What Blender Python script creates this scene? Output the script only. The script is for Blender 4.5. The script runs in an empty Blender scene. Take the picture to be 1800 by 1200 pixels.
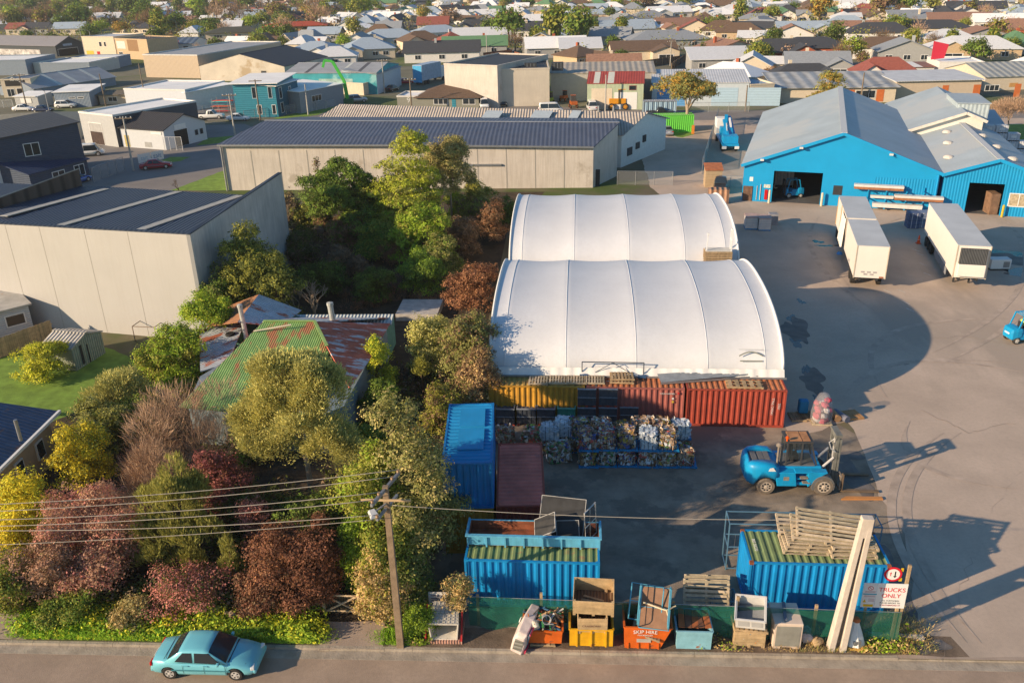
import bpy,bmesh,math,random
import numpy as np
from mathutils import Vector,Matrix
R = math.radians
SC = bpy.context.scene
COL = SC.collection

# ------------------------------------------------------------------ camera
CAM_H,PITCH,YAW,ROLL,FPX = 27.077,0.41666,R(-4.6),-0.024904,1513.67
_cp,_sp = math.cos(PITCH),math.sin(PITCH)
FW = Vector((math.sin(YAW) * _cp,math.cos(YAW) * _cp,-_sp))
_r = Vector((math.cos(YAW),-math.sin(YAW),0));_u = _r.cross(FW)
RT = math.cos(ROLL) * _r + math.sin(ROLL) * _u
UP = -math.sin(ROLL) * _r + math.cos(ROLL) * _u
cam = bpy.data.cameras.new('camera');co = bpy.data.objects.new('camera',cam);COL.objects.link(co)
co.matrix_world = Matrix(((RT.x,UP.x,-FW.x,0),(RT.y,UP.y,-FW.y,0),(RT.z,UP.z,-FW.z,CAM_H),(0,0,0,1)))
cam.sensor_width = 36;cam.lens = FPX / 1800 * 36;cam.clip_start = 0.5;cam.clip_end = 6000
SC.camera = co

# ------------------------------------------------------------------ light
SUN_AZ,SUN_EL = 29.0,19.5          # shadows run 29 deg counter-clockwise from +X
W = bpy.data.worlds.new('World');SC.world = W;W.use_nodes = True
nt = W.node_tree;bg = nt.nodes['Background']
sky = nt.nodes.new('ShaderNodeTexSky');sky.sky_type = 'NISHITA';sky.sun_disc = False
sky.sun_elevation = R(SUN_EL);sky.sun_rotation = R(270 - SUN_AZ)
hs = nt.nodes.new('ShaderNodeHueSaturation');hs.inputs['Saturation'].default_value = 1.2
nt.links.new(sky.outputs[0],hs.inputs['Color']);nt.links.new(hs.outputs[0],bg.inputs[0]);bg.inputs[1].default_value = 0.1
sky.ozone_density = 3.0;sky.dust_density = 0.4;sky.air_density = 1.2
sl = bpy.data.lights.new('sun','SUN');sl.energy = 5.0;sl.angle = R(0.53);sl.color = (1.0,0.77,0.52)
so = bpy.data.objects.new('sun',sl);COL.objects.link(so)
_d = Vector((math.cos(R(SUN_AZ)) * math.cos(R(SUN_EL)),math.sin(R(SUN_AZ)) * math.cos(R(SUN_EL)),-math.sin(R(SUN_EL))))
so.rotation_euler = _d.to_track_quat('-Z','Y').to_euler();so.location = (-60,-40,60)
SC.view_settings.view_transform = 'Standard';SC.view_settings.look = 'None'
SC.view_settings.exposure = 0.56;SC.view_settings.gamma = 1
SC.cycles.max_bounces = 5;SC.cycles.diffuse_bounces = 3;SC.cycles.glossy_bounces = 2
SC.cycles.transmission_bounces = 3;SC.cycles.transparent_max_bounces = 6
SC.cycles.use_denoising = True

# ------------------------------------------------------------------ survey helpers
def G(px,py,z=0.0):
    """world point seen at photo coordinate (1800x1200) at height z"""
    d = FW + RT * ((px - 900) / FPX) - UP * ((py - 600) / FPX)
    t = (z - CAM_H) / d.z
    return Vector((0,0,CAM_H)) + d * t
def ZAT(px,py,Y):
    """point on the vertical plane y = Y seen at photo coordinate"""
    d = FW + RT * ((px - 900) / FPX) - UP * ((py - 600) / FPX);return Vector((0,0,CAM_H)) + d * (Y / d.y)
def zrow(P,row):
    lo,hi = -5.0,40.0
    for _ in range(40):
        m = (lo + hi) / 2
        if PX((P.x,P.y,m))[1] > row: lo = m
        else: hi = m
    return lo
def PX(p):
    v = Vector(p) - Vector((0,0,CAM_H));k = v.dot(FW)
    return (900 + FPX * v.dot(RT) / k,600 - FPX * v.dot(UP) / k)

# ------------------------------------------------------------------ materials
_mats = {}
def M(name,col,rough=.75,var=.18,scale=2.0,bump=0.0,metal=0.0,spec=.3,corr=None,patch=None,streak=None,island=0.0,trans=0.0,alpha=1.0,bscale=None,coat=0.0):
    """corr=(axis, period, strength[, line darkness]); patch=(colour, scale, threshold[, stretch]); streak=(colour, amount)"""
    if name in _mats: return _mats[name]
    m = bpy.data.materials.new(name);m.use_nodes = True;_mats[name] = m
    n = m.node_tree.nodes;L = m.node_tree.links
    b = n['Principled BSDF'];b.inputs['Roughness'].default_value = rough;b.inputs['Metallic'].default_value = metal
    b.inputs['Specular IOR Level'].default_value = spec
    if coat: b.inputs['Coat Weight'].default_value = coat;b.inputs['Coat Roughness'].default_value = .08
    tc = n.new('ShaderNodeTexCoord');out = n['Material Output']
    c3 = tuple(col[:3]) + (1,)
    def mixc(kind,fac,a,bb):
        x = n.new('ShaderNodeMix');x.data_type = 'RGBA';x.blend_type = kind
        for s,v in ((x.inputs[0],fac),(x.inputs[6],a),(x.inputs[7],bb)):
            if hasattr(v,'is_output'): L.new(v,s)
            elif isinstance(v,(int,float)): s.default_value = v
            else: s.default_value = tuple(v[:3]) + (1,)
        return x.outputs[2]
    def noise(sc,det=4.0,st=None,rgh=.6):
        t = n.new('ShaderNodeTexNoise');t.inputs['Scale'].default_value = sc;t.inputs['Detail'].default_value = det;t.inputs['Roughness'].default_value = rgh
        if st:
            mp = n.new('ShaderNodeMapping');mp.inputs['Scale'].default_value = st;L.new(tc.outputs['Object'],mp.inputs[0]);L.new(mp.outputs[0],t.inputs['Vector'])
        else: L.new(tc.outputs['Object'],t.inputs['Vector'])
        return t.outputs[0]
    def ramp(src,a,bb,va=(0,0,0),vb=(1,1,1)):
        r = n.new('ShaderNodeValToRGB');r.color_ramp.elements[0].position = a;r.color_ramp.elements[1].position = bb
        r.color_ramp.elements[0].color = tuple(va) + (1,);r.color_ramp.elements[1].color = tuple(vb) + (1,)
        L.new(src,r.inputs[0]);return r.outputs[0]
    cur = c3
    if var:
        nz = noise(scale)
        cur = mixc('MULTIPLY',1.0,c3,ramp(nz,.25,.75,(1 - var,) * 3,(1 + var,) * 3))
    if island:
        g = n.new('ShaderNodeNewGeometry')
        cur = mixc('MULTIPLY',1.0,cur,ramp(g.outputs['Random Per Island'],0,1,(1 - island,1 - island * .8,1 - island),(1 + island,1 + island * .9,1 + island * .6)))
    if patch:
        pn = noise(patch[1],5.0,patch[3] if len(patch) > 3 else None,.65)
        cur = mixc('MIX',ramp(pn,patch[2],patch[2] + .07),cur,patch[0])
    if streak:
        sn = noise(1.0,3.0,(5,5,.35))
        cur = mixc('MIX',ramp(sn,.42,.75,(0,0,0),(streak[1],) * 3),cur,streak[0])
    nrm = None
    if corr:
        wv = n.new('ShaderNodeTexWave');wv.wave_type = 'BANDS';wv.bands_direction = corr[0];wv.wave_profile = 'SIN'
        wv.inputs['Scale'].default_value = 0.314159 / corr[1]
        L.new(tc.outputs['Object'],wv.inputs['Vector'])
        bp = n.new('ShaderNodeBump');bp.inputs['Strength'].default_value = corr[2];bp.inputs['Distance'].default_value = corr[1] * .35
        L.new(wv.outputs[1],bp.inputs['Height']);nrm = bp.outputs[0]
        if len(corr) > 3: cur = mixc('MULTIPLY',1.0,cur,ramp(wv.outputs[1],0,.5,(1 - corr[3],) * 3,(1,1,1)))
    if bump:
        bn = noise(bscale or scale * 6,3.0);bp = n.new('ShaderNodeBump');bp.inputs['Strength'].default_value = bump;bp.inputs['Distance'].default_value = .05
        L.new(bn,bp.inputs['Height'])
        if nrm: L.new(nrm,bp.inputs['Normal'])
        nrm = bp.outputs[0]
    if nrm: L.new(nrm,b.inputs['Normal'])
    if hasattr(cur,'is_output'): L.new(cur,b.inputs['Base Color'])
    else: b.inputs['Base Color'].default_value = cur
    if trans:
        t = n.new('ShaderNodeBsdfTranslucent');ms = n.new('ShaderNodeMixShader');ms.inputs[0].default_value = trans
        if hasattr(cur,'is_output'): L.new(cur,t.inputs[0])
        else: t.inputs[0].default_value = cur
        L.new(b.outputs[0],ms.inputs[1]);L.new(t.outputs[0],ms.inputs[2]);L.new(ms.outputs[0],out.inputs[0])
    if alpha < 1: b.inputs['Alpha'].default_value = alpha
    return m
def glass(name='window glass',col=(.02,.028,.035)):
    return M(name,col,rough=.08,var=0,spec=.6)

# ------------------------------------------------------------------ mesh builder
class MB:
    def __init__(s): s.v = [];s.f = [];s.m = [];s.T = Matrix.Identity(4);s.st = []
    def push(s,loc=(0,0,0),rz=0.0,rx=0.0,ry=0.0):
        s.st.append(s.T.copy());s.T = s.T @ Matrix.Translation(Vector(loc)) @ Matrix.Rotation(rz,4,'Z') @ Matrix.Rotation(ry,4,'Y') @ Matrix.Rotation(rx,4,'X');return s
    def pop(s): s.T = s.st.pop();return s
    def add(s,vs,fs,m=0):
        o = len(s.v)
        for p in vs: s.v.append(tuple(s.T @ Vector(p)))
        for f in fs: s.f.append(tuple(o + i for i in f));s.m.append(m)
        return s
    def box(s,x0,y0,z0,x1,y1,z1,m=0):
        return s.add([(x0,y0,z0),(x1,y0,z0),(x1,y1,z0),(x0,y1,z0),(x0,y0,z1),(x1,y0,z1),(x1,y1,z1),(x0,y1,z1)],
                     [(0,3,2,1),(4,5,6,7),(0,1,5,4),(1,2,6,5),(2,3,7,6),(3,0,4,7)],m)
    def cbox(s,cx,cy,z0,w,d,h,m=0): return s.box(cx - w / 2,cy - d / 2,z0,cx + w / 2,cy + d / 2,z0 + h,m)
    def poly(s,pts,m=0): return s.add(pts,[tuple(range(len(pts)))],m)
    def solid(s,bot,top,m=0):
        n = len(bot)
        return s.add(list(bot) + list(top),[tuple(reversed(range(n))),tuple(range(n,2 * n))] + [(i,(i + 1) % n,n + (i + 1) % n,n + i) for i in range(n)],m)
    def prism(s,xy,z0,z1,m=0): return s.solid([(x,y,z0) for x,y in xy],[(x,y,z1) for x,y in xy],m)
    def extx(s,yz,x0,x1,m=0): return s.solid([(x0,y,z) for y,z in yz],[(x1,y,z) for y,z in yz],m)
    def exty(s,xz,y0,y1,m=0): return s.solid([(x,y0,z) for x,z in reversed(xz)],[(x,y1,z) for x,z in reversed(xz)],m)
    def slab(s,pts,t,m=0):
        return s.solid([(x,y,z) for x,y,z in pts],[(x,y,z + t) for x,y,z in pts],m)
    def tube(s,pts,r,n=6,r1=None,m=0,caps=True):
        pts = [Vector(p) for p in pts];k = len(pts);vs = [];fs = []
        for i,p in enumerate(pts):
            d = (pts[min(i + 1,k - 1)] - pts[max(i - 1,0)]).normalized()
            a = d.cross(Vector((0,0,1)) if abs(d.z) < .95 else Vector((1,0,0))).normalized();b = d.cross(a)
            rr = r if r1 is None else r + (r1 - r) * i / (k - 1)
            for j in range(n):
                t = 2 * math.pi * j / n;vs.append(p + (a * math.cos(t) + b * math.sin(t)) * rr)
        for i in range(k - 1):
            for j in range(n): fs.append((i * n + j,i * n + (j + 1) % n,(i + 1) * n + (j + 1) % n,(i + 1) * n + j))
        if caps: fs += [tuple(reversed(range(n))),tuple(range((k - 1) * n,k * n))]
        return s.add(vs,fs,m)
    def bar(s,p,q,w,h=None,m=0):
        h = h or w;p = Vector(p);q = Vector(q);d = (q - p).normalized()
        a = d.cross(Vector((0,0,1)) if abs(d.z) < .95 else Vector((0,1,0))).normalized() * w / 2;b = d.cross(a).normalized() * h / 2
        return s.solid([p - a - b,p + a - b,p + a + b,p - a + b],[q - a - b,q + a - b,q + a + b,q - a + b],m)
    def lathe(s,prof,n=16,m=0,axis='z',c=(0,0,0)):
        vs = [];fs = []
        for r_,h in prof:
            for j in range(n):
                t = 2 * math.pi * j / n;x,y = r_ * math.cos(t),r_ * math.sin(t)
                q = (x,y,h) if axis == 'z' else ((x,h,y) if axis == 'y' else (h,x,y));vs.append((q[0] + c[0],q[1] + c[1],q[2] + c[2]))
        k = len(prof)
        for i in range(k - 1):
            for j in range(n): fs.append((i * n + j,i * n + (j + 1) % n,(i + 1) * n + (j + 1) % n,(i + 1) * n + j))
        fs += [tuple(range(n)),tuple(range((k - 1) * n,k * n))]
        return s.add(vs,fs,m)
    def ringloft(s,rings,m=0,cap=True):
        n = len(rings[0]);vs = [p for r_ in rings for p in r_];fs = []
        for i in range(len(rings) - 1):
            for j in range(n): fs.append((i * n + j,i * n + (j + 1) % n,(i + 1) * n + (j + 1) % n,(i + 1) * n + j))
        if cap: fs += [tuple(reversed(range(n))),tuple(range((len(rings) - 1) * n,len(rings) * n))]
        return s.add(vs,fs,m)
    def build(s,name,mats,parent=None,smooth=False,bev=0,recalc=True,sub=0):
        me = bpy.data.meshes.new(name);me.from_pydata(s.v,[],s.f)
        if not isinstance(mats,(list,tuple)): mats = [mats]
        for m in mats: me.materials.append(m)
        me.polygons.foreach_set('material_index',s.m)
        if recalc and len(s.f) < 60000:
            bm = bmesh.new();bm.from_mesh(me);bmesh.ops.recalc_face_normals(bm,faces=bm.faces);bm.to_mesh(me);bm.free()
        if smooth: me.polygons.foreach_set('use_smooth',[True] * len(me.polygons))
        me.update()
        o = bpy.data.objects.new(name,me);COL.objects.link(o)
        if parent: o.parent = parent
        if sub: md = o.modifiers.new('sub','SUBSURF');md.levels = sub;md.render_levels = sub
        if bev: md = o.modifiers.new('bevel','BEVEL');md.width = bev;md.segments = 2;md.limit_method = 'ANGLE';md.angle_limit = R(40)
        return o
def tag(o,label,cat,group=None):
    o['label'] = label;o['category'] = cat
    if group: o['group'] = group
    return o
def thing(name,label,cat,loc=(0,0,0),rz=0.0,group=None):
    o = bpy.data.objects.new(name,None);COL.objects.link(o);o.empty_display_size = .3
    o.location = Vector((loc[0],loc[1],loc[2] if len(loc) > 2 else 0));o.rotation_euler = (0,0,rz)
    return tag(o,label,cat,group)
def structure(name,mb,mats,**k):
    o = mb.build(name,mats,**k);o['kind'] = 'structure';return o
def dup(root,label,loc=None,rz=None,group=None):
    def cp(o,par):
        c = o.copy();COL.objects.link(c)
        if par: c.parent = par
        for ch in [x for x in list(o.children)]: cp(ch,c)
        return c
    r = cp(root,None);r['label'] = label
    if group: r['group'] = group
    if loc is not None: r.location = Vector((loc[0],loc[1],loc[2] if len(loc) > 2 else 0))
    if rz is not None: r.rotation_euler = (0,0,rz)
    return r
def dmesh(ob):
    dg = bpy.context.evaluated_depsgraph_get();return bpy.data.meshes.new_from_object(ob.evaluated_get(dg))
def text(name,body,size,mat,parent,loc,rot,ext=.004,align='CENTER',wide=1.0,curve=None):
    cu = bpy.data.curves.new(name,'FONT');cu.body = body;cu.size = size;cu.extrude = ext;cu.align_x = align;cu.align_y = 'CENTER'
    t = bpy.data.objects.new('tmp',cu);COL.objects.link(t);bpy.context.view_layer.update()
    me = dmesh(t);bpy.data.objects.remove(t);bpy.data.curves.remove(cu)
    if curve:
        for v in me.vertices: v.co.y -= curve * v.co.x ** 2
    o = bpy.data.objects.new(name,me);COL.objects.link(o);me.materials.clear();me.materials.append(mat)
    o.parent = parent;o.location = loc;o.rotation_euler = rot;o.scale = (wide,1,1)
    return o
def ang(p,q): return math.atan2(q[1] - p[1],q[0] - p[0])
# ------------------------------------------------------------------ common materials
WHITE = M('white paint',(.72,.71,.68),var=.06);GREYM = M('grey steel',(.3,.31,.32),rough=.5,metal=.6,var=.15)
DARK = M('dark steel',(.035,.037,.04),rough=.55);BLACK = M('black rubber',(.022,.021,.02),rough=.8,var=.3)
TIMBER = M('weathered timber',(.37,.26,.155),rough=.85,var=.35,scale=4,bump=.3,island=.22)
TIMBERG = M('grey pallet timber',(.42,.34,.25),rough=.85,var=.3,scale=4,bump=.3,island=.28)
GLASS = glass();CONC = M('concrete',(.5,.46,.4),rough=.9,var=.14,scale=.8,streak=((.3,.27,.23),.35))
RUST = M('rusty steel',(.26,.085,.04),rough=.85,var=.45,scale=3,bump=.3)
CYAN = M('bright blue paint',(.008,.25,.56),rough=.45,var=.12,scale=1.5,streak=((.02,.12,.25),.25))
HIVIS = M('high visibility cloth',(.55,.75,.05),var=.05);SKIN = M('skin',(.5,.3,.2),var=.05);CLOTH = M('dark work cloth',(.02,.025,.04),rough=.9)

# ------------------------------------------------------------------ ground, roads
def sheet(name,pts,z,mat,cut=0,jag=0,seed=1):
    rnd = random.Random(seed);P = [Vector((p[0],p[1])) for p in pts];out = []
    for i,p in enumerate(P):
        q = P[(i + 1) % len(P)];n = max(1,int((q - p).length / cut)) if cut else 1
        for k in range(n):
            a = p.lerp(q,k / n)
            out.append((a.x + (rnd.uniform(-jag,jag) if jag and (k or jag) else 0),a.y + (rnd.uniform(-jag,jag) if jag else 0),z))
    b = MB();b.poly(out);o = b.build(name,mat,recalc=False);o['kind'] = 'structure'
    if o.data.polygons[0].normal.z < 0: o.data.flip_normals()
    return o
def kerbline(x): return 27.75 + (x + 25.3) * .0225      # kerb front edge along the street
GROUND = M('bare earth and grass',(.14,.12,.07),rough=.95,var=.3,scale=.15,patch=((.075,.11,.022),.035,.5),bump=.3,bscale=2.0)
SUB = M('suburb lawns and yards',(.16,.15,.1),rough=.95,var=.3,scale=.12,patch=((.085,.115,.03),.03,.5))
ASPH = M('yard asphalt',(.49,.385,.3),rough=.88,var=.17,scale=.22,patch=((.4,.32,.25),.07,.54,(1,.35,1)),bump=.25,bscale=25,spec=.25,streak=((.31,.26,.22),.3))
ROAD = M('street asphalt',(.36,.27,.2),rough=.9,var=.2,scale=.5,bump=.35,bscale=30,streak=((.27,.205,.155),.5))
ROAD2 = M('far road asphalt',(.21,.19,.175),rough=.9,var=.16,scale=.2)
GRAVEL = M('dark gravel yard',(.27,.215,.16),rough=.95,var=.35,scale=.7,patch=((.19,.155,.12),.3,.5),bump=.5,bscale=18)
LAWN = M('lawn grass',(.17,.27,.04),rough=.95,var=.35,scale=1.2,bump=.5,bscale=20)
PATHM = M('pale concrete path',(.36,.28,.22),rough=.92,var=.2,scale=.8,bump=.2,bscale=14)
KERBM = M('kerb concrete',(.34,.29,.23),rough=.92,var=.3,scale=1.5,bump=.4,bscale=10)
LITTER = M('leaf litter soil',(.06,.042,.025),rough=1,var=.5,scale=1.0,bump=.6,bscale=9)
X0,X1 = -1500,1500
sheet('ground',[(X0,kerbline(X0)),(-120,kerbline(-120)),(120,kerbline(120)),(X1,28.5),(X1,150),(X0,150)],0,GROUND)
sheet('ground',[(X0,150),(X1,150),(X1,3000),(X0,3000)],0,SUB)
sheet('street',[(-300,0),(300,0),(300,kerbline(300)),(-300,kerbline(-300))],-.13,ROAD)
def kerbpiece(xa,xb,h=.0,name='kerb'):
    b = MB();n = max(1,int((xb - xa) / 1.2));
    for i in range(n):
        a,c = xa + (xb - xa) * i / n,xa + (xb - xa) * (i + 1) / n - .012
        ya,yc = kerbline(a),kerbline(c)
        b.solid([(a,ya - .02,-.2),(c,yc - .02,-.2),(c,yc + .16,-.2),(a,ya + .16,-.2)],[(a,ya,h + .015),(c,yc,h + .015),(c,yc + .16,h + .015),(a,ya + .16,h + .015)])
    # dished channel
    b.solid([(xa,kerbline(xa) - .5,-.128),(xb,kerbline(xb) - .5,-.128),(xb,kerbline(xb) - .021,-.124),(xa,kerbline(xa) - .021,-.124)],
            [(xa,kerbline(xa) - .5,-.122),(xb,kerbline(xb) - .5,-.122),(xb,kerbline(xb) - .021,-.11),(xa,kerbline(xa) - .021,-.11)])
    return structure(name,b,KERBM,bev=.02)
kerbpiece(-60,13.6);kerbpiece(13.6,45,-.07)
# yards
g = lambda x,y: G(x,y)
yard = [g(1395,770),g(1490,740),g(1520,800),g(1545,870),g(1590,940),g(1603,1010),g(1605,1080),g(1618,1110),(16.0,kerbline(16) + .1),(45,kerbline(45) + .06),(75,kerbline(75) + .06),(80,160),(9.5,160),(9.5,110),(13.4,90),(13.2,46)]
sheet('yard_asphalt',yard,.006,ASPH,1.0,.12,3)
sheet('gravel_yard',[(-8,28.2),(16,28.9),(20,33),(20,40),(18,46),(14.5,52),(-7,52)],.003,GRAVEL)
sheet('garden_soil',[(-34,28.2),(-7.5,28.6),(-7,52),(-7.5,92),(-4,108),(-30,108),(-28,60),(-36,46)],.0035,LITTER)
sheet('lawn',[g(-60,650),g(60,610),g(190,610),g(260,640),g(140,720),(-36,44),(-52,44)],.006,LAWN,.8,.15)
sheet('driveway',[g(568,1092),g(678,1092),g(672,1141),g(560,1141)],.007,PATHM,.7,.04)
sheet('footpath',[(-60,kerbline(-60) + .2),(-24.2,kerbline(-24) + .2),(-24.8,29.6),(-60,29.2)],.007,PATHM,.8,.05)
sheet('dropped_crossing',[(13.4,kerbline(13.4) + .0),(45,kerbline(45) + .0),(45,kerbline(45) + .6),(13.4,kerbline(13.4) + .6)],.0052,PATHM)
sheet('dirt_verge',[(-7,kerbline(-7) + .17),(16.5,kerbline(16) + .17),(16.3,30.0),(-7,29.6)],.0065,M('dusty verge',(.15,.11,.078),rough=.95,var=.45,scale=1.5,bump=.5,bscale=12),.8,.1)
# back roads and yards
sheet('side_road',[(-110,150),(-70,160),g(430,218),g(480,238),g(410,252),g(402,318),g(300,336),(-48,100),(-75,100),(-110,104)],.004,ROAD2)
sheet('main_road',[(-260,148),(-120,153),(-60,168),(0,158),(9,160),(60,158),(90,158),(90,168),(20,170),(-10,178),(-60,183),(-120,171),(-260,165)],.008,ROAD2)
sheet('grass_verge',[g(300,335),g(398,298),g(404,335)],.009,LAWN,1,.1)
sheet('grass_verge',[g(205,303),g(318,283),g(335,276),g(300,276),g(250,295)],.009,LAWN,1,.1)
sheet('grass_verge',[g(362,243),g(420,238),g(424,248),g(345,256)],.009,LAWN,1,.1)
sheet('grass_verge',[g(480,208),g(580,186),g(600,186),g(560,202),g(500,212)],.009,LAWN,1,.1)
sheet('grass_verge',[g(1172,238),g(1180,226),g(1216,228),g(1222,236),g(1200,242)],.012,LAWN,1,.1)
sheet('grass_verge',[g(1745,220),g(1900,215),g(1900,250),g(1745,248)],.012,LAWN,1,.1)
WET = M('wet asphalt',(.045,.045,.047),rough=.22,var=.3,scale=.8,spec=.5)
def puddle(px,py,rx,ry,seed,name='puddle'):
    c = G(px,py);rnd = random.Random(seed);pts = []
    ph = [rnd.uniform(0,6.28) for _ in range(5)]
    for i in range(40):
        t = 2 * math.pi * i / 40;k = 1 + .3 * math.sin(2 * t + ph[0]) + .22 * math.sin(3 * t + ph[1]) + .15 * math.sin(5 * t + ph[2]) + .1 * math.sin(8 * t + ph[3])
        pts.append((c.x + rx * k * math.cos(t),c.y + ry * k * math.sin(t)))
    sheet(name,pts,.010 + seed * .0002,WET)
for i,a in enumerate([(1392,560,.3,.9),(1400,600,.45,1.0),(1420,650,.35,.8),(1440,700,.3,.5),(1770,450,2.6,1.5),(1795,480,1.6,1.2),(1690,470,1.0,.5),(1455,432,.9,.35),(1437,425,.5,.5),(1408,530,.3,.5)]): puddle(*a,i + 1)
# oil stains, dark patches
STAIN = M('oil stain',(.15,.13,.115),rough=.6,var=.4,scale=1.0)
def stain(px,py,rx,ry,seed,mat=STAIN):
    c = G(px,py);rnd = random.Random(seed);ph = [rnd.uniform(0,6.28) for _ in range(5)];pts = []
    for i in range(36):
        t = 2 * math.pi * i / 36;k = 1 + .25 * math.sin(2 * t + ph[0]) + .2 * math.sin(3 * t + ph[1]) + .15 * math.sin(7 * t + ph[2])
        pts.append((c.x + rx * k * math.cos(t),c.y + ry * k * math.sin(t)))
    sheet('ground_stain',pts,.0142 + seed * .0002,mat)
for i,a in enumerate([(1400,580,.9,2.6),(1430,670,.8,1.8),(1745,455,3.0,2.2),(1628,1135,.75,.5),(1500,840,.8,1.6),(1560,1010,.7,2.2),(1470,800,1.2,.8),(1590,640,.25,.12),(1512,470,.5,.16)]): stain(*a,i + 1)
def strip_sheet(name,L_,R_,z,mat):
    b = MB();n = len(L_);b.add([(v.x,v.y,z) for v in L_] + [(v.x,v.y,z) for v in R_],[(i,i + 1,n + i + 1,n + i) for i in range(n - 1)]);o = b.build(name,mat);o['kind'] = 'structure'
TYM = M('tyre marks',(.43,.34,.268),rough=.85,var=.3,scale=.9)
for i,(x0,y0,x1,y1,bow) in enumerate([(1480,700,1790,640,3),(1500,690,1800,655,3.4),(1640,620,1760,380,-4),(1655,640,1780,400,-4),(1560,560,1440,380,3),(1700,1130,1660,760,3),(1725,1130,1690,760,3),(1600,740,1790,860,-3),(1480,470,1600,380,2),(1770,560,1560,700,-5)]):
    p,q = G(x0,y0),G(x1,y1);n_ = (q - p).normalized();n_ = Vector((-n_.y,n_.x,0));L_,R_ = [],[]
    for k in range(25): c_ = p.lerp(q,k / 24) + n_ * bow * 4 * (k / 24) * (1 - k / 24);w_ = .22 * min(1,k / 5,(24 - k) / 5) + .01;L_.append(c_ + n_ * w_);R_.append(c_ - n_ * w_)
    strip_sheet('tyre_mark',L_,R_,.0185 + i * .0003,TYM)
SEAM = M('tar seam',(.34,.27,.215),rough=.7,var=.4)
for i,pts in enumerate([[(1480,640),(1600,600),(1690,590),(1800,610)],[(1650,1170),(1700,1000),(1740,900),(1800,820)],[(1390,420),(1450,440),(1500,520),(1490,600)],[(1620,720),(1700,760),(1800,740)]]):
    P_ = [G(*q) for q in pts];rr = random.Random(i);C_ = []
    for a_,c_ in zip(P_,P_[1:]):
        for k in range(10): v_ = a_.lerp(c_,k / 10);C_.append(v_ + Vector((rr.uniform(-.15,.15),rr.uniform(-.15,.15),0)))
    strip_sheet('asphalt_crack',[v_ + Vector((.012,.018,0)) for v_ in C_],[v_ - Vector((.012,.018,0)) for v_ in C_],.0225 + i * .0003,SEAM)
PAINT = M('worn white road paint',(.5,.48,.44),var=.4,scale=6)
for (x,y) in [(1560,512),(1585,512),(1592,532),(1600,545),(1617,447),(1623,465),(1630,482),(1610,440)]:
    c = G(x,y);b = MB();b.push((c.x,c.y,0),R(115)).box(-.45,-.05,.02,.45,.05,.0235);o = b.build('road_marking',PAINT);o['kind'] = 'structure'
for (x,y) in [(1125,238),(1155,239),(1188,241)]:
    c = G(x,y);b = MB();b.push((c.x,c.y,0),R(98)).box(-2.2,-.06,.02,2.2,.06,.0235);o = b.build('road_marking',PAINT);o['kind'] = 'structure'
for (x,y) in [(366,216),(384,217),(330,206),(215,208),(480,200)]:
    c = G(x,y);b = MB();b.push((c.x,c.y,0),R(8)).box(-1.2,-.08,.02,1.2,.08,.0235);o = b.build('road_marking',PAINT);o['kind'] = 'structure'

# ------------------------------------------------------------------ containers
def wavep(L,pitch,depth):
    """trapezoid rib profile: list of (u, offset)"""
    n = round(L / pitch);p = L / n;out = []
    for i in range(n):
        u = i * p;out += [(u,0),(u + .3 * p,0),(u + .5 * p,depth),(u + .8 * p,depth)]
    out.append((L,0));return out
def rib_wall(b,L,z0,z1,pitch,depth,m=0):
    pr = wavep(L,pitch,depth);vs = [(u,o,z0) for u,o in pr] + [(u,o,z1) for u,o in pr];n = len(pr)
    b.add(vs,[(i,i + 1,n + i + 1,n + i) for i in range(n - 1)],m)
def container(label,loc,rz,side,roof,frame,L=6.06,Wd=2.44,H=2.59,group='shipping containers in the yard',doors=False,casting=None,pitch=.34,ripple=.06):
    t = thing('shipping_container',label,'container',loc,rz,group)
    b = MB();b.push((.08,.035,0));rib_wall(b,L - .16,.12,H - .06,pitch,ripple);b.pop();b.build('side_panel',side,t)
    b = MB();b.push((L - .08,Wd - .035,0),math.pi);rib_wall(b,L - .16,.12,H - .06,pitch,ripple);b.pop();b.build('side_panel',side,t)
    b = MB();b.push((.03,Wd - .1,0),-math.pi / 2);rib_wall(b,Wd - .2,.12,H - .06,.3,ripple);b.pop();b.build('end_panel',side,t)
    b = MB()
    b.push((L - .03,.1,0),math.pi / 2);rib_wall(b,Wd - .2,.12,H - .06,.3,ripple);b.pop();b.build('end_panel',side,t)
    if doors:
        d = MB()
        for s in (0,1):
            d.box(.0 + .02,.12 + s * 1.11,.15,.028,1.21 + s * 1.11,H - .1)
        do = d.build('door',side,t);r_ = MB()
        for y in (.35,.95,1.5,2.1): r_.tube([(-.02,y,.2),(-.02,y,H - .15)],.025)
        r_.build('lock_rod',DARK,do)
    # roof ribs across the width
    b = MB();pr = wavep(L - .16,.34,-.045);n = len(pr)
    b.add([(u + .08,.06,H - .012 + o) for u,o in pr] + [(u + .08,Wd - .06,H - .012 + o) for u,o in pr],[(i,i + 1,n + i + 1,n + i) for i in range(n - 1)]);b.build('roof',roof,t)
    f = MB()
    for y in (0,Wd - .1):
        f.box(.1,y,.0,L - .1,y + .1,.15);f.box(.1,y,H - .08,L - .1,y + .1,H)
    for x in (0,L - .1):
        f.box(x,0,0,x + .1,.1,H - .1);f.box(x,Wd - .1,0,x + .1,Wd,H - .1)
        f.box(x,.1,0,x + .1,Wd - .1,.15);f.box(x,.1,H - .1,x + .1,Wd - .1,H)
    f.build('frame',frame,t)
    for x in (-.004,L - .174):
        for y in (-.004,Wd - .156):
            c = MB();c.box(x,y,H - .12,x + .178,y + .16,H + .012);c.build('corner_casting',casting or frame,t)
    return t
BLUEC = M('blue container paint',(.006,.23,.54),rough=.5,var=.14,scale=1.2,streak=((.02,.1,.2),.3))
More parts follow.
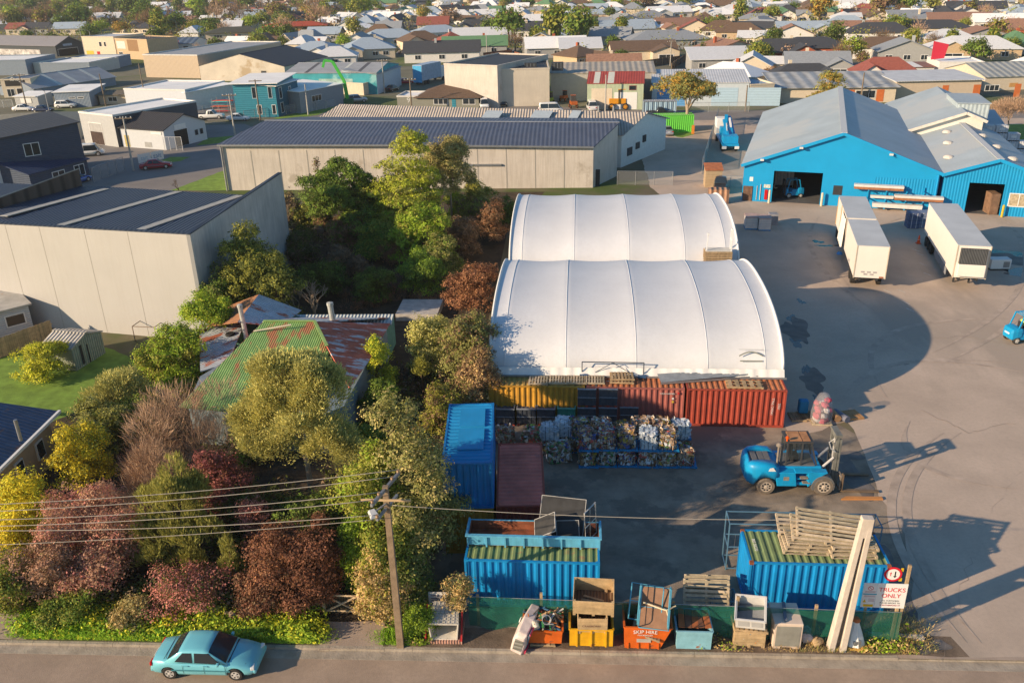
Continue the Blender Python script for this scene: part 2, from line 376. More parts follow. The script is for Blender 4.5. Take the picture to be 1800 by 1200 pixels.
BLUED = M('deep blue container paint',(.006,.16,.42),rough=.5,var=.2,scale=1.2,patch=((.02,.32,.62),.8,.62),streak=((.01,.07,.17),.4))
REDC = M('red container paint',(.33,.055,.032),rough=.65,var=.2,scale=1.5,streak=((.2,.05,.035),.5))
PINKC = M('faded red container paint',(.34,.105,.085),rough=.7,var=.18,scale=1.2,streak=((.24,.08,.06),.45))
YELC = M('yellow container paint',(.5,.26,.03),rough=.65,var=.25,scale=1.2,streak=((.22,.11,.03),.5))
GREENR = M('green container roof',(.17,.23,.1),rough=.75,var=.2,scale=1.5,patch=((.24,.17,.09),.9,.6),streak=None)
MAROON = M('maroon container roof',(.68,.17,.12),rough=.75,var=.3,scale=1.0,patch=((.48,.15,.12),.7,.6))
BLUER = M('blue container roof',(.015,.24,.5),rough=.55,var=.15,scale=.8,patch=((.1,.42,.6),.5,.66))
ORANGER = M('rusted orange roof',(.4,.14,.06),rough=.8,var=.35,scale=1.5)
Z1 = 2.6
rowy = 48.15
container('yellow shipping container at the left end of the row below the white tent',(-5.45,rowy + .12,0),R(-.8),YELC,M('yellow roof',(.42,.27,.07),var=.35,scale=1.5,patch=((.22,.12,.06),1.2,.58)),YELC)
tPK = container('faded pink-red shipping container in the middle of the row under the tent edge',(.72,rowy + .05,0),R(-.8),PINKC,ORANGER,PINKC)
tRD = container('bright red shipping container at the right end of the row under the tent edge',(6.92,rowy - .05,0),R(-.8),REDC,ORANGER,REDC)
tR1 = container('blue shipping container with green roof carrying a pile of pallets behind the warning sign',(7.75,31.37,0),R(0),BLUEC,GREENR,BLUEC,casting=RUST)
tL1 = container('blue shipping container with green roof beneath the open steel bin',(-4.9,31.05,0),R(-.3),BLUEC,GREENR,BLUEC)
tY2 = container('yellow shipping container under the dark blue one at the hedge',(-3.93,34.95,0),R(94.2),YELC,YELC,YELC)
tL2 = container('dark blue shipping container stacked on a yellow one beside the hedge',(-3.9,35.0,2.62),R(94.3),BLUED,BLUER,BLUED)
tR2 = container('maroon-roofed shipping container between the stacked blue one and the bales',(-1.38,35.35,0),R(94.0),REDC,MAROON,REDC,doors=False)
b = MB();b.box(1.2,.45,2.6,3.2,1.75,2.66);b.build('roof_patch',BLUER,tL2)
b = MB();b.box(3.5,.45,2.6,5.4,1.75,2.66);b.build('roof_patch',BLUER,tL2)
LTW = M('white lettering',(.65,.63,.6),var=.1)
text('lettering','GCEU 508',.2,LTW,tR1,(.45,1.25,2.612),(0,0,R(90)))
for i,s in enumerate(('TTNU 290541','22G1')): text('lettering',s,.2,LTW,tRD,(5.25 + i * .4,-.032,1.5),(R(90),R(90),0))
text('lettering','CAXU 645980',.15,LTW,tPK,(5.0,-.032,2.25),(R(90),0,0))
for x,z,mt in ((5.62,2.22,M('red tab',(.5,.03,.03))),(5.3,1.85,LTW),(5.3,1.62,M('yellow tab',(.6,.4,.05)))): c = MB();c.box(x,-.04,z,x + .12,-.032,z + .14);c.build('sticker',mt,tPK)
# middle and rear container rows between the tents (mostly hidden)
for i in range(3):
    container(['grey container of the second row hidden left between the two tents','grey container of the second row hidden midway between the tents','grey container of the second row at the right between the tents'][i],(-5.2 + 6.1 * i,68.0,0),R(-.3),M('grey container',(.3,.31,.32)),M('grey container roof',(.33,.33,.33)),GREYM,group='containers between the tents')
# ------------------------------------------------------------------ tents
FABRIC = M('white tent fabric',(.66,.665,.675),rough=.55,var=.06,scale=.35,spec=.25,bump=.25,bscale=1.1,streak=((.6,.6,.6),.5))
FABRIC2 = M('white skirt fabric',(.76,.74,.7),rough=.6,var=.08,scale=1.0)
def tent(label,x0,x1,y0,y1,z0,za,ribs,rz=0.0,logo=False,vent=None):
    t = thing('fabric_tent',label,'tent',(x0,y0,z0),rz,'white arched tents')
    Wd = x1 - x0;D = y1 - y0;NT = 40
    def arc(s,sag):
        a = math.pi * s;c,sn = math.cos(a),math.sin(a)
        e = 0.86
        yy = D / 2 - D / 2 * (abs(c) ** e) * (1 if c > 0 else -1);zz = (za - z0) * (sn ** 0.92)
        k = sag
        return yy + (D / 2 - yy) / (D / 2) * k * .6,zz - k * .75 * sn
    b = MB();xs = []
    for i in range(len(ribs) - 1):
        n = 14
        for j in range(n): 
            u = j / n;xs.append((ribs[i] + (ribs[i + 1] - ribs[i]) * u,-.0 + .19 * (1 - (2 * u - 1) ** 2) * min(1,(ribs[i + 1] - ribs[i]) / 4)))
    xs.append((ribs[-1],0));nx = len(xs);vs = []
    for s in range(NT + 1):
        for x,sg in xs:
            y,z = arc(s / NT,sg);vs.append((x,y,max(z,0)))
    b.add(vs,[(s * nx + i,s * nx + i + 1,(s + 1) * nx + i + 1,(s + 1) * nx + i) for s in range(NT) for i in range(nx - 1)])
    b.build('fabric_cover',FABRIC,t,smooth=True)
    rb = MB()
    for x in ribs[1:-1]:
        rb.tube([(x,*arc(s / NT,.0)) for s in range(NT + 1)],.022,6)
    rb.build('seam',FABRIC,t,smooth=True)
    for x,nm in ((0.02,0),(Wd - .02,1)):
        e = MB();pts = [(x,*arc(s / NT,.12)) for s in range(NT + 1)];e.poly(pts);e.build('end_wall',FABRIC2,t)
    for x in (.06,Wd - .06):
        h = MB();h.tube([(x,*arc(s / NT,-.03)) for s in range(NT + 1)],.09,8);h.build('end_hoop',WHITE,t,smooth=True)
    sk = MB();rnd = random.Random(4);n = 90;top = [];bot = []
    for i in range(n + 1):
        x = Wd * i / n;w = .05 * math.sin(i * 1.7) + rnd.uniform(-.03,.03);top.append((x,-.02 + w * .3,.5));bot.append((x,-.34 + w,.0))
    sk.add(top + bot,[(i,i + 1,n + 2 + i,n + 1 + i) for i in range(n)]);sk.build('skirt',FABRIC2,t,smooth=True)
    rl = MB();rl.box(-.1,-.42,-.02,Wd + .1,-.36,.1);rl.build('base_rail',GREYM,t)
    return t
# front tent
tn = tent('large front white arched fabric tent standing on a row of shipping containers',-5.6,13.15,49.95,68.3,2.62,5.9,[0,1.05,5.0,9.5,14.0,17.6,18.75])
TXG = M('grey print',(.22,.23,.2),var=0)
tn2 = tent('smaller rear white arched fabric tent behind the front one',-5.75,13.75,70.2,88.4,2.62,6.1,[0,1.1,5.6,10.3,15.0,18.4,19.5])
b = MB();b.push((7.6,2.1,1.95),0,R(47)).box(-.45,-.18,0,.45,.18,.05);b.pop();b.build('vent',DARK,tn2)
# printed emblem low on the front tent
b = MB();b.push((16.7,.42,1.12),0,R(62))
pts = [(-.75 + 1.5 * i / 12,.12 + .26 * math.sin(math.pi * i / 12),0) for i in range(13)]
for i in range(12):
    a,c = pts[i],pts[i + 1];b.add([(a[0],a[1],.1),(c[0],c[1],.1),(c[0],c[1] - .09,.1),(a[0],a[1] - .09,.1)],[(0,1,2,3)])
b.box(-.7,-.28,.098,.7,-.2,.102);b.box(-.78,.48,.098,.78,.5,.102);b.pop()
b.build('emblem',TXG,tn)

# ------------------------------------------------------------------ pallets and timber
def pallet_mb(b,Lp=1.2,Wp=1.0,slats=7,gap=.5,h=.14,m=0):
    for i in range(3):
        y = (Wp - .09) * i / 2;b.box(0,y,.022,Lp,y + .09,h - .022,m)
    for i in range(slats):
        w = Lp / slats;x = i * w;b.box(x + w * gap * .25,0,h - .02,x + w * (1 - gap * .25),Wp,h,m)
    for i in range(3):
        x = (Lp - .12) * i / 2;b.box(x,0,0,x + .12,Wp,.02,m)
def pallet(label,loc,rz=0,rx=0,ry=0,L=1.2,W=1.0,mat=None,group='loose pallets',slats=7,name='pallet',along=False):
    b = MB();(b.push((L,0,0),R(90)),pallet_mb(b,W,L,slats,.9)) if along else pallet_mb(b,L,W,slats,.9);o = b.build(name,mat or TIMBERG);o.location = loc;o.rotation_euler = (rx,ry,rz)
    return tag(o,label,'pallet',group)
# pallets on the container row
px = [(948,668),(984,667),(1016,667),(1048,667)]
nm = ['leftmost','second from left','third from left','fourth from left']
for i,(x,y) in enumerate(px):
    p = G(x - 20,y + 8,2.63);pallet(nm[i] + ' weathered pallet in the line on the yellow and pink containers',(p.x,p.y,2.615),R(-1),L=1.25,W=1.05,group='pallets on the container row')
p = G(1072,674,2.63)
pallet('pale pallet under another one at the right end of the line on the pink container',(p.x,p.y,2.615),R(-2),L=1.5,W=1.05,group='pallets on the container row',mat=TIMBER)
pallet('top pallet of the pair at the right end of the line on the pink container',(p.x + .05,p.y + .1,2.775),R(2),L=1.5,W=1.0,group='pallets on the container row',mat=TIMBER)
p = G(1278,682,2.63);pallet('brown pallet lying alone on the bright red container roof',(p.x,p.y,2.615),R(-2),L=2.2,W=.95,mat=TIMBER,group='pallets on the container row',slats=5)
# tilted sheet-metal awning
p,q = G(1162,668,2.9),G(1368,654,2.9)
t = thing('metal_sheet','long grey corrugated metal sheet lying askew across the red containers','metal sheet',(p.x,p.y,2.75),ang(p,q))
b = MB();L = (q - p).length;pr = wavep(.95,.12,.03)
n = len(pr);b.add([(0,u,o + u * .12) for u,o in pr] + [(L,u * .7 + .1,o + u * .12 + .1) for u,o in pr],[(i,i + 1,n + i + 1,n + i) for i in range(n - 1)]);b.build('sheet',M('galvanised sheet',(.33,.35,.36),rough=.5,metal=.4,var=.25),t)
b = MB();b.box(0,-.03,-.14,L,.0,.0);b.build('edge_angle',GREYM,t)
# tubular truss frames leaning on the containers
DKB = M('dark blue steel',(.05,.07,.1),rough=.5)
def trussframe(label,x,y,L,h,tilt):
    p = G(x,y,2.65);t = thing('truss_stand',label,'steel frame',(p.x,p.y,2.62),R(-1),'steel frames on the container roof')
    b = MB();b.push((0,0,0),0,R(tilt))
    for a,c in (((0,0,0),(0,0,h)),((L,0,0),(L,0,h)),((0,0,h),(L,0,h))): b.tube([a,c],.035)
    b.pop();b.build('frame',DKB,t)
    b = MB();b.push((0,0,0),0,R(tilt));b.tube([(L * .16,.02,.1),(L * .5,.02,h - .04),(L * .84,.02,.1)],.025);b.pop();b.build('brace',DKB,t)
    for x_ in (.1,L - .1):
        b = MB();b.cbox(x_,0,0,.5,.5,.16);b.build('foot',M('blue plastic foot',(.04,.1,.2)),t)
trussframe('near tubular steel frame standing on the container row before the tent',1023,659,3.9,1.0,4)
trussframe('rear low tubular steel frame leaning against the front tent skirt',1066,653,4.2,.55,-14)

# ------------------------------------------------------------------ crates in front of the container row
CRB = M('black plastic crate',(.06,.07,.085),rough=.4,var=.4,scale=3,spec=.5);CRG = M('green plastic crate',(.03,.24,.18),rough=.45,var=.3,scale=3)
CRIN = M('crate contents',(.09,.095,.11),var=.7,scale=8,rough=.6,bump=.6);REDP = M('red pallet foot',(.4,.06,.03),var=.2)
WRAP = M('clear stretch wrap',(.3,.34,.38),rough=.25,alpha=.25,var=.1)
def bigcrate(label,loc,w,d,h,mat,group='plastic crates by the yellow container',foot=True):
    t = thing('plastic_crate',label,'crate',loc,R(-1),group)
    b = MB();e = .06
    b.box(0,0,.14,w,e,h);b.box(0,d - e,.14,w,d,h);b.box(0,e,.14,e,d - e,h);b.box(w - e,e,.14,w,d - e,h);b.box(e,e,.14,w - e,d - e,.2)
    nrib = 4
    for i in range(nrib + 1):
        x = (w - .05) * i / nrib;b.box(x,-.035,.14,x + .05,-.002,h)
    b.build('crate_wall',mat,t)
    b = MB();b.box(-.02,-.045,h - .05,w + .02,.05,h + .012);b.box(-.02,d - .05,h - .05,w + .02,d + .01,h + .012);b.box(-.02,-.04,h * .52,w + .02,-.003,h * .52 + .05);b.box(-.02,.05,h - .05,.03,d - .05,h + .01);b.box(w - .03,.05,h - .05,w + .02,d - .05,h + .01);b.build('rim',M('crate rim',(.22,.25,.29),rough=.4,var=.3) if mat is CRB else M('green crate rim',(.12,.4,.32),rough=.4),t)
    b = MB();rnd = random.Random(int(loc[0] * 100));n = 8;vs = [(e + (w - 2 * e) * i / n,e + (d - 2 * e) * j / n,h - .12 + rnd.uniform(-.05,.06)) for j in range(n + 1) for i in range(n + 1)]
    b.add(vs,[(j * (n + 1) + i,j * (n + 1) + i + 1,(j + 1) * (n + 1) + i + 1,(j + 1) * (n + 1) + i) for j in range(n) for i in range(n)]);b.build('contents',CRIN,t)
    if foot:
        for i in range(3):
            f = MB();x = (w - .16) * i / 2;f.box(x,.02,0,x + .16,d - .02,.137);f.build('foot',REDP,t)
    return t
cr = [(872,748,1.18,'black crate at the far left of the row beside the blue container',CRB),(909,748,1.18,'black crate second from the left in the bottom row',CRB),
      (944,748,1.14,'black crate between its dark neighbour and the green crate',CRB),(980,747,1.12,'green plastic crate, the only green one in the row',CRG),
      (1015,746,1.14,'black crate carrying a wrapped crate, right beside the green one',CRB),(1052,746,1.14,'black crate under the crate with a loose strap',CRB),(1089,745,1.14,'black crate alone at the right end against the pink container',CRB)]
cpos = []
for x,y,w,lb,mt in cr:
    p = G(x,y);cpos.append(p);bigcrate(lb,(p.x,p.y,.006),w,1.1,1.22,mt)
bigcrate('upper wrapped black crate left of the pair above the row',(cpos[4].x,cpos[4].y,1.25),1.14,1.1,1.3,CRB)
bigcrate('upper black crate with a loose plastic strap, right of the pair',(cpos[5].x,cpos[5].y,1.25),1.14,1.1,1.3,CRB)
# loose orange and red crate bits
p = G(960,752);b = MB();b.push((p.x,p.y,.01),R(15)).box(0,0,0,1.0,.35,.14);b.pop();o = b.build('plastic_tray',M('orange plastic',(.55,.11,.02)));tag(o,'orange plastic tray on the ground before the black crates','tray')

# ------------------------------------------------------------------ bales
def bale_mats():
    cols = [(.42,.28,.17),(.5,.36,.24),(.3,.18,.1),(.62,.6,.58),(.7,.69,.68),(.2,.13,.09),(.5,.1,.07),(.07,.1,.28),(.55,.4,.05),(.1,.28,.1),(.05,.05,.06),(.55,.48,.38)]
    return [M('bale scrap %s' % w,c,rough=.8,var=.25,scale=6) for w,c in zip('tan buff brown paper white umber red blue yellow green black card'.split(),cols)]
BM = bale_mats();BW = [M('white film a',(.55,.6,.64),rough=.4,var=.15,scale=5),M('white film b',(.45,.52,.58),rough=.4,var=.2,scale=6),M('white film c',(.64,.66,.68),rough=.35,var=.1)]
BLUEP = M('blue pallet',(.01,.2,.42),rough=.7,var=.25,scale=3);STRAP = M('baling strap',(.03,.03,.03))
def bale(label,loc,rz,w,d,h,white=False,seed=0,group='bales of recycling',base=True):
    t = thing('waste_bale',label,'bale',loc,rz,group);rnd = random.Random(seed * 7 + 3)
    mats = BW if white else BM;z0 = .14 if base else 0.0
    if base: pass
    # core: irregular block
    b = MB();N = 6
    def jitter(p): return (p[0] + rnd.uniform(-.05,.05),p[1] + rnd.uniform(-.05,.05),p[2] + rnd.uniform(-.04,.05))
    b.box(.03,.03,z0,w - .03,d - .03,z0 + h - .03,rnd.choice([0,0,2,2,5]) if not white else 1)
    fav = rnd.sample(range(12),3)
    for face in range(5):
        nn = 110 if not white else 50
        for k in range(nn):
            u,v = rnd.random(),rnd.random()
            if face == 0: c = (u * w,v * d,z0 + h);nrm = Vector((0,0,1))
            elif face == 1: c = (u * w,0,z0 + v * h);nrm = Vector((0,-1,0))
            elif face == 2: c = (0,u * d,z0 + v * h);nrm = Vector((-1,0,0))
            elif face == 3: c = (w,u * d,z0 + v * h);nrm = Vector((1,0,0))
            else: c = (u * w,d,z0 + v * h);nrm = Vector((0,1,0))
            c = Vector(c) + nrm * (rnd.uniform(-.02,.015) - .24 * ((2 * u - 1) ** 6 + (2 * v - 1) ** 6) * .5)
            nn_ = (nrm + Vector((rnd.gauss(0,.2),rnd.gauss(0,.2),rnd.gauss(0,.2)))).normalized()
            a = nn_.cross(Vector((rnd.random(),rnd.random(),rnd.random()))).normalized() 
            if face and rnd.random() < .85: a = (Vector((0,0,1)) + Vector((rnd.gauss(0,.3),) * 3)).normalized();a = (a - nn_ * a.dot(nn_)).normalized()
            bb = nn_.cross(a);l = rnd.uniform(.08,.24) * (.7 if white else 1);s = rnd.uniform(.05,.13) * (1.2 if white else 1)
            mi = rnd.randrange(3) if white else (rnd.choice(fav) if rnd.random() < .35 else rnd.choices(range(12),[10,7,10,4,4,8,1.5,1.5,1.5,1,4,6])[0])
            b.add([c - a * l - bb * s,c + a * l - bb * s,c + a * l * .9 + bb * s + nn_ * .04,c - a * l + bb * s],[(0,1,2,3)],mi)
    b.build('bale_body',mats,t,recalc=False)
    st = MB()
    for i in range(3):
        x = w * (i + 1) / 4;st.box(x - .012,-.03,z0,x + .012,-.02,z0 + h);st.box(x - .012,-.02,z0 + h + .015,x + .012,d,z0 + h + .022)
    st.build('strap',STRAP,t)
    return t
bp = 0
def bpallet(label,loc,rz,w=1.15,d=1.15):
    b = MB();pallet_mb(b,w,d,6,.5);o = b.build('pallet',BLUEP);o.location = loc;o.rotation_euler = (0,0,rz);tag(o,label,'pallet','blue pallets under the bales')
cols_ = [(1017,823,1.18),(1050,822,1.18),(1086,822,1.15),(1122,823,1.22),(1157,823,1.15),(1190,823,1.12)]
kinds = [[0,0],[0,0],[0,0],[0,1],[0,0],[0]]
desc = ['front stack at the left end of the bale rows','front stack second from the left','front stack third from the left','front stack whose top bale is white film','front stack right of the white-film bale','single low front bale at the right end']
for i,(x,y,w) in enumerate(cols_):
    p = G(x,y);z = .01
    for k,wh in enumerate(kinds[i]):
        bpallet('%s blue pallet of the %s' % (['bottom','upper'][k],desc[i]),(p.x,p.y,z),R(-1));z += .14
        h = .95 if k == 0 else 1.05
        lb = ('%s cardboard bale in the %s' % (['lower','upper'][k],desc[i])) if not wh else 'white plastic-film bale on top of the front row'
        if i == 5: lb = 'single low cardboard bale with open flaps at the right end of the front row'
        bale(lb,(p.x + .06,p.y + .05,z),R(random.Random(i).uniform(-4,3)),w - .3,.92,h,wh,seed=i * 3 + k,base=False);z += h
back = [(1005,801,[0,0],'left of the back row by the white bales'),(1040,801,[0,0],'second from the left in the back row'),(1083,799,[0,0],'low in the middle of the back row'),(1112,801,[0,0],'tall one with a card flap in the back row'),(1146,801,[0,0],'at the back right beside the tall one'),(1180,803,[0,1],'far right of the back row')]
for i,(x,y,ks,ds) in enumerate(back):
    p = G(x,y);z = .01;p = Vector((p.x,p.y + .25,0))
    for k,wh in enumerate(ks):
        bpallet('%s blue pallet, %s' % (['bottom','upper'][k],ds),(p.x,p.y,z),R(1));z += .14
        h = .84 if i != 2 else .65
        lb = ('%s mixed bale, %s' % (['hidden lower','upper'][k],ds)) if not wh else 'white plastic-film bale, far right of the back row'
        bale(lb,(p.x,p.y,z),R(random.Random(i + 20).uniform(-5,5)),1.0,.9,h,wh,seed=40 + i * 3 + k,base=False);z += h
p = G(952,800);bale('white film bale, left of the two near the dark scrap',(p.x,p.y,.9),R(3),1.0,1.0,.85,True,71,base=False);bale('dark lower bale holding up the left white film bale',(p.x,p.y,.01),R(0),1.05,1.0,.88,False,72,base=False)
p = G(977,797);bale('taller white film bale, right of the two near the dark scrap',(p.x,p.y + .2,1.0),R(-2),1.0,1.0,.95,True,73,base=False);bale('dark lower bale holding up the taller white film bale',(p.x,p.y + .2,.01),R(0),1.05,1.0,.98,False,74,base=False)
p = G(965,816);bale('slumped bale with yellow bits before the white film bales',(p.x,p.y,.01),R(12),1.3,1.1,1.0,False,75,base=False)
p = G(918,790);bale('loose dark bale of paper behind the maroon container',(p.x,p.y,.01),R(-10),1.6,1.3,1.0,False,76,base=False)
p = G(880,790);bale('tan card bale in the gap beside the blue container',(p.x,p.y,.01),R(20),.9,.9,1.1,False,77,base=False)
# ------------------------------------------------------------------ wheels, cars
RIM = M('alloy rim',(.62,.6,.57),rough=.4,metal=.4,var=.05);TYRE = M('tyre rubber',(.028,.026,.024),rough=.85,var=.2)
LAMPR = M('red lamp',(.45,.01,.01),rough=.3,var=0);LAMPW = M('clear lamp',(.75,.75,.72),rough=.2,var=0);PLASTIC = M('black plastic',(.03,.03,.032),rough=.6,var=.1)
def wheel(parent,x,y,r,w,rim=None,tyre=None,spokes=5):
    b = MB();b.lathe([(r * .6,-w / 2),(r * .92,-w / 2),(r,-w * .35),(r,w * .35),(r * .92,w / 2),(r * .6,w / 2)],20,axis='y',c=(x,y,r));t = b.build('wheel',tyre or TYRE,parent,smooth=False)
    s = -1 if y < 0 else 1
    h = MB();h.lathe([(r * .62,-w * .515),(r * .62,w * .515)],16,axis='y',c=(x,y,r));
    h.lathe([(r * .22,w * .52),(r * .12,w * .58)] if s > 0 else [(r * .12,-w * .58),(r * .22,-w * .52)],10,axis='y',c=(x,y,r))
    hub = h.build('rim',rim or RIM,t)
    d = MB()
    for k in range(spokes):
        a = 2 * math.pi * (k + .5) / spokes;d.push((x + math.cos(a) * r * .4,y + s * w * .52,r + math.sin(a) * r * .4));d.cbox(0,0,-r * .1,r * .2,.012,r * .2);d.pop()
    d.build('rim_hole',PLASTIC,t)
    return t
def boolean(o,cut):
    md = o.modifiers.new('b','BOOLEAN');md.object = cut;md.operation = 'DIFFERENCE';md.solver = 'EXACT'
    bpy.context.view_layer.update();me = dmesh(o);old = o.data;o.modifiers.clear();o.data = me;me.name = old.name
    bpy.data.objects.remove(cut)
def car(label,loc,rz,paint,kind='sedan',cat='car',L=4.35,Wd=1.7,detail=True,group='parked cars',name='car'):
    t = thing(name,label,cat,loc,rz,group)
    hl = L / 2;hw = Wd / 2
    prof = {  # x, z top of lower body
        'sedan': [(-hl,.62),(-hl + .12,.86),(-hl + .75,.93),(-hl + 1.1,.9),(.1,.87),(.95,.86),(1.45,.8),(hl - .25,.68),(hl,.52)],
        'van': [(-hl,.7),(-hl + .05,.95),(-.5,.97),(.6,.97),(1.3,.95),(hl - .35,.9),(hl,.6)],
        'ute': [(-hl,.75),(-hl + .05,.98),(-.9,1.0),(0,1.0),(.95,1.02),(hl - .2,.95),(hl,.65)],
        'suv': [(-hl,.7),(-hl + .06,1.0),(-.9,1.02),(0,1.0),(.85,.99),(hl - .2,.9),(hl,.6)]}[kind]
    zb = .22 if kind == 'sedan' else .32
    rings = []
    for i,(x,z) in enumerate(prof):
        e = abs(x) / hl;k = 1 - .16 * max(0,(e - .62) / .38) ** 2;w = hw * k
        zb_ = zb + (.12 if i in (0,len(prof) - 1) else 0)
        half = [(w * .9,zb_),(w * .985,zb_ + .12),(w,(z + zb_) * .5),(w * .965,z - .1),(w * .86,z - .015),(w * .45,z + .02)]
        rings.append([(x,y,zz) for y,zz in half] + [(x,-y,zz) for y,zz in reversed(half)])
    b = MB();b.ringloft(rings);body = b.build('body',paint,t,smooth=True)
    wr = .31 if kind == 'sedan' else .36;wx = (-hl + .82,hl - .82)
    if detail:
        c = MB()
        for x in wx: c.lathe([(wr + .055,-hw - .2),(wr + .055,-hw + .26)],20,axis='y',c=(x,0,wr));c.lathe([(wr + .055,hw - .26),(wr + .055,hw + .2)],20,axis='y',c=(x,0,wr))
        cut = c.build('cutter',PLASTIC);cut.parent = t
        boolean(body,cut)
    md = body.modifiers.new('b','BEVEL');md.width = .03;md.segments = 2;md.limit_method = 'ANGLE';md.angle_limit = R(50)
    for x in wx:
        for s in (-1,1): wheel(t,x,s * (hw - .11),wr,.19)
    cab = {'sedan': [(-hl + .7,.9),(-hl + 1.32,1.36),(.28,1.38),(1.12,.84)],'van': [(-hl + .08,.96),(-hl + .22,1.9),(hl - 1.15,1.92),(hl - .42,.93)],
           'ute': [(-.75,.98),(-.5,1.68),(.45,1.7),(1.12,1.0)],'suv': [(-hl + .08,1.0),(-hl + .4,1.62),(.3,1.66),(1.05,.98)]}[kind]
    (xa,za),(xb,zb2),(xc,zc),(xd,zd) = cab;wb,wt = hw * .93,hw * .74
    mixf = lambda a,bb,k: a + (bb - a) * k
    belt = lambda x: mixf(za,zd,(x - xa) / (xd - xa)) - .05
    def ring(x,zt,o=0.0):
        zb_ = belt(x);k = min(1,max(.05,(zt - zb_) / (zb2 - belt(xb))));w2 = mixf(wb,wt,k)
        h = [(wb + o,zb_ - .03),(mixf(wb,w2,.85) + o,mixf(zb_,zt,.84)),(w2 * .955 + o,zt - .035 * k),(w2 * .8,zt + o),(w2 * .4,zt + .018 + o)]
        return [(x,y,z) for y,z in h] + [(x,-y,z) for y,z in reversed(h)]
    rs = [ring(xa,za),ring(xb,zb2 - .02),ring(mixf(xb,xc,.15),zb2 + .01),ring(mixf(xb,xc,.5),(zb2 + zc) / 2 + .03),ring(mixf(xb,xc,.85),zc + .012),ring(xc,zc - .02),ring(xd,zd - .02)]
    c = MB();c.ringloft(rs);c.build('cabin',paint,t,smooth=True)
    def screen(nm,ra,rb,u0,u1,dx):
        g_ = MB();rows = []
        for u in (u0,(u0 + u1) / 2,u1): rows.append([tuple(mixf(p,q,u) + (dx if i == 0 else (.012 if i == 2 else 0)) for i,(p,q) in enumerate(zip(A,B))) for A,B in list(zip(ra,rb))[2:8]])
        n_ = len(rows[0]);g_.add([p for r_ in rows for p in r_],[(j * n_ + i,j * n_ + i + 1,(j + 1) * n_ + i + 1,(j + 1) * n_ + i) for j in range(2) for i in range(n_ - 1)]);g_.build(nm,GLASS,t,smooth=True)
    screen('windscreen',rs[6],rs[5],.1,.94,.014);screen('rear_window',rs[0],rs[1],.14,.94,-.014)
    xm = mixf(xb,xc,.5);zt_ = mixf(belt(xm),zb2,.85)
    def sidey(x,z): zb_ = belt(x);k = (z - zb_) / max(.2,zt_ - zb_);return mixf(wb,mixf(wb,wt,1),min(1,max(0,k)) * .85) + .012
    for pts in ([(xm + .05,belt(xm) + .05),(xd - .3,belt(xd) + .05),(xc + .06,zt_ - .01),(xm + .05,zt_)],[(xa + .42,belt(xa) + .06),(xm - .05,belt(xm) + .05),(xm - .05,zt_),(xb + .14,zt_ - .01)]):
        for s in (-1,1): g_ = MB();g_.solid([(x,s * (sidey(x,z) - .03),z) for x,z in pts],[(x,s * sidey(x,z),z) for x,z in pts]);g_.build('side_window',GLASS,t)
    if kind == 'ute':
        d = MB();d.box(-hl + .1,-hw * .8,.82,-.85,hw * .8,1.025);d.build('tray',PLASTIC,t)
    zl = prof[-1][1]
    for s in (-1,1):
        h = MB();h.push((hl - .14,s * hw * .68,zl + .03),s * R(-14)).cbox(0,0,-.07,.16,.32,.13);h.pop();h.build('headlight',LAMPW,t,bev=.02)
        h = MB();h.cbox(-hl + .06,s * hw * .72,prof[0][1] + .02,.1,.3,.16);h.build('tail_light',LAMPR,t,bev=.02)
        if detail:
            h = MB();h.cbox(xd - .35,s * (hw + .06),zd + .02,.12,.16,.12);h.build('mirror',paint,t,bev=.03)
            for x in (xb + (xc - xb) * .25,xb + (xc - xb) * .95): h = MB();h.cbox(x,s * (hw - .0),.74,.16,.05,.035);h.build('door_handle',paint,t)
    if detail:
        h = MB();h.cbox(hl - .06,0,.3,.12,Wd * .5,.12);h.build('grille',PLASTIC,t)
        sm = MB()
        for s in (-1,1):
            for x in (-.78,.12,1.02): sm.box(x,s * hw - (.0 if s > 0 else .004),.36,x + .012,s * hw + (.004 if s > 0 else 0),.8)
        sm.build('door_seam',PLASTIC,t)
        for xs,nm in ((hl - .04,'front_bumper'),(-hl + .05,'rear_bumper')): h = MB();h.cbox(xs,0,.3,.16,Wd * .86,.2);h.build(nm,paint,t,bev=.06)
        h = MB();[h.box(-hl + .95,s * hw - (0 if s > 0 else .018),.5,hl - 1.0,s * hw + (.018 if s > 0 else 0),.56) for s in (-1,1)];h.build('side_moulding',M('moulding',(.05,.2,.24),var=.05),t)
        h = MB();h.box(xd - .01,-hw * .78,zd + .0,xd + .04,hw * .78,zd + .02);h.box(hl - .42,-hw * .7,.705,hl - .4,hw * .7,.715);h.box(-hl + .62,-hw * .8,.945,-hl + .64,hw * .8,.952);h.build('shut_line',PLASTIC,t)
        h = MB();h.cbox(-hl - .005,0,.62,.02,.42,.11);h.build('number_plate',LAMPW,t)
    return t
def paint(n,c,metal=.25): return M(n,c,rough=.32,metal=metal,var=.03,spec=.5,coat=.6)
TEAL = paint('teal car paint',(.17,.52,.6),.1);CWHITE = paint('white car paint',(.72,.72,.7),0);CRED = paint('red car paint',(.35,.015,.025));CBLUE = paint('blue car paint',(.02,.1,.4));CSILV = paint('silver car paint',(.48,.49,.5),.5)
CDARK = paint('dark car paint',(.03,.032,.035));CORNG = paint('orange car paint',(.6,.14,.02));CNAVY = paint('navy car paint',(.015,.025,.07))
a,c = G(302,1191,-.12),G(418,1194,-.12)
cx,cy = (a.x + c.x) / 2,(a.y + c.y) / 2
car('teal sedan parked on the near street in front of the flowering shrubs',(cx - .04,cy + .78,-.125),ang(a,c),TEAL,L=4.45,Wd=1.72,group='parked cars')
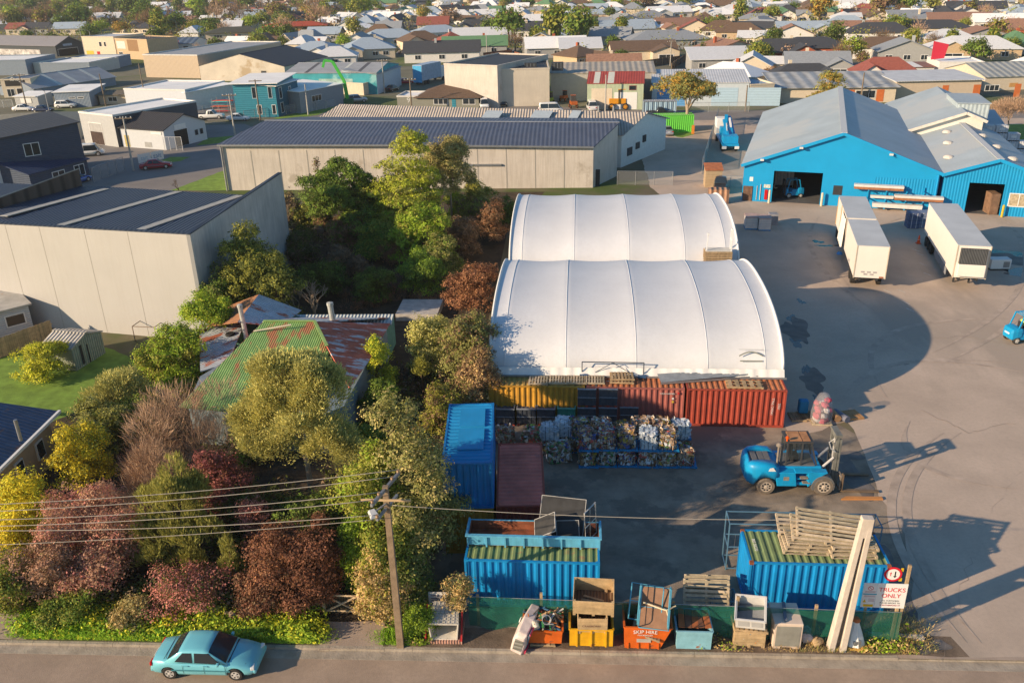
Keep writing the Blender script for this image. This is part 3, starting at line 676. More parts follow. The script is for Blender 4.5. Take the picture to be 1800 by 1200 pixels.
ccat = [('white utility pickup with open tray on the main road behind the glazed workshop','ute',CWHITE,372,209,5,'pickup',5.1),('white sedan parked right of the white pickup by the teal building','sedan',CWHITE,420,212,2,'car',4.5),
 ('white hatchback at the far left kerb beside a chain-link fence','sedan',CWHITE,42,195,4,'car',4.3),('dark two-tone car right of the white hatchback at the far left','sedan',CNAVY,76,197,2,'car',4.3),
 ('white off-road car parked by the grey-blue shed','suv',CWHITE,117,190,8,'car',4.4),('orange car behind the grey hip-roofed house at the left edge','sedan',CORNG,16,214,20,'car',4.4),
 ('white panel van beside the navy house','van',CWHITE,156,274,20,'van',4.8),('red sedan parked at the kerb of the side road','sedan',CRED,275,296,22,'car',4.5),
 ('bright blue hatchback half hidden behind the ribbed parapet','sedan',CBLUE,136,322,75,'car',4.2),('silver car parked by the lime green container','sedan',CSILV,1171,236,97,'car',4.2),
 ('dark green pickup parked behind the lime green container','ute',CDARK,1160,205,4,'pickup',5.1),('white van in front of the brown-roofed bungalow','van',CWHITE,851,190,-80,'van',4.8),
 ('white van behind the old corrugated roof','van',CWHITE,968,198,4,'van',4.8),('small light truck next to the orange machines','van',CWHITE,1040,194,95,'truck',4.6),
 ('grey car parked by the dark fence beside the white van','suv',CDARK,884,186,-85,'car',4.3),('dark car beside the mural wall','sedan',CDARK,690,160,70,'car',4.3),('blue pale car below the lime crane','suv',CSILV,628,180,20,'car',4.4),
 ('red car behind the black-roofed yard at the road bend','sedan',CRED,712,148,15,'car',4.3),('white car on the grass under the orange-roofed house','sedan',CWHITE,1244,105,4,'car',4.4),('blue car beside the brown garage wall','suv',CNAVY,893,95,10,'car',4.3)]
for lb,k,pt,x,y,rz,ct,L in ccat:
    p = G(x,y);far = y < 215
    car(lb,(p.x,p.y,.012),R(rz),pt,k,ct,L,1.75 if k != 'van' else 1.85,detail=not far,group='parked cars and vans',name={'pickup': 'pickup_truck','van': 'van','truck': 'light_truck'}.get(ct,'car'))
# far street cars
rnd = random.Random(5)
for i,(x,y) in enumerate([(1612,36),(1632,37),(1650,33),(1668,33),(1060,27),(1072,36),(1205,85),(1222,84)]):
    p = G(x,y);car(['white car leftmost of the four on the far right street','silver car second of the four on the far right street','white car third of the four on the far right street','dark car rightmost of the four on the far right street','dark car on the far central street, farther of two','pale car on the far central street, nearer of two','dark car left of the white one beside the orange-roofed house','blue car between hedge and white car by the orange-roofed house'][i],(p.x,p.y,.012),R(rnd.uniform(0,180)),[CWHITE,CSILV,CWHITE,CDARK,CDARK,CSILV,CDARK,CBLUE][i],'sedan','car',4.4,detail=False,group='distant cars')

# ------------------------------------------------------------------ big yard forklift (faces +X)
FK = M('forklift blue paint',(.006,.3,.58),rough=.4,var=.1,scale=1.5,streak=((.04,.1,.16),.2));FGREY = M('forklift grey',(.13,.13,.13),rough=.6,var=.25);FDUST = M('dusty steel',(.24,.2,.16),rough=.7,var=.35,scale=4)
t = thing('forklift_truck','large blue forklift with raised grey mast facing the open asphalt','forklift',(9.3,41.75,0),R(1))
def side(b,poly,y0,y1,m=0): b.exty(poly,y0,y1,m)
b = MB()
rings = []
for x,zt,zb,w in [(0.02,1.5,.75,.62),(.12,1.7,.62,.86),(.4,1.82,.55,1.1),(.9,1.86,.62,1.2),(1.5,1.8,.9,1.2),(1.75,1.62,.95,1.2)]:
    h = [(w * .92,zb),(w,zb + .2),(w,zt - .3),(w * .93,zt - .08),(w * .8,zt)]
    rings.append([(x,y,z) for y,z in h] + [(x,-y,z) for y,z in reversed(h)])
b.ringloft(rings);cw = b.build('counterweight',FK,t,smooth=True)
c = MB();c.lathe([(.62,-1.4),(.62,-.75)],24,axis='y',c=(1.1,0,.5));c.lathe([(.62,.75),(.62,1.4)],24,axis='y',c=(1.1,0,.5));c.box(.3,-.55,1.62,1.9,.55,2.0);cut = c.build('cut',FK);cut.parent = t;boolean(cw,cut)
b = MB();b.box(.35,-.54,1.5,1.1,.54,1.72)
for x in (.42,.8,1.12): b.box(x,-.5,1.723,x + .3,.5,1.76)
b.build('radiator_cover',FGREY,t,bev=.02)
b = MB()
for s in (-1,1):
    y0,y1 = (-1.18,-.72) if s < 0 else (.72,1.18)
    b.exty([(1.7,.55),(2.75,.55),(2.62,1.4),(1.55,1.4)],y0,y1);b.exty([(3.35,.5),(3.7,.85),(4.1,1.25),(4.35,1.4),(3.5,1.45),(3.3,1.4)],y0,y1)
    b.box(2.7,y0 * .9 if s < 0 else y0,.55,3.4,y1 if s < 0 else y1 * .9,.72);b.box(2.7,y0 * .95 if s < 0 else y0,.95,3.35,y1 if s < 0 else y1 * .95,1.0);b.box(2.6,y0 if s < 0 else y0,1.36,3.6,y1,1.44)
b.box(1.6,-.71,.55,4.1,.71,1.5);b.build('chassis',FK,t,bev=.03)
for s in (-1,1):
    b = MB();b.exty([(4.15 + .62 * math.cos(a),.56 + .66 * math.sin(a)) for a in [math.pi * k / 10 for k in range(-1,12)]],s * .75,s * 1.22) if s > 0 else b.exty([(4.15 + .62 * math.cos(a),.56 + .66 * math.sin(a)) for a in [math.pi * k / 10 for k in range(-1,12)]],-1.22,-.75)
    b.build('mudguard',FGREY,t)
for x in (2.9,3.05):
    b = MB();b.box(x,-1.21,1.03 if x < 3 else .74,x + .4,-1.0,1.1 if x < 3 else .8);b.build('step',FDUST,t)
b = MB();b.box(2.0,-1.184,.92,2.3,-1.17,1.15);b.build('vent',FDUST,t)
b = MB();b.exty([(1.15,1.5),(1.55,1.5),(1.4,1.72),(1.22,1.68)],-1.205,-1.19);b.build('emblem',LAMPW,t)
b = MB();b.box(1.9,-.62,1.5,3.75,.62,1.58);b.build('cab_floor',FGREY,t)
b = MB()
for x,y in ((2.2,-.6),(2.2,.6),(3.0,-.6),(3.0,.6),(3.72,-.58),(3.72,.58)): b.bar((x + (0 if x < 3.5 else .12),y,1.55),(x if x < 3.5 else 3.45,y * .93,2.9),.08)
b.box(2.1,-.62,2.9,3.55,.62,2.99);b.build('cab_frame',M('cab frame',(.055,.055,.055),rough=.6,var=.2),t)
b = MB();b.box(2.3,-.5,2.993,2.95,.5,3.03);b.box(3.0,-.5,2.993,3.4,.5,3.02);b.build('roof_panel',M('sun-bleached roof panel',(.42,.2,.09),var=.4,rough=.8),t)
for nm,q in (('side_window',[(2.24,-.585,1.9),(2.96,-.585,1.9),(2.96,-.57,2.88),(2.24,-.57,2.88)]),('side_window',[(3.04,-.585,1.7),(3.7,-.565,1.7),(3.48,-.55,2.88),(3.04,-.57,2.88)]),('rear_window',[(2.16,-.5,1.9),(2.16,.5,1.9),(2.16,.5,2.88),(2.16,-.5,2.88)]),('windscreen',[(3.82,-.5,1.7),(3.82,.5,1.7),(3.5,.5,2.88),(3.5,-.5,2.88)]),('side_window',[(2.24,.585,1.9),(3.7,.585,1.9),(3.5,.57,2.88),(2.24,.57,2.88)])):
    b = MB();b.poly(q);b.build(nm,M('cab glass',(.05,.06,.06),rough=.06,alpha=.45,var=0),t)
b = MB();b.box(2.5,-.28,1.58,2.95,.28,1.95);b.box(2.45,-.28,1.95,2.58,.28,2.6);b.build('seat',PLASTIC,t,bev=.04)
b = MB();b.tube([(1.95,-.45,1.5),(1.95,-.45,2.75)],.07,8);b.build('exhaust',FDUST,t)
b = MB();b.lathe([(.0,2.75),(.16,2.75),(.16,2.85),(.06,2.93),(0,2.93)],14,c=(1.72,-.62,0));b.tube([(1.72,-.62,1.5),(1.72,-.62,2.75)],.06,8);b.build('air_cleaner',FDUST,t)
b = MB();b.tube([(2.15,-.5,2.95),(2.15,-.5,3.13)],.05,8);b.lathe([(.08,3.13),(.1,3.17),(.09,3.25),(.03,3.29)],12,c=(2.15,-.5,0));b.build('beacon',M('orange beacon',(.7,.1,.01),rough=.3,var=0),t)
for x,r_,w in ((1.12,.5,.42),(4.2,.55,.5)):
    for s in (-1,1): wheel(t,x,s * .98,r_,w,rim=M('dusty pale rim',(.5,.42,.33),var=.25,rough=.8),tyre=M('dusty tyre',(.17,.14,.11),rough=.95,var=.3,scale=6),spokes=8)
m = MB()
for y in (-.52,.38): m.box(4.75,y,.15,4.93,y + .14,3.25);m.box(4.95,y + (.02 if y < 0 else -.02),.12,5.08,y + .12,3.1)
for z in (.4,1.6,2.5,3.0): m.box(4.77,-.4,z,4.9,.4,z + .16)
m.box(4.7,-.55,3.25,5.05,.55,3.37);m.build('mast',M('mast grey green',(.17,.17,.15),rough=.6,var=.35,scale=3),t,bev=.01)
b = MB();b.tube([(4.85,0,.4),(4.85,0,3.2)],.06,8);
for s in (-1,1): b.tube([(4.1,s * .5,1.25),(4.75,s * .5,2.0)],.07,8)
b.build('hydraulic_ram',RIM,t)
b = MB();b.tube([(4.6,-.6,3.2),(4.35,-.62,3.0),(4.5,-.62,2.6),(4.75,-.6,2.4)],.035,6);b.build('hose_guard',RIM,t)
b = MB();b.box(5.1,-.95,.2,5.2,.95,.34);b.box(5.1,-.95,.95,5.2,.95,1.08)
for y in (-.93,-.35,.3,.85): b.box(5.1,y,.34,5.18,y + .08,.95)
b.build('fork_carriage',FDUST,t)
for y in (-.95,.72):
    b = MB();b.exty([(5.22,.08),(7.3,.05),(7.3,.1),(5.3,.16),(5.3,1.15),(5.22,1.15)],y,y + .2);b.build('fork',M('worn fork steel',(.2,.14,.09),metal=.3,var=.4),t)

# ------------------------------------------------------------------ small forklift with driver (tail towards -X)
def small_forklift(label,loc,rz,group='small forklifts'):
    t = thing('forklift_truck',label,'forklift',loc,rz,group)
    b = MB();rings = []
    for x,zt,zb,w in [(0,.95,.4,.42),(.1,1.15,.35,.55),(.45,1.22,.34,.6),(.8,1.2,.5,.6)]:
        h = [(w * .93,zb),(w,zb + .15),(w,zt - .2),(w * .9,zt)];rings.append([(x,y,z) for y,z in h] + [(x,-y,z) for y,z in reversed(h)])
    b.ringloft(rings);b.build('counterweight',FK,t,bev=.03)
    b = MB();b.box(.75,-.55,.3,2.3,.55,.75);b.box(.8,-.5,.75,1.5,.5,1.05);b.box(2.0,-.5,.75,2.25,.5,1.15);b.build('chassis',FK,t,bev=.03)
    b = MB()
    for s in (-1,1): b.bar((.5,s * .5,1.15),(.75,s * .48,2.15),.08);b.bar((2.15,s * .48,1.1),(1.9,s * .46,2.17),.07)
    b.box(.7,-.5,2.15,1.95,-.42,2.22);b.box(.7,.42,2.15,1.95,.5,2.22)
    for k in range(5): b.box(.75 + k * .27,-.42,2.16,.8 + k * .27,.42,2.21)
    b.build('overhead_guard',FK,t)
    b = MB();b.box(1.0,-.25,1.0,1.4,.25,1.1);b.box(.9,-.25,1.1,1.02,.25,1.55);b.build('seat',PLASTIC,t,bev=.03)
    b = MB();b.cbox(.0,0,.72,.04,.5,.12);b.build('badge',LAMPW,t)
    for x,r_ in ((.48,.27),(1.95,.33)):
        for s in (-1,1): wheel(t,x,s * .5,r_,.22,rim=M('cream rim',(.7,.66,.58),var=.1))
    b = MB()
    for s in (-1,1): b.box(2.35,s * .32 - .06,.1,2.5,s * .32 + .06,2.2)
    for z in (.4,1.2,2.1): b.box(2.37,-.26,z,2.47,.26,z + .1)
    b.build('mast',DARK,t)
    for s in (-1,1): b = MB();b.box(2.5,s * .3 - .06,.06,3.6,s * .3 + .06,.11);b.build('fork',DARK,t)
    return t
def seated_person(label,loc,rz):
    """one skinned body, sitting, hands forward on the wheel"""
    J = {'pel': (0,0,.1),'sp': (-.03,0,.32),'ch': (-.02,0,.5),'nk': (0,0,.6),'hd': (.02,0,.7),'ht': (.03,0,.82)}
    E = [('pel','sp'),('sp','ch'),('ch','nk'),('nk','hd'),('hd','ht')];rad = dict(pel=(.15,.13),sp=(.15,.12),ch=(.17,.12),nk=(.055,.055),hd=(.085,.1),ht=(.06,.07))
    for s,n in ((-1,'r'),(1,'l')):
        J.update({n + 'sh': (-.02,s * .19,.52),n + 'el': (.08,s * .25,.28),n + 'wr': (.32,s * .14,.33),n + 'ha': (.4,s * .12,.35),n + 'hp': (.03,s * .1,.08),n + 'kn': (.45,s * .13,.12),n + 'an': (.5,s * .13,-.3),n + 'to': (.63,s * .13,-.34)})
        E += [('ch',n + 'sh'),(n + 'sh',n + 'el'),(n + 'el',n + 'wr'),(n + 'wr',n + 'ha'),('pel',n + 'hp'),(n + 'hp',n + 'kn'),(n + 'kn',n + 'an'),(n + 'an',n + 'to')]
        rad.update({n + 'sh': (.07,.07),n + 'el': (.05,.05),n + 'wr': (.032,.032),n + 'ha': (.035,.025),n + 'hp': (.1,.1),n + 'kn': (.07,.07),n + 'an': (.045,.045),n + 'to': (.04,.035)})
        for f in range(4):
            k = n + 'f%d' % f;J[k] = (.455,s * (.09 + f * .019),.335 - .008 * f);E.append((n + 'ha',k));rad[k] = (.009,.009)
        J[n + 'th'] = (.43,s * .07,.37);E.append((n + 'ha',n + 'th'));rad[n + 'th'] = (.01,.01)
    ks = list(J);me = bpy.data.meshes.new('person');me.from_pydata([J[k] for k in ks],[(ks.index(a),ks.index(b)) for a,b in E],[])
    o = bpy.data.objects.new('person',me);COL.objects.link(o)
    sk = o.modifiers.new('skin','SKIN')
    if not me.skin_vertices:
        bm = bmesh.new();bm.from_mesh(me);bm.verts.layers.skin.verify();bm.to_mesh(me);bm.free()
    for i,k in enumerate(ks): me.skin_vertices[0].data[i].radius = rad[k];me.skin_vertices[0].data[i].use_root = (k == 'pel')
    sb = o.modifiers.new('sub','SUBSURF');sb.levels = 1;sb.render_levels = 1
    bpy.context.view_layer.update();m2 = dmesh(o);bpy.data.objects.remove(o)
    for m in (CLOTH,HIVIS,SKIN): m2.materials.append(m)
    for p in m2.polygons:
        z,x = p.center.z,p.center.x;p.use_smooth = True
        p.material_index = 2 if (z > .6 or (x > .29 and z > .22)) else (1 if z > .2 and x < .3 else 0)
    o = bpy.data.objects.new('person',m2);COL.objects.link(o);o.location = loc;o.rotation_euler = (0,0,rz);tag(o,label,'person')
    h = MB();h.lathe([(.1,.76),(.105,.8),(.08,.87),(.02,.9)],12,c=(.025,0,0));h.build('hair',M('dark hair',(.02,.015,.01)),o)
    f = MB()
    f.add([(.115,-.012,.72),(.115,.012,.72),(.14,0,.69)],[(0,1,2)]);f.build('nose',SKIN,o)
    return o
p = G(1776,606)
small_forklift('small blue forklift cut off by the right edge of the picture',(p.x - .15,p.y + .55,.012),R(12))
q = Matrix.Rotation(R(12),4,'Z') @ Vector((1.12,0,1.1));seated_person('person in a yellow vest sitting at the wheel of the small blue forklift',(p.x - .15 + q.x,p.y + .55 + q.y,.02 + q.z),R(12))
# ------------------------------------------------------------------ street-front strip: fence, bins, poles
NET = M('green shade mesh',(.01,.12,.08),rough=.8,var=.25,scale=2,alpha=.6,patch=((.015,.16,.1),1.2,.55))
t = thing('mesh_fence','green shade-mesh fence along the street front of the container yard','fence',(-4.6,29.75,0),R(-.6))
b = MB();rnd = random.Random(2);n = 60;L = 18.4;top = [];mid = [];bot = []
for i in range(n + 1):
    x = L * i / n;top.append((x,.02 * math.sin(i * .9),1.62 + .04 * math.sin(i * .35)));mid.append((x,-.06 + .07 * math.sin(i * 1.3),.8));bot.append((x,-.12 + .12 * math.sin(i * 1.1 + 1),.03))
b.add(top + mid + bot,[(i,i + 1,n + 2 + i,n + 1 + i) for i in range(n)] + [(n + 1 + i,n + 2 + i,2 * n + 3 + i,2 * n + 2 + i) for i in range(n)]);b.build('mesh_cloth',NET,t,smooth=True)
for x,h in ((.4,1.7),(3.2,1.9),(6.0,2.2),(8.9,1.75),(11.6,2.1),(14.9,1.8),(18.2,1.8)):
    b = MB();b.box(x - .06,.03,0,x + .06,.13,h);b.build('post',TIMBER,t)
b = MB();b.tube([(0,.0,1.63),(L,.0,1.63)],.015,5);b.build('top_wire',GREYM,t)

def open_bin(name,label,cat,loc,rz,w,d,h,mat,flare=.0,group=None,inner=None,lip=.05,taper_right=0,posts=0,th=.05,base=.1):
    t = thing(name,label,cat,loc,rz,group)
    b = MB()
    def ring(z,o,k): 
        f = flare * k;return [(-f + o,-f + o,z),(w + f + taper_right * k - o,-f + o,z),(w + f + taper_right * k - o,d + f - o,z),(-f + o,d + f - o,z)]
    R0,R1 = ring(base,0,0),ring(h,0,1);I1,I0 = ring(h,th,1),ring(base + .06,th,0)
    vs = R0 + R1 + I1 + I0;fs = [(3,2,1,0)]
    for k in (0,4,8): fs += [(k + i,k + (i + 1) % 4,k + 4 + (i + 1) % 4,k + 4 + i) for i in range(4)]
    fs += [(12,13,14,15)]
    b.add(vs,fs);b.build('bin_wall',mat,t)
    b = MB();f = flare
    for (a,c) in zip(R1,R1[1:] + R1[:1]): b.bar((a[0],a[1],h),(c[0],c[1],h),lip * 1.6,lip * 1.4)
    for i in range(posts):
        x = w * (i + .5) / posts;b.bar((x,-.03,base),(x + taper_right * .4,-flare - .03,h),.07,.06)
    b.build('rim',mat,t)
    b = MB();b.box(.1,.1,0,.3,d - .1,base);b.box(w - .3,.1,0,w - .1,d - .1,base);b.build('skid',DARK,t)
    return t
def scrap(name,label,loc,w,d,h,n,cols,seed,cat='scrap',group=None,lens=(.3,1.0)):
    rnd = random.Random(seed);b = MB()
    b.box(.05,.05,0,w - .05,d - .05,h * .35,0)
    for k in range(n):
        p = Vector((rnd.uniform(.1,w - .1),rnd.uniform(.1,d - .1),rnd.uniform(h * .3,h)))
        dr = Vector((rnd.gauss(0,1),rnd.gauss(0,1),rnd.gauss(0,.35))).normalized() * rnd.uniform(*lens) / 2
        a,c = p - dr,p + dr
        a = Vector((min(max(a.x,-.1),w + .1),min(max(a.y,-.05),d + .05),max(a.z,.08)));c = Vector((min(max(c.x,-.1),w + .1),min(max(c.y,-.05),d + .05),max(c.z,.08)))
        if (a - c).length > .05: b.bar(a,c,rnd.uniform(.02,.09),rnd.uniform(.015,.05),rnd.randrange(len(cols)))
    o = b.build(name,cols,recalc=False);o.location = loc;return tag(o,label,cat,group)
ORG = M('orange skip paint',(.6,.115,.012),rough=.55,var=.2,scale=2,patch=((.3,.09,.04),1.4,.66));YELB = M('yellow bin paint',(.68,.36,.01),rough=.55,var=.2,scale=2,patch=((.4,.17,.03),1.6,.62))
LBLUE = M('flaking light blue paint',(.22,.45,.53),rough=.7,var=.2,scale=2,patch=((.3,.13,.07),1.8,.62));RUSTL = M('orange rust',(.42,.13,.045),rough=.9,var=.4,scale=3)
SCR = [M('scrap orange',(.5,.16,.04),var=.3),M('scrap steel',(.32,.33,.34),metal=.5,rough=.4,var=.3),M('scrap dark',(.05,.05,.05),var=.4),M('scrap white',(.6,.58,.54),var=.2),M('scrap blue',(.05,.14,.25),var=.3),M('scrap green',(.05,.25,.08),var=.3),M('scrap timber',(.4,.25,.13),var=.3)]
zf = .008
# 1 white caged tub with red side rails
t = thing('tipped_tub','white plastic tub in a wire cage lying on its side, its mouth to the street','tub',(-6.3,28.55,zf),R(1.5))
TUBW = M('dirty white plastic',(.62,.58,.5),rough=.6,var=.2,scale=3,patch=((.4,.33,.22),2,.64))
b = MB()
o_ = [(.12,.1,.18),(1.3,.1,.18),(1.38,.1,1.0),(.04,.1,1.0)];k_ = [(.2,1.4,.25),(1.22,1.4,.25),(1.26,1.4,1.1),(.16,1.4,1.1)]
for i in range(4):
    a,c = o_[i],o_[(i + 1) % 4];e,f = k_[(i + 1) % 4],k_[i];b.add([a,c,e,f],[(0,1,2,3)])
b.poly(k_);to = b.build('tub_wall',TUBW,t);md = to.modifiers.new('s','SOLIDIFY');md.thickness = .05
b = MB()
for i in range(8): y = .12 + i * .18;b.tube([(.02 + .02 * i / 2,y,1.03 + .011 * i),(1.4 - .015 * i,y,1.03 + .011 * i)],.014,5)
for i in range(7): x = .1 + i * .2;b.tube([(x,.08,1.05),(.2 + i * .17,1.42,1.15)],.014,5)
b.build('wire_cage',M('cage wire',(.5,.48,.44),metal=.5,rough=.5),t)
b = MB();b.box(0,0,0,1.5,1.5,.14);b.build('base',M('pinkish boards',(.45,.25,.19),var=.3,corr=('X',.12,.6,.5)),t)
for x in (-.1,1.47):
    b = MB();b.bar((x,.05,.1),(x,.75,1.0),.07,.12);b.bar((x,.75,1.0),(x,1.3,1.0),.07,.1);b.build('side_rail',M('red steel',(.4,.02,.02),var=.2),t)
b = MB();b.lathe([(.0,0),(.12,.0),(.1,.12),(0,.16)],10);o = b.build('rag_bundle',TIMBER);o.location = (-5.35,29.4,1.2);tag(o,'brown rag bundle on top of the caged white tub','rag')
b = MB();b.box(0,0,0,1.7,.04,.75);b.bar((.05,.08,.02),(.05,.6,0.02),.06);b.bar((1.65,.08,.02),(1.65,.6,.02),.06)
for z in (.14,.3,.42,.56): b.box(.12,-.006,z,1.5,-.001,z + .05,1)
o = b.build('notice_board',[M('white worn panel',(.55,.53,.5),var=.25,scale=4),M('dark panel lettering',(.12,.1,.12),var=.3)]);o.location = (-6.5,30.3,.5);o.rotation_euler = (R(-10),0,R(0));tag(o,'worn white printed panel propped behind the caged tub','notice board')
# 2 scrapped vehicle shell on its side
t = thing('scrap_car_body','white and red cut-off vehicle shell standing tipped on its side','scrap vehicle',(-2.7,28.3,zf),R(-16))
SHW = M('dirty white shell',(.6,.5,.46),rough=.6,var=.3,scale=3);SHB = M('blue grey shell',(.2,.3,.4),rough=.5,var=.25)
b = MB();b.push((0,0,0),0,0,R(14))
rings = []
for y,zt,x0_,x1_ in [(0,.95,.02,.5),(.1,1.15,-.02,.56),(.8,1.4,-.05,.6),(1.6,1.45,0,.55),(1.95,1.2,.08,.45)]:
    rings.append([(x0_,y,.02),(x1_,y,.0),(x1_ + .02,y,zt * .55),(x1_ - .06,y,zt),(x0_ + .12,y,zt),(x0_ - .02,y,zt * .55)])
b.ringloft(rings);b.pop();b.build('shell',SHW,t,bev=.04)
b = MB();b.push((0,0,0),0,0,R(14));b.box(.575,.15,.3,.60,1.75,1.2);b.pop();b.build('roof_panel',SHB,t)
b = MB();b.push((0,0,0),0,0,R(14));b.box(.605,.05,.12,.66,1.85,.32);b.box(.605,.05,1.2,.66,1.7,1.3);b.pop();b.build('side_stripe',M('magenta red panel',(.38,.03,.07),var=.2),t)
b = MB();b.push((0,0,0),0,0,R(14));b.box(.08,-.02,.2,.46,-.004,.8);b.pop();b.build('window',M('grey framed glass',(.22,.22,.2),rough=.3,corr=('Z',.2,.5,.5)),t)
b = MB();b.push((0,0,0),0,0,R(14));b.lathe([(.0,0),(.12,0),(.14,.03),(.0,.05)],12,axis='x',c=(-.1,1.0,.9));b.pop();b.build('headlight',LAMPW,t)
b = MB();b.push((0,0,0),0,0,R(14));b.box(-.075,1.35,.5,-.04,1.75,1.15);b.pop();b.build('window',DARK,t)
# 3 orange skip full of scrap
open_bin('skip_bin','faded orange skip heaped with scrap metal beside the tipped vehicle shell','skip',(-2.1,28.6,zf + .1),R(.5),1.6,1.15,.78,ORG,.05,'skips and bins along the kerb')
b = MB();pallet_mb(b,1.1,1.0,5,.5,.11);o = b.build('pallet',TIMBER);o.location = (-1.85,28.6,zf);tag(o,'flattened pallet under the scrap-filled orange skip','pallet')
scrap('scrap_heap','tangle of scrap metal, chair frames and tubes heaped in the faded orange skip',(-2.08,28.6,.5),1.55,1.15,.75,120,SCR,11)
b = MB();b.lathe([(.16,0),(.2,.45),(.18,.45),(.14,.02)],14);o = b.build('bucket',M('steel bucket',(.5,.5,.5),metal=.5,rough=.4));o.location = (-1.2,29.1,1.18);o.rotation_euler = (R(60),R(20),0);tag(o,'silver bucket lying on the scrap heap','bucket')
b = MB();b.lathe([(.15,0),(.19,.3),(.17,.3),(.13,.02)],14);o = b.build('bucket',M('cream bucket',(.6,.55,.45)));o.location = (-1.55,28.6,1.0);o.rotation_euler = (R(-70),R(10),R(30));tag(o,'cream bucket tipped at the front of the scrap heap','bucket')
b = MB()
for i in range(4): b.box(0,0,.02 + i * .2,1.3,.05,.2 + i * .2)
b.box(.05,.05,0,.12,.1,.85);b.box(1.18,.05,0,1.25,.1,.85);o = b.build('timber_hoarding',M('brown boards',(.26,.16,.09),var=.3,scale=3));o.location = (-1.55,29.65,.35);o.rotation_euler = (R(-8),0,R(2));tag(o,'brown timber board panel leaning behind the scrap skip','board')
# 4 yellow bin with two wooden crates on top
open_bin('steel_bin','yellow steel bin with orange edges under two stacked timber crates','bin',(-.15,28.62,zf),R(1),1.85,1.2,.98,YELB,.0,'skips and bins along the kerb',posts=3,th=.06)
CRT = M('crate planks',(.42,.3,.17),rough=.85,var=.3,scale=3,island=.2,bump=.3)
def wood_crate(label,loc,rz,w,d,h,tilt=0,word=None,group='timber crates'):
    t = thing('wooden_crate',label,'crate',loc,rz,group);t.rotation_euler = (tilt,0,rz)
    n = 4;hh = (h - .1) / n
    for nm,bx in (('front',lambda b,i: b.box(0,0,.1 + i * hh,w,.03,.1 + (i + 1) * hh - .012)),('back',lambda b,i: b.box(0,d - .03,.1 + i * hh,w,d,.1 + (i + 1) * hh - .012)),
                   ('left',lambda b,i: b.box(0,.032,.1 + i * hh,.03,d - .032,.1 + (i + 1) * hh - .012)),('right',lambda b,i: b.box(w - .03,.032,.1 + i * hh,w,d - .032,.1 + (i + 1) * hh - .012))):
        b = MB();[bx(b,i) for i in range(n)];b.build('side_boards',CRT,t)
    b = MB();b.box(.032,.032,.1,w - .032,d - .032,.13);b.build('floor_boards',M('crate floor',(.2,.12,.07),var=.3,corr=('X',.14,.5,.4)),t)
    b = MB()
    for x in (.032,w - .112):
        for y in (.032,d - .112): b.box(x,y,.13,x + .08,y + .08,h - .02)
    b.build('corner_posts',CRT,t)
    b = MB()
    for x in (0,w / 2 - .06,w - .12): b.box(x,0,0,x + .12,d,.098)
    b.build('skids',CRT,t)
    if word: text('lettering',word,.15,M('faded brown lettering',(.18,.09,.06),var=.4),t,(w * .45,-.003,h * .5),(R(90),0,0))
    return t
wood_crate('lower timber crate with faded brown lettering wedged in the yellow bin',(.2,28.6,.8),R(1.5),1.25,1.1,.85,R(3),'CRASBORN')
wood_crate('upper larger open timber crate stacked on the lettered one',(-.02,28.66,1.75),R(-2),1.72,1.3,.88,R(9))
b = MB();b.box(.1,.15,0,.75,.28,.06);b.push((.2,.4,.02),R(-14)).box(0,0,0,1.2,.12,.08);b.pop();b.push((.3,.7,.0),R(-20)).box(0,0,0,.9,.1,.06);b.pop();o = b.build('offcut_timber',TIMBER);o.location = (.12,28.8,2.0);tag(o,'timber offcuts lying inside the upper crate','timber')
# 5 orange SKIP HIRE skip
t5 = open_bin('skip_bin','bright orange skip lettered SKIP HIRE holding blue trolleys','skip',(2.2,28.65,zf),R(.3),1.5,1.35,1.2,ORG,.04,'skips and bins along the kerb',taper_right=.42,base=.05)
text('lettering','SKIP HIRE',.24,LAMPW,t5,(.85,-.062,1.0),(R(88),0,0),curve=.12)
text('lettering','MARLBOROUGH',.085,LAMPW,t5,(.85,-.06,.82),(R(88),0,0))
b = MB();b.box(.5,-.045,.42,1.1,-.03,.6);b.build('plate',M('worn plate',(.4,.38,.34),var=.3),t5)
b = MB()
for x in (.12,.55,.98,1.4): b.box(x,-.05,.06,x + .05,-.02,.36)
b.build('rib',ORG,t5)
b = MB();pallet_mb(b,1.25,1.0,9,.8);o = b.build('pallet',M('dirty pallet',(.3,.23,.16),var=.3,island=.2));o.location = (2.45,28.75,.78);o.rotation_euler = (R(10),R(14),R(-10));tag(o,'dirty pallet sunk in the SKIP HIRE skip','pallet')
TROL = M('light blue tube steel',(.12,.4,.52),rough=.4,metal=.3,var=.15);PLY = M('brown plywood',(.25,.14,.085),rough=.8,var=.25,scale=2)
def trolley(label,loc,rot,w,d,h,panel=True):
    t = thing('cage_trolley',label,'trolley',loc,0,'blue tube trolleys in the skip');t.rotation_euler = rot
    b = MB();fr = [(0,0,0),(w,0,0),(w,d,0),(0,d,0),(0,0,0)];b.tube(fr,.028,6);b.tube([(0,d / 2,0),(w,d / 2,0)],.022,6);b.build('base_frame',TROL,t)
    for x in (0,w):
        b = MB();b.tube([(x,.02,0),(x,.04,h - .1),(x,.14,h),(x,d - .14,h),(x,d - .04,h - .1),(x,d - .02,0)],.026,6);b.tube([(x,d / 2,0),(x,d / 2,h)],.016,6);b.tube([(x,.04,h * .5),(x,d - .04,h * .5)],.016,6);b.build('end_hoop',TROL,t)
    if panel: b = MB();b.box(.03,.03,-.012,w - .03,d - .03,.012);b.build('deck',PLY,t)
    return t
trolley('light blue tube trolley with brown plywood deck tilted on top of the SKIP HIRE skip',(2.75,28.6,1.25),(R(38),R(-4),R(-12)),1.25,1.75,.55)
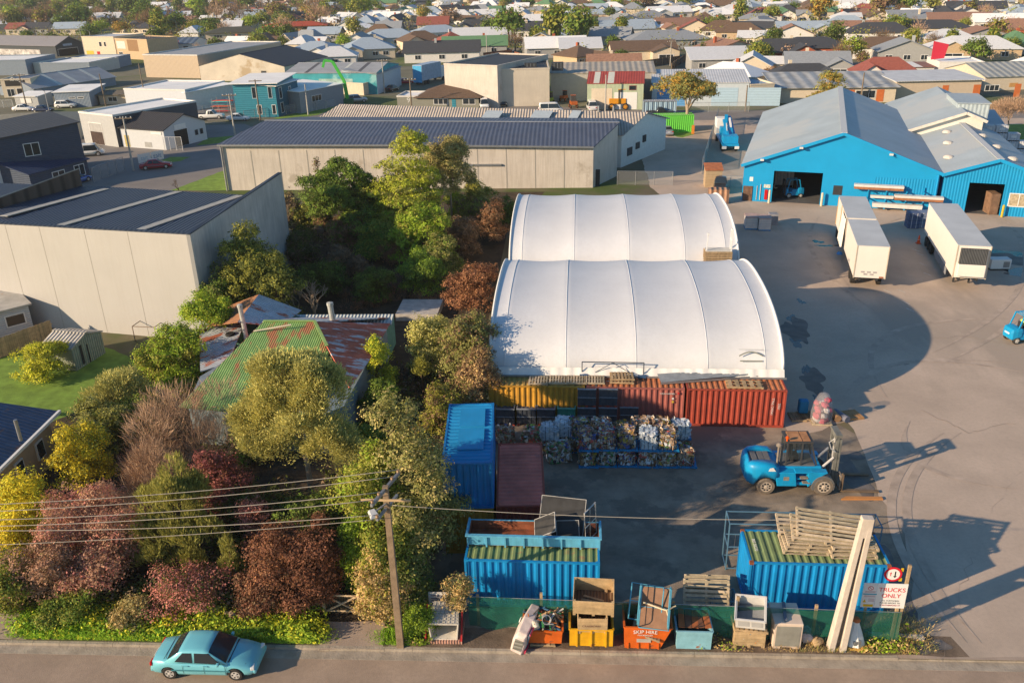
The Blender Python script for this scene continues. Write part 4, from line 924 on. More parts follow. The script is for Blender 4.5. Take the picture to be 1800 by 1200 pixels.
trolley('second tube trolley without a deck jammed behind the tilted one',(2.35,29.3,1.1),(R(52),R(4),R(-6)),1.35,1.5,.6,False)
b = MB();b.tube([(0,0,.05),(.3,-.1,.02),(.75,-.32,0),(.95,-.42,.02),(1.0,-.6,-.1)],.035,6);b.tube([(.95,-.42,.02),(1.35,-.22,.1)],.03,6);o = b.build('rope',M('cream rope',(.6,.5,.33)));o.location = (2.95,29.2,2.02);tag(o,'cream rope tied across the tilted blue trolley','rope')
# 6 flaking light blue skip
t6 = open_bin('skip_bin','flaking light blue skip with rusty boards across its top','skip',(4.4,28.72,zf),R(.5),1.45,1.35,.98,LBLUE,.02,'skips and bins along the kerb',base=.04)
b = MB();rnd = random.Random(8)
for i in range(5): x = .05 + i * .28;b.push((x,.15,0),R(rnd.uniform(-6,6)),R(rnd.uniform(-3,3))).box(0,0,0,.26,1.1,.04,i % 2);b.pop()
o = b.build('rusty_boards',[RUSTL,M('brown rust plate',(.2,.09,.05),var=.4)]);o.location = (4.42,28.75,1.04);tag(o,'rusty plates lying across the flaking light blue skip','plates')
# 7 crate, pallet, white plastic crate
wood_crate('tan timber crate on the kerb under a pallet and a white plastic crate',(6.85,28.95,zf),R(0),1.3,1.1,.85)
pallet('pale pallet between the tan timber crate and the white plastic crate',(6.85,28.95,.88),R(-6),L=1.35,W=1.15,mat=TIMBER,group='pallets along the kerb');scrap('scrap_bits','dark bits and rods in the tan timber crate',(6.95,29.0,.2),1.1,.9,.62,40,SCR,12)
t = thing('plastic_crate','white rectangular plastic crate tipped forward on a pale pallet','crate',(6.85,28.95,1.1),R(-8));t.rotation_euler = (R(15),R(-5),R(-12))
WPL = M('white grey plastic',(.55,.54,.52),rough=.5,var=.12,scale=3);w,d,h = 1.2,1.2,.6
b = MB();b.box(0,0,0,w,.05,h);b.box(0,d - .05,0,w,d,h);b.box(0,.05,0,.05,d - .05,h);b.box(w - .05,.05,0,w,d - .05,h);b.build('crate_wall',WPL,t,bev=.01)
b = MB();b.box(.05,.05,.05,w - .05,d - .05,.1);b.build('floor',M('grey crate floor',(.2,.21,.22),var=.2),t)
for x in (.1,.65): b = MB();b.box(x,-.012,.16,x + .45,-.002,.5);b.build('recess',M('recess grey',(.38,.38,.38),var=.1),t)
b = MB();b.box(-.04,-.05,h - .05,w + .04,.0,h + .02);b.box(-.04,d,h - .05,w + .04,d + .05,h + .02);b.box(-.05,-.05,h - .05,0,d + .05,h + .02);b.box(w,-.05,h - .05,w + .05,d + .05,h + .02);b.build('rim',WPL,t)
# 8 cream cabinet
t = thing('metal_cabinet','cream metal cabinet with a louvred front and a bar lying on it','cabinet',(8.45,28.95,zf),R(0))
CRM = M('cream enamel',(.62,.5,.4),rough=.5,var=.12,scale=2,patch=((.4,.24,.14),2.5,.72))
b = MB();b.box(0,0,.08,1.2,1.35,1.35);b.build('casing',CRM,t,bev=.03)
b = MB();b.box(.1,-.02,.16,1.1,-.003,1.22);b.build('louvre_panel',M('louvre grey',(.36,.35,.3),rough=.6,corr=('Z',.05,1.0,.35)),t)
for x in (.05,.85): b = MB();b.box(x,.02,0,x + .3,1.3,.078);b.build('foot',CRM,t)
b = MB();b.box(0,0,0,.13,1.15,.09);o = b.build('steel_bar',M('blue grey bar',(.12,.15,.2),var=.2));o.location = (8.85,29.1,1.365);o.rotation_euler = (0,0,R(-8));tag(o,'blue-grey channel bar lying on the cream cabinet','bar')
# 9 rubbish bags and clutter
b = MB();rnd = random.Random(9)
def blob(b,c,r,rnd,m=0,sq=.7):
    pr = 9;vs = []
    for i in range(6):
        th = math.pi * i / 5
        for j in range(pr):
            a = 2 * math.pi * j / pr;k = r * (1 + rnd.uniform(-.18,.18));vs.append((c[0] + k * math.sin(th) * math.cos(a),c[1] + k * math.sin(th) * math.sin(a),c[2] + sq * k * math.cos(th)))
    b.add(vs,[(i * pr + j,i * pr + (j + 1) % pr,(i + 1) * pr + (j + 1) % pr,(i + 1) * pr + j) for i in range(5) for j in range(pr)],m)
for i,(x,y,r_,mt,lb) in enumerate([(10.0,29.5,.32,SHW,'dirty white rubbish sack between the cabinet and the concrete pole'),(10.4,29.3,.28,TIMBER,'brown sack right of the dirty white one'),(10.15,29.9,.25,WPL,'grey sack at the foot of the mesh fence')]):
    b = MB();blob(b,(0,0,r_ * .6),r_,rnd);o = b.build('rubbish_bag',mt,smooth=True);o.location = (x,y,zf);tag(o,lb,'sack','rubbish sacks')
# 10 pallet with white cone hood
b = MB();pallet_mb(b,1.2,1.0,7,.8);o = b.build('pallet',M('yellowed pallet',(.5,.3,.07),var=.3));o.location = (11.45,28.95,zf);tag(o,'yellowish pallet under the white cone hood at the yard corner','pallet')
t = thing('cone_hood','white ribbed cone-shaped hood with a rusty cap beside the concrete pole','hood',(11.95,29.45,zf + .145),R(10))
b = MB();b.lathe([(.5,0),(.48,.06),(.15,.95),(.13,1.05),(.1,1.05),(.12,.95)],8);b.build('cone',WHITE,t)
b = MB();b.lathe([(.15,1.05),(.17,1.1),(.12,1.2),(.0,1.2)],10);b.build('cap',RUSTL,t)
b = MB();b.cbox(-.05,-.38,.1,.26,.12,.18);b.cbox(.05,-.42,.05,.1,.1,.3);b.build('motor',GREYM,t)
# pallet standing behind fence
pallet('grey pallet propped upright behind the mesh fence, right of the blue trolleys',(4.85,30.6,.75),R(-1),R(62),L=2.0,W=1.2,slats=6,along=True,group='pallets behind the mesh fence')
pallet('second propped pallet hidden behind the grey one at the mesh fence',(4.95,30.95,.7),R(0),R(60),L=2.0,W=1.2,slats=6,along=True,group='pallets behind the mesh fence')
# 11 pallet pile on R1
rnd = random.Random(31);z = 2.61
pile = [(9.3,32.0,-2,0,0),(11.35,31.75,1,0,0),(9.4,32.05,-1,0,0),(11.3,31.85,2,0,0),(9.5,32.15,-3,0,0),(11.4,31.9,0,0,0)]
for i,(x,y,a,rx,ry) in enumerate(pile):
    pallet(['bottom left','bottom right','second-layer left','second-layer right','third-layer left','third-layer right'][i] + ' grey pallet of the pile on the green-roofed blue container',(x,y,z + (i // 2) * .16),R(a),L=2.0,W=1.35,slats=8,along=True,group='pallets piled on the blue container')
pallet('long grey pallet leaning on the back left of the pile',(9.3,33.0,2.85),R(-3),R(12),L=1.6,W=1.3,slats=5,along=True,group='pallets piled on the blue container')
pallet('topmost tilted grey pallet at the back of the pile by the concrete pole',(9.9,32.45,3.25),R(-8),R(24),R(3),L=3.0,W=1.5,slats=7,along=True,group='pallets piled on the blue container')
pallet('tilted grey pallet just below the topmost one',(9.7,32.3,3.1),R(-6),R(16),R(2),L=2.9,W=1.5,slats=7,along=True,group='pallets piled on the blue container')
# steel stillage frames behind R1
def stillage(label,loc,rz,w,d,h):
    t = thing('steel_stillage',label,'stillage',loc,rz,'steel stillages');b = MB()
    for x in (0,w):
        for y in (0,d): b.bar((x,y,0),(x,y,h),.05)
    for z in (.1,h * .5,h - .03):
        for y in (0,d): b.bar((0,y,z),(w,y,z),.045)
        for x in (0,w): b.bar((x,0,z),(x,d,z),.045)
    b.build('frame',M('blue grey steel',(.1,.2,.28),rough=.5,var=.2),t)
    b = MB()
    for i in range(1,6): b.bar((w * i / 6,0,.1),(w * i / 6,0,h * .5),.015);b.bar((w * i / 6,d,.1),(w * i / 6,d,h * .5),.015)
    b.build('bars',GREYM,t)
stillage('blue-grey steel stillage frame at the left end behind the right blue container',(7.3,34.1,0),R(0),3.2,1.0,2.7)
stillage('blue-grey steel stillage frame at the right end behind the right blue container',(12.6,33.95,0),R(0),1.6,1.0,2.8)
stillage('low steel stillage frame at the left foot of the right blue container',(6.3,30.6,0),R(8),1.0,.8,1.0)
# 12 open steel bin on L1
t = thing('steel_bin','long open blue steel bin with a rusty inside on top of the left blue container','bin',(-4.86,32.05,2.605),R(-.2))
SKYB = M('pale blue bin paint',(.12,.42,.62),rough=.55,var=.15,scale=2,streak=((.06,.2,.3),.4));w,d,h = 6.05,1.25,.62
b = MB();b.solid([(0,0,.06),(w,0,.06),(w,.05,.06),(0,.05,.06)],[(0,-.08,h),(w,-.08,h),(w,-.03,h),(0,-.03,h)]);b.build('front_wall',SKYB,t)
b = MB();b.box(0,d - .05,.06,w,d,h * .95);b.build('back_wall',SKYB,t)
for x in (0,w - .05): b = MB();b.box(x,.055,.06,x + .05,d - .055,h);b.build('end_wall',SKYB,t)
b = MB();b.box(.055,.06,0,w - .055,d - .06,.058);b.build('floor',RUST,t)
b = MB()
for i in range(8): x = .0 + (w - .07) * i / 7;b.solid([(x,-.07,0),(x + .07,-.07,0),(x + .07,-.003,0),(x,-.003,0)],[(x,-.15,h),(x + .07,-.15,h),(x + .07,-.084,h),(x,-.084,h)])
b.box(-.06,-.18,h,w + .06,-.02,h + .07);b.box(-.06,-.02,h,.02,d,h + .05);b.box(w - .02,-.02,h,w + .06,d,h + .05);b.build('rib',SKYB,t)
b = MB();b.box(.056,.056,.07,w - .056,.07,h - .05);b.box(.056,d - .07,.07,w - .056,d - .056,h * .9);b.box(.056,.075,.07,.07,d - .075,h * .9);b.box(w - .07,.075,.07,w - .056,d - .075,h * .9);b.build('rusty_lining',RUST,t)
# dark framed panels leaning in the bin
DPAN = M('dark scuffed panel',(.04,.04,.04),rough=.6,var=.35,scale=2,patch=((.14,.14,.14),1.5,.68));PALE = M('pale steel edge',(.45,.44,.42),rough=.5,var=.15)
def dpanel(label,loc,rot,w,h):
    t = thing('framed_panel',label,'panel',loc,0,'dark framed panels in the steel bin');t.rotation_euler = rot
    b = MB();b.box(0,-.02,0,w,.02,h);b.build('board',DPAN,t)
    b = MB();b.box(-.025,-.025,-.025,0,.025,h + .025);b.box(w,-.025,-.025,w + .025,.025,h + .025);b.box(0,-.025,-.025,w,.025,0);b.box(0,-.025,h,w,.025,h + .025);b.build('edge',PALE,t)
dpanel('largest dark scuffed panel at the back of the open steel bin',(-1.65,32.95,2.72),(R(-40),R(2),R(-6)),2.05,1.75)
dpanel('small dark panel lying tilted in front of the largest one',(-1.75,32.25,2.95),(R(-62),R(-32),R(-12)),1.1,.95)
dpanel('dark square panel leaning right of the tilted small one',(-.75,32.3,2.75),(R(-48),0,R(4)),1.0,.95)
t = thing('frame_gate','upright pale steel frame with wire mesh at the right end of the open steel bin','frame',(.55,32.3,2.7),R(60));b = MB();b.tube([(0,0,0),(0,.1,1.6),(1.0,.1,1.6),(1.0,0,0),(0,0,0)],.035,6);b.tube([(.5,.05,0),(.5,.1,1.6)],.02,5);b.tube([(0,.05,.8),(1,.05,.8)],.02,5);b.build('tube_frame',PALE,t)
b = MB();b.poly([(.03,.0,.03),(.97,.0,.03),(.97,.09,1.57),(.03,.09,1.57)]);b.build('mesh',M('dark wire mesh',(.05,.06,.07),alpha=.55,var=.1),t)
# ------------------------------------------------------------------ signs
SGN = ZAT(1512,1066,29.62)
t = thing('warning_sign','white TRUCKS ONLY board with a red and white notice panel at the yard entrance','sign',(SGN.x,29.62,SGN.z - .42),R(-.6))
b = MB();b.box(.56,0,.42,1.78,.03,1.68);b.build('board',M('sign white',(.75,.74,.72),rough=.45,var=.04),t)
b = MB();b.box(0,-.002,.42,.545,.028,1.68);b.build('notice_panel',M('notice pale',(.7,.68,.68),rough=.45,var=.05),t)
RED = M('sign red',(.6,.012,.03),rough=.5,var=0);INK = M('sign ink',(.12,.12,.13),var=0)
text('lettering','TRUCKS',.29,RED,t,(1.17,-.004,1.36),(R(90),0,0));text('lettering','ONLY',.29,RED,t,(1.17,-.004,1.05),(R(90),0,0))
for z,s in ((.8,'ALL CUSTOMERS'),(.68,'PLEASE REPORT TO'),(.56,'14 RUTHERFORD ST')): text('lettering',s,.095,INK if z > .6 else M('sign dull red',(.35,.08,.09),var=0),t,(1.17,-.004,z),(R(90),0,0))
b = MB();b.lathe([(.11,-.008),(.11,-.004)],20,axis='y',c=(.3,0,1.42));b.build('red_ring',RED,t);b = MB();b.lathe([(.085,-.012),(.085,-.009)],20,axis='y',c=(.3,0,1.42));b.build('ring_face',LAMPW,t)
b = MB();b.push((.3,-.014,1.42),0,0,R(45)).box(-.08,0,-.012,.08,.001,.012);b.pop();b.build('red_slash',RED,t)
b = MB();b.box(.02,-.008,1.09,.58,-.003,1.14);b.build('blue_band',M('sign cyan',(.02,.3,.42),var=0),t)
b = MB();b.box(.1,-.008,.46,.5,-.003,.58);b.build('yellow_band',M('sign yellow',(.65,.4,.01),var=0),t)
b = MB();b.add([(.05,-.006,.68),(.2,-.006,.68),(.125,-.006,.84)],[(0,1,2)]);b.build('warning_triangle',M('sign yellow',(.65,.4,.01)),t)
for i,z in enumerate((1.25,1.2,1.02,.97,.86,.8,.74)): b = MB();b.box(.08 if i < 4 else .27,-.007,z,.52,-.003,z + .02);b.build('text_line',M('sign pale red',(.45,.25,.26),var=0),t)
b = MB();b.box(1.66,.03,.42 - SGN.z,1.78,.13,2.6);b.build('post',TIMBER,t);b = MB();b.box(.2,.03,.42 - SGN.z,.3,.12,1.5);b.build('post',TIMBER,t)
t2 = thing('round_sign','round red-rimmed sign with one red and one black arrow above the TRUCKS ONLY board','sign',(ZAT(1570,1009,29.6).x,29.6,ZAT(1570,1009,29.6).z),R(-.6))
b = MB();b.lathe([(.36,0),(.36,.02)],32,axis='y');b.build('rim',RED,t2);b = MB();b.lathe([(.27,-.006),(.27,-.001)],32,axis='y');b.build('face',LAMPW,t2)
def arrow(b,x,z0,z1,w):
    s = 1 if z1 > z0 else -1;b.box(x - w * .3,-.012,min(z0,z1 - s * .08),x + w * .3,-.008,max(z0,z1 - s * .08));b.add([(x - w,-.01,z1 - s * .1),(x + w,-.01,z1 - s * .1),(x,-.01,z1)],[(0,1,2)])
b = MB();arrow(b,-.1,-.08,.13,.045);b.build('red_arrow',RED,t2);b = MB();arrow(b,.08,.16,-.17,.075);b.build('black_arrow',M('sign black',(.01,.01,.01),var=0),t2)
b = MB();b.box(.3,.03,.12,.4,.05,.3);b.box(.28,.03,-.36,.4,.05,-.2);b.build('bracket',M('sign yellow',(.65,.4,.01)),t2)
b = MB();b.box(0,0,0,2.3,.22,.16);o = b.build('concrete_beam',CONC);o.location = (12.7,29.75,.02);o.rotation_euler = (0,0,R(-2));tag(o,'grey concrete beam on the ground below the TRUCKS ONLY board','beam')
# ------------------------------------------------------------------ power poles and lines
POLEW = M('grey timber pole',(.24,.175,.115),rough=.9,var=.3,scale=3,bump=.3)
t = thing('power_pole','tall brown timber power pole with cross-arms by the driveway','pole',(-7.45,28.35,0),0,'power poles on the near street')
HP = 8.2;b = MB();b.box(-.16,-.13,0,.16,.13,.05);b.solid([(-.15,-.12,.05),(.15,-.12,.05),(.15,.12,.05),(-.15,.12,.05)],[(-.11,-.09,HP),(.11,-.09,HP),(.11,.09,HP),(-.11,.09,HP)]);b.build('shaft',POLEW,t)
b = MB();b.box(-1.0,-.15,HP - .62,1.0,-.1,HP - .53);b.build('cross_arm',M('pale timber arm',(.5,.36,.2),var=.25),t)
b = MB();b.push((0,0,0),R(75));b.box(-1.2,-.05,HP - .2,1.2,.05,HP - .06);b.box(-.9,-.05,HP - 1.05,.9,.05,HP - .95);b.pop();b.build('cross_arm',GREYM,t)
LPT = []
for k,(dy,dz) in enumerate([(1.15,0),(.6,0),(-.55,0),(-1.1,0),(-.85,-.85)]):
    x,y,z = dy * math.cos(R(75)),dy * math.sin(R(75)),HP - .06 + dz + .12;ins = MB();ins.lathe([(.05,z - .14),(.07,z - .08),(.05,z - .04),(.06,z)],8,c=(x,y,0));ins.build('insulator',M('ceramic brown',(.35,.22,.12),rough=.3,var=.1),t);LPT.append((x - 7.45,y + 28.35,z))
b = MB();b.bar((0,-.1,HP - .75),(-.35,-.5,HP - .85),.06);b.build('lamp_arm',GREYM,t)
b = MB();b.push((-.42,-.62,HP - .93),R(30));b.solid([(-.2,-.28,0),(.2,-.28,0),(.16,.28,0),(-.16,.28,0)],[(-.14,-.2,.14),(.14,-.2,.14),(.12,.2,.14),(-.12,.2,.14)]);b.pop();b.build('lamp_head',M('lamp grey',(.55,.56,.56),rough=.4),t,bev=.02)
WIRE = M('pale power cable',(.4,.36,.3),rough=.5,var=.05)
def wire(label,a,c,sag,r=.014,group='power lines'):
    a,c = Vector(a),Vector(c);b = MB();b.tube([a.lerp(c,i / 24) - Vector((0,0,sag * 4 * (i / 24) * (1 - i / 24))) for i in range(25)],r,5);o = b.build('power_line',WIRE,smooth=True);tag(o,label,'cable',group)
lb = ['uppermost of the five pale cables running left from the timber pole','second of the five pale cables from the top, left of the timber pole','third and middle one of the five pale cables left of the timber pole','fourth of the five pale cables from the top, left of the timber pole','lowest of the five pale cables running left from the timber pole']
endpx = [866,878,893,904,913]
for i,P in enumerate(LPT):
    e = G(0,endpx[i],P[2] - .35);e2 = Vector(P) + (e - Vector(P)) * 1.7;wire(lb[i],P,e2,.55)
e = G(0,945,6.2);s0 = Vector((-7.5,28.3,6.7));wire('thin low cable left of the timber pole below the five others',s0,s0 + (e - s0) * 1.6,.35,.012)
CONP = M('pale concrete pole',(.58,.5,.42),rough=.85,var=.15,scale=2,bump=.15)
t = thing('power_pole','pale concrete power pole with a deep groove rising before the right blue container','pole',(11.15,29.05,0),0,'power poles on the near street');t.rotation_euler = (0,R(3.2),0)
HC = 6.75;b = MB()
for s in (-1,1): b.solid([(s * .24 - .13,-.2,0),(s * .24 + .13,-.2,0),(s * .24 + .13,.2,0),(s * .24 - .13,.2,0)],[(s * .13 - .1,-.15,HC),(s * .13 + .1,-.15,HC),(s * .13 + .1,.15,HC),(s * .13 - .1,.15,HC)])
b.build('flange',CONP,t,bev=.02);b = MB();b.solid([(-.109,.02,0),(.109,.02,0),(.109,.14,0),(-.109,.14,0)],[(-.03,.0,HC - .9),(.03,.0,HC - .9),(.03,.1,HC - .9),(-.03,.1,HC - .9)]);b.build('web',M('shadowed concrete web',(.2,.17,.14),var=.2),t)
b = MB();b.box(-.215,-.152,HC - .9,.215,.152,HC - .002);b.build('cap_block',CONP,t)
wire('long single cable between the timber pole and the concrete pole',(-7.4,28.3,7.35),(11.45,29.1,6.6),.25,.014)
# ------------------------------------------------------------------ timber gate and picket fence, left of the driveway
t = thing('timber_gate','old timber double gate with diagonal braces across the driveway','gate',(-11.35,30.15,0),R(0))
GT = M('old gate timber',(.6,.45,.28),rough=.9,var=.35,scale=5,bump=.3);DG = M('dark gate boards',(.06,.045,.025),var=.4)
for x in (0,1.62):
    b = MB();b.box(x,0,0,x + .12,.12,1.25);b.build('post',GT,t)
for k,(x0,x1,s) in enumerate(((.13,1.6,1),(1.76,2.95,-1))):
    b = MB();b.box(x0,.05,.15,x1,.09,.22);b.box(x0,.05,1.02,x1,.09,1.1);b.bar((x0,.03,.2 if s > 0 else 1.05),(x1,.03,1.05 if s > 0 else .2),.09,.05);b.bar((x0,.065,1.05 if s > 0 else .2),(x1,.065,.2 if s > 0 else 1.05),.07,.04);lf = b.build('gate_leaf',GT,t)
    b = MB();n = 12
    for i in range(n): x = x0 + (x1 - x0) * i / n;b.box(x + .01,.095,.1,x + (x1 - x0) / n - .012,.115,1.08)
    b.build('boards',DG,lf)
t = thing('picket_fence','low brown wire and stick fence left of the timber gate under the copper shrub','fence',(-15.0,30.2,0),R(-1));b = MB();rnd = random.Random(3)
for i in range(48): x = i * .075;b.box(x,0,0,x + .03,.03,.75 + rnd.uniform(-.1,.1))
b.build('pickets',M('thin pickets',(.2,.12,.07),island=.3),t);b = MB();b.box(0,.032,.25,3.6,.06,.3);b.box(0,.032,.6,3.6,.06,.65);b.build('rails',GT,t)
# ------------------------------------------------------------------ generic building
def opening(t,side,W_,D,u0,u1,z0,z1,kind,frame=None,fill=None):
    """front y=0, right x=W, left x=0"""
    b0 = MB();b1 = MB()
    for b in (b0,b1):
        if side == 'r': b.push((W_,0,0),R(90))
        elif side == 'l': b.push((0,D,0),R(-90))
    f = .09
    if kind == 'win':
        b0.box(u0,-.05,z0,u1,-.004,z0 + f);b0.box(u0,-.05,z1 - f,u1,-.004,z1);b0.box(u0,-.05,z0 + f,u0 + f,-.004,z1 - f);b0.box(u1 - f,-.05,z0 + f,u1,-.004,z1 - f)
        n = max(1,round((u1 - u0) / 1.1))
        for i in range(1,n): x = u0 + (u1 - u0) * i / n;b0.box(x - .04,-.045,z0 + f,x + .04,-.004,z1 - f)
        o = b0.build('window',frame or WHITE,t);b1.box(u0 + f,-.02,z0 + f,u1 - f,-.006,z1 - f);b1.build('pane',fill or GLASS,o)
    elif kind == 'roller':
        b0.box(u0,-.03,z0,u1,-.004,z1);o = b0.build('roller_door',fill or M('grey roller door',(.4,.4,.39),rough=.6,corr=('Z',.12,.6,.2)),t)
    elif kind == 'door':
        b0.box(u0,-.04,z0,u1,-.004,z1);o = b0.build('door',fill or WHITE,t)
    elif kind == 'dark':
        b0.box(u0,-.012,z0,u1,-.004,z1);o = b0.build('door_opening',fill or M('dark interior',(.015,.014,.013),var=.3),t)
        b1.box(u0 - .08,-.05,z0,u0,-.003,z1);b1.box(u1,-.05,z0,u1 + .08,-.003,z1);b1.box(u0 - .08,-.05,z1,u1 + .08,-.003,z1 + .1);b1.build('door_frame',frame or WHITE,o)
    elif kind == 'panel':
        b0.box(u0,-.03,z0,u1,-.004,z1);o = b0.build('panel',fill,t)
    elif kind == 'sign':
        b0.box(u0,-.08,z0,u1,-.02,z1);o = b0.build('sign_board',fill or WHITE,t)
    return o
def roof_polys(style,W_,D,e,r,ov,rin=None):
    a,c,d,f = -ov,W_ + ov,-ov,D + ov
    if style == 'gx':
        s = (r - e) / (D / 2);lo = e - s * ov;m = D / 2
        return [[(a,d,lo),(c,d,lo),(c,m,r),(a,m,r)],[(a,m,r),(c,m,r),(c,f,lo),(a,f,lo)]]
    if style == 'gy':
        s = (r - e) / (W_ / 2);lo = e - s * ov;m = W_ / 2
        return [[(a,f,lo),(a,d,lo),(m,d,r),(m,f,r)],[(m,f,r),(m,d,r),(c,d,lo),(c,f,lo)]]
    if style == 'hip':
        h = min(W_,D) / 2;s = (r - e) / h;lo = e - s * ov
        if W_ >= D: p,q = (h,D / 2,r),(W_ - h,D / 2,r);return [[(a,d,lo),(c,d,lo),q,p],[(c,d,lo),(c,f,lo),q],[(c,f,lo),(a,f,lo),p,q],[(a,f,lo),(a,d,lo),p]]
        p,q = (W_ / 2,h,r),(W_ / 2,D - h,r);return [[(a,d,lo),(c,d,lo),p],[(c,d,lo),(c,f,lo),q,p],[(c,f,lo),(a,f,lo),q],[(a,f,lo),(a,d,lo),p,q]]
    if style == 'mono':
        s = (r - e) / D;return [[(a,d,e - s * ov),(c,d,e - s * ov),(c,f,r + s * ov),(a,f,r + s * ov)]]
    if style == 'monox':
        s = (r - e) / W_;return [[(a,d,e - s * ov),(c,d,r + s * ov),(c,f,r + s * ov),(a,f,e - s * ov)]]
def wall_shape(b,style,W_,D,e,r,m=0):
    if style == 'gx': b.extx([(0,0),(D,0),(D,e),(D / 2,r),(0,e)],0,W_,m)
    elif style == 'gy': b.exty([(0,0),(W_,0),(W_,e),(W_ / 2,r),(0,e)],0,D,m)
    elif style == 'mono': b.extx([(0,0),(D,0),(D,r),(0,e)],0,W_,m)
    elif style == 'monox': b.exty([(0,0),(W_,0),(W_,r),(0,e)],0,D,m)
    else: b.box(0,0,0,W_,D,e,m)
def shed(name,label,cat,p0,p1,D,e,r,style,wall,roof,ov=.3,ops=(),group=None,trim=None,strips=None,th=.12,fit=None):
    p0,p1 = Vector(p0),Vector(p1);W_ = (p1.xy - p0.xy).length
    if fit:     # heights surveyed from the photo: eave row and top row at the middle of the front
        mid = (p0 + p1) / 2;n_ = Vector((-(p1 - p0).y,(p1 - p0).x,0)).normalized();k0 = e
        e = max(2.0,zrow(mid,fit[0]));r = e + .3 if style == 'flat' else min(e + 6,max(e + .35,zrow(mid + n_ * {'gx': D / 2,'hip': D / 2,'mono': D,'gy': 0,'monox': 0}[style],fit[1]) - th));s_ = e / k0
        ops = [(o[0],o[1],o[2],o[3] * s_,o[4] * s_) + tuple(o[5:]) for o in ops]
    t = thing(name,label,cat,(p0.x,p0.y,0),ang(p0,p1),group)
    b = MB();wall_shape(b,style,W_,D,e,r);b.build('wall',wall,t)
    if style == 'flat':
        b = MB();b.box(.25,.25,e - .25,W_ - .25,D - .25,e + .004);b.build('roof',roof,t)
        b = MB();h = r - e
        for q in ((-.06,-.06,W_ + .06,.2),(-.06,D - .2,W_ + .06,D + .06),(-.06,.2,.2,D - .2),(W_ - .2,.2,W_ + .06,D - .2)): b.box(q[0],q[1],e + .008,q[2],q[3],e + max(h,.15))
        b.build('parapet',trim or wall,t)
    else:
        ps = roof_polys(style,W_,D,e,r,ov);b = MB()
        for q in ps: b.slab([(x,y,z + .01) for x,y,z in q],th)
        ro = b.build('roof',roof,t)
        if style in ('gx','gy'):
            b = MB();
            if style == 'gx': b.box(-ov - .02,D / 2 - .18,r + th - .01,W_ + ov + .02,D / 2 + .18,r + th + .04)
            else: b.box(W_ / 2 - .18,-ov - .02,r + th - .01,W_ / 2 + .18,D + ov + .02,r + th + .04)
            b.build('ridge_cap',trim or roof,ro)
        if strips:
            for (pi,u0,u1,mt) in strips:
                q = ps[pi];b = MB();A,B,C_,D_ = [Vector(x) for x in q]
                v = [A.lerp(B,u0),A.lerp(B,u1),D_.lerp(C_,u1),D_.lerp(C_,u0)];b.slab([(x.x,x.y,x.z + th + .014) for x in v],.012);b.build('skylight_strip',mt,ro)
    for o in ops: opening(t,o[0],W_,D,*o[1:])
    return t
def roofm(n,c,per=.5,k='X',ln=.12,**kw): return M(n,c,rough=kw.pop('rough',.6),var=kw.pop('var',.14),scale=.5,corr=(k,per,.22,ln * .6),**kw)
CREAMW = M('cream wall',(.62,.53,.4),var=.1,rough=.85);WHITEW = M('white wall',(.68,.66,.62),var=.08,rough=.8);TANW = M('tan wall',(.5,.37,.23),var=.12,rough=.85);NAVYW = M('navy wall',(.05,.07,.11),var=.15,rough=.7,corr=('Z',.25,.4,.15))
GREYW = M('pale grey wall',(.42,.43,.43),var=.08,corr=('X',.3,.35,.1));BLUGW = M('blue grey wall',(.22,.27,.33),var=.1,corr=('X',.3,.4,.12));DGREYW = M('dark grey wall',(.08,.085,.095),var=.12);TEALW = M('teal wall',(.03,.22,.3),var=.1,corr=('Z',.4,.3,.1));MURAL = M('turquoise mural wall',(.05,.33,.38),var=.35,scale=.25,patch=((.25,.5,.5),.15,.58))
SAGE = M('sage green wall',(.42,.48,.33),var=.08,corr=('X',.25,.35,.08));PBLUE = M('pale blue wall',(.5,.56,.6),var=.08);LBLUED = M('light blue door',(.42,.58,.7),var=.06,corr=('Z',.3,.4,.1));BRICK = M('red brick wall',(.38,.1,.045),var=.3,scale=6);TAN2 = M('beige cladding',(.5,.4,.29),var=.06,corr=('X',.4,.3,.06));BROWNW = M('brown cladding',(.26,.15,.07),var=.15)
RNAVY = roofm('navy steel roof',(.035,.048,.075),.45,'X',.3);RNAVY2 = roofm('charcoal blue steel roof',(.085,.105,.155),.55,'X',.35);RGREY = roofm('grey steel roof',(.34,.35,.36));RLIGHT = roofm('light grey steel roof',(.56,.57,.58));RBLUE = roofm('blue grey steel roof',(.28,.37,.45),.6,'X',.08);RRED = roofm('red steel roof',(.33,.06,.045));RDARK = roofm('dark steel roof',(.045,.045,.05));RWHITE = M('white membrane roof',(.82,.81,.78),var=.1,scale=.3)
ROLD = M('weathered fibre roof',(.5,.43,.36),rough=.95,var=.25,scale=.7,corr=('X',.42,.6,.3),streak=((.36,.31,.26),.5));RTILE = M('brown tile roof',(.14,.09,.06),rough=.9,var=.3,scale=3,corr=('Y',.4,.5,.3));SKYL = M('translucent roof strip',(.55,.56,.5),rough=.6,var=.1)
CONCW = M('precast concrete wall',(.56,.51,.45),rough=.9,var=.12,scale=.4,streak=((.36,.31,.25),.45),patch=((.42,.37,.31),.18,.62));CONCB = M('smooth concrete wall',(.47,.455,.43),rough=.85,var=.05,scale=.25,streak=((.41,.385,.35),.3))

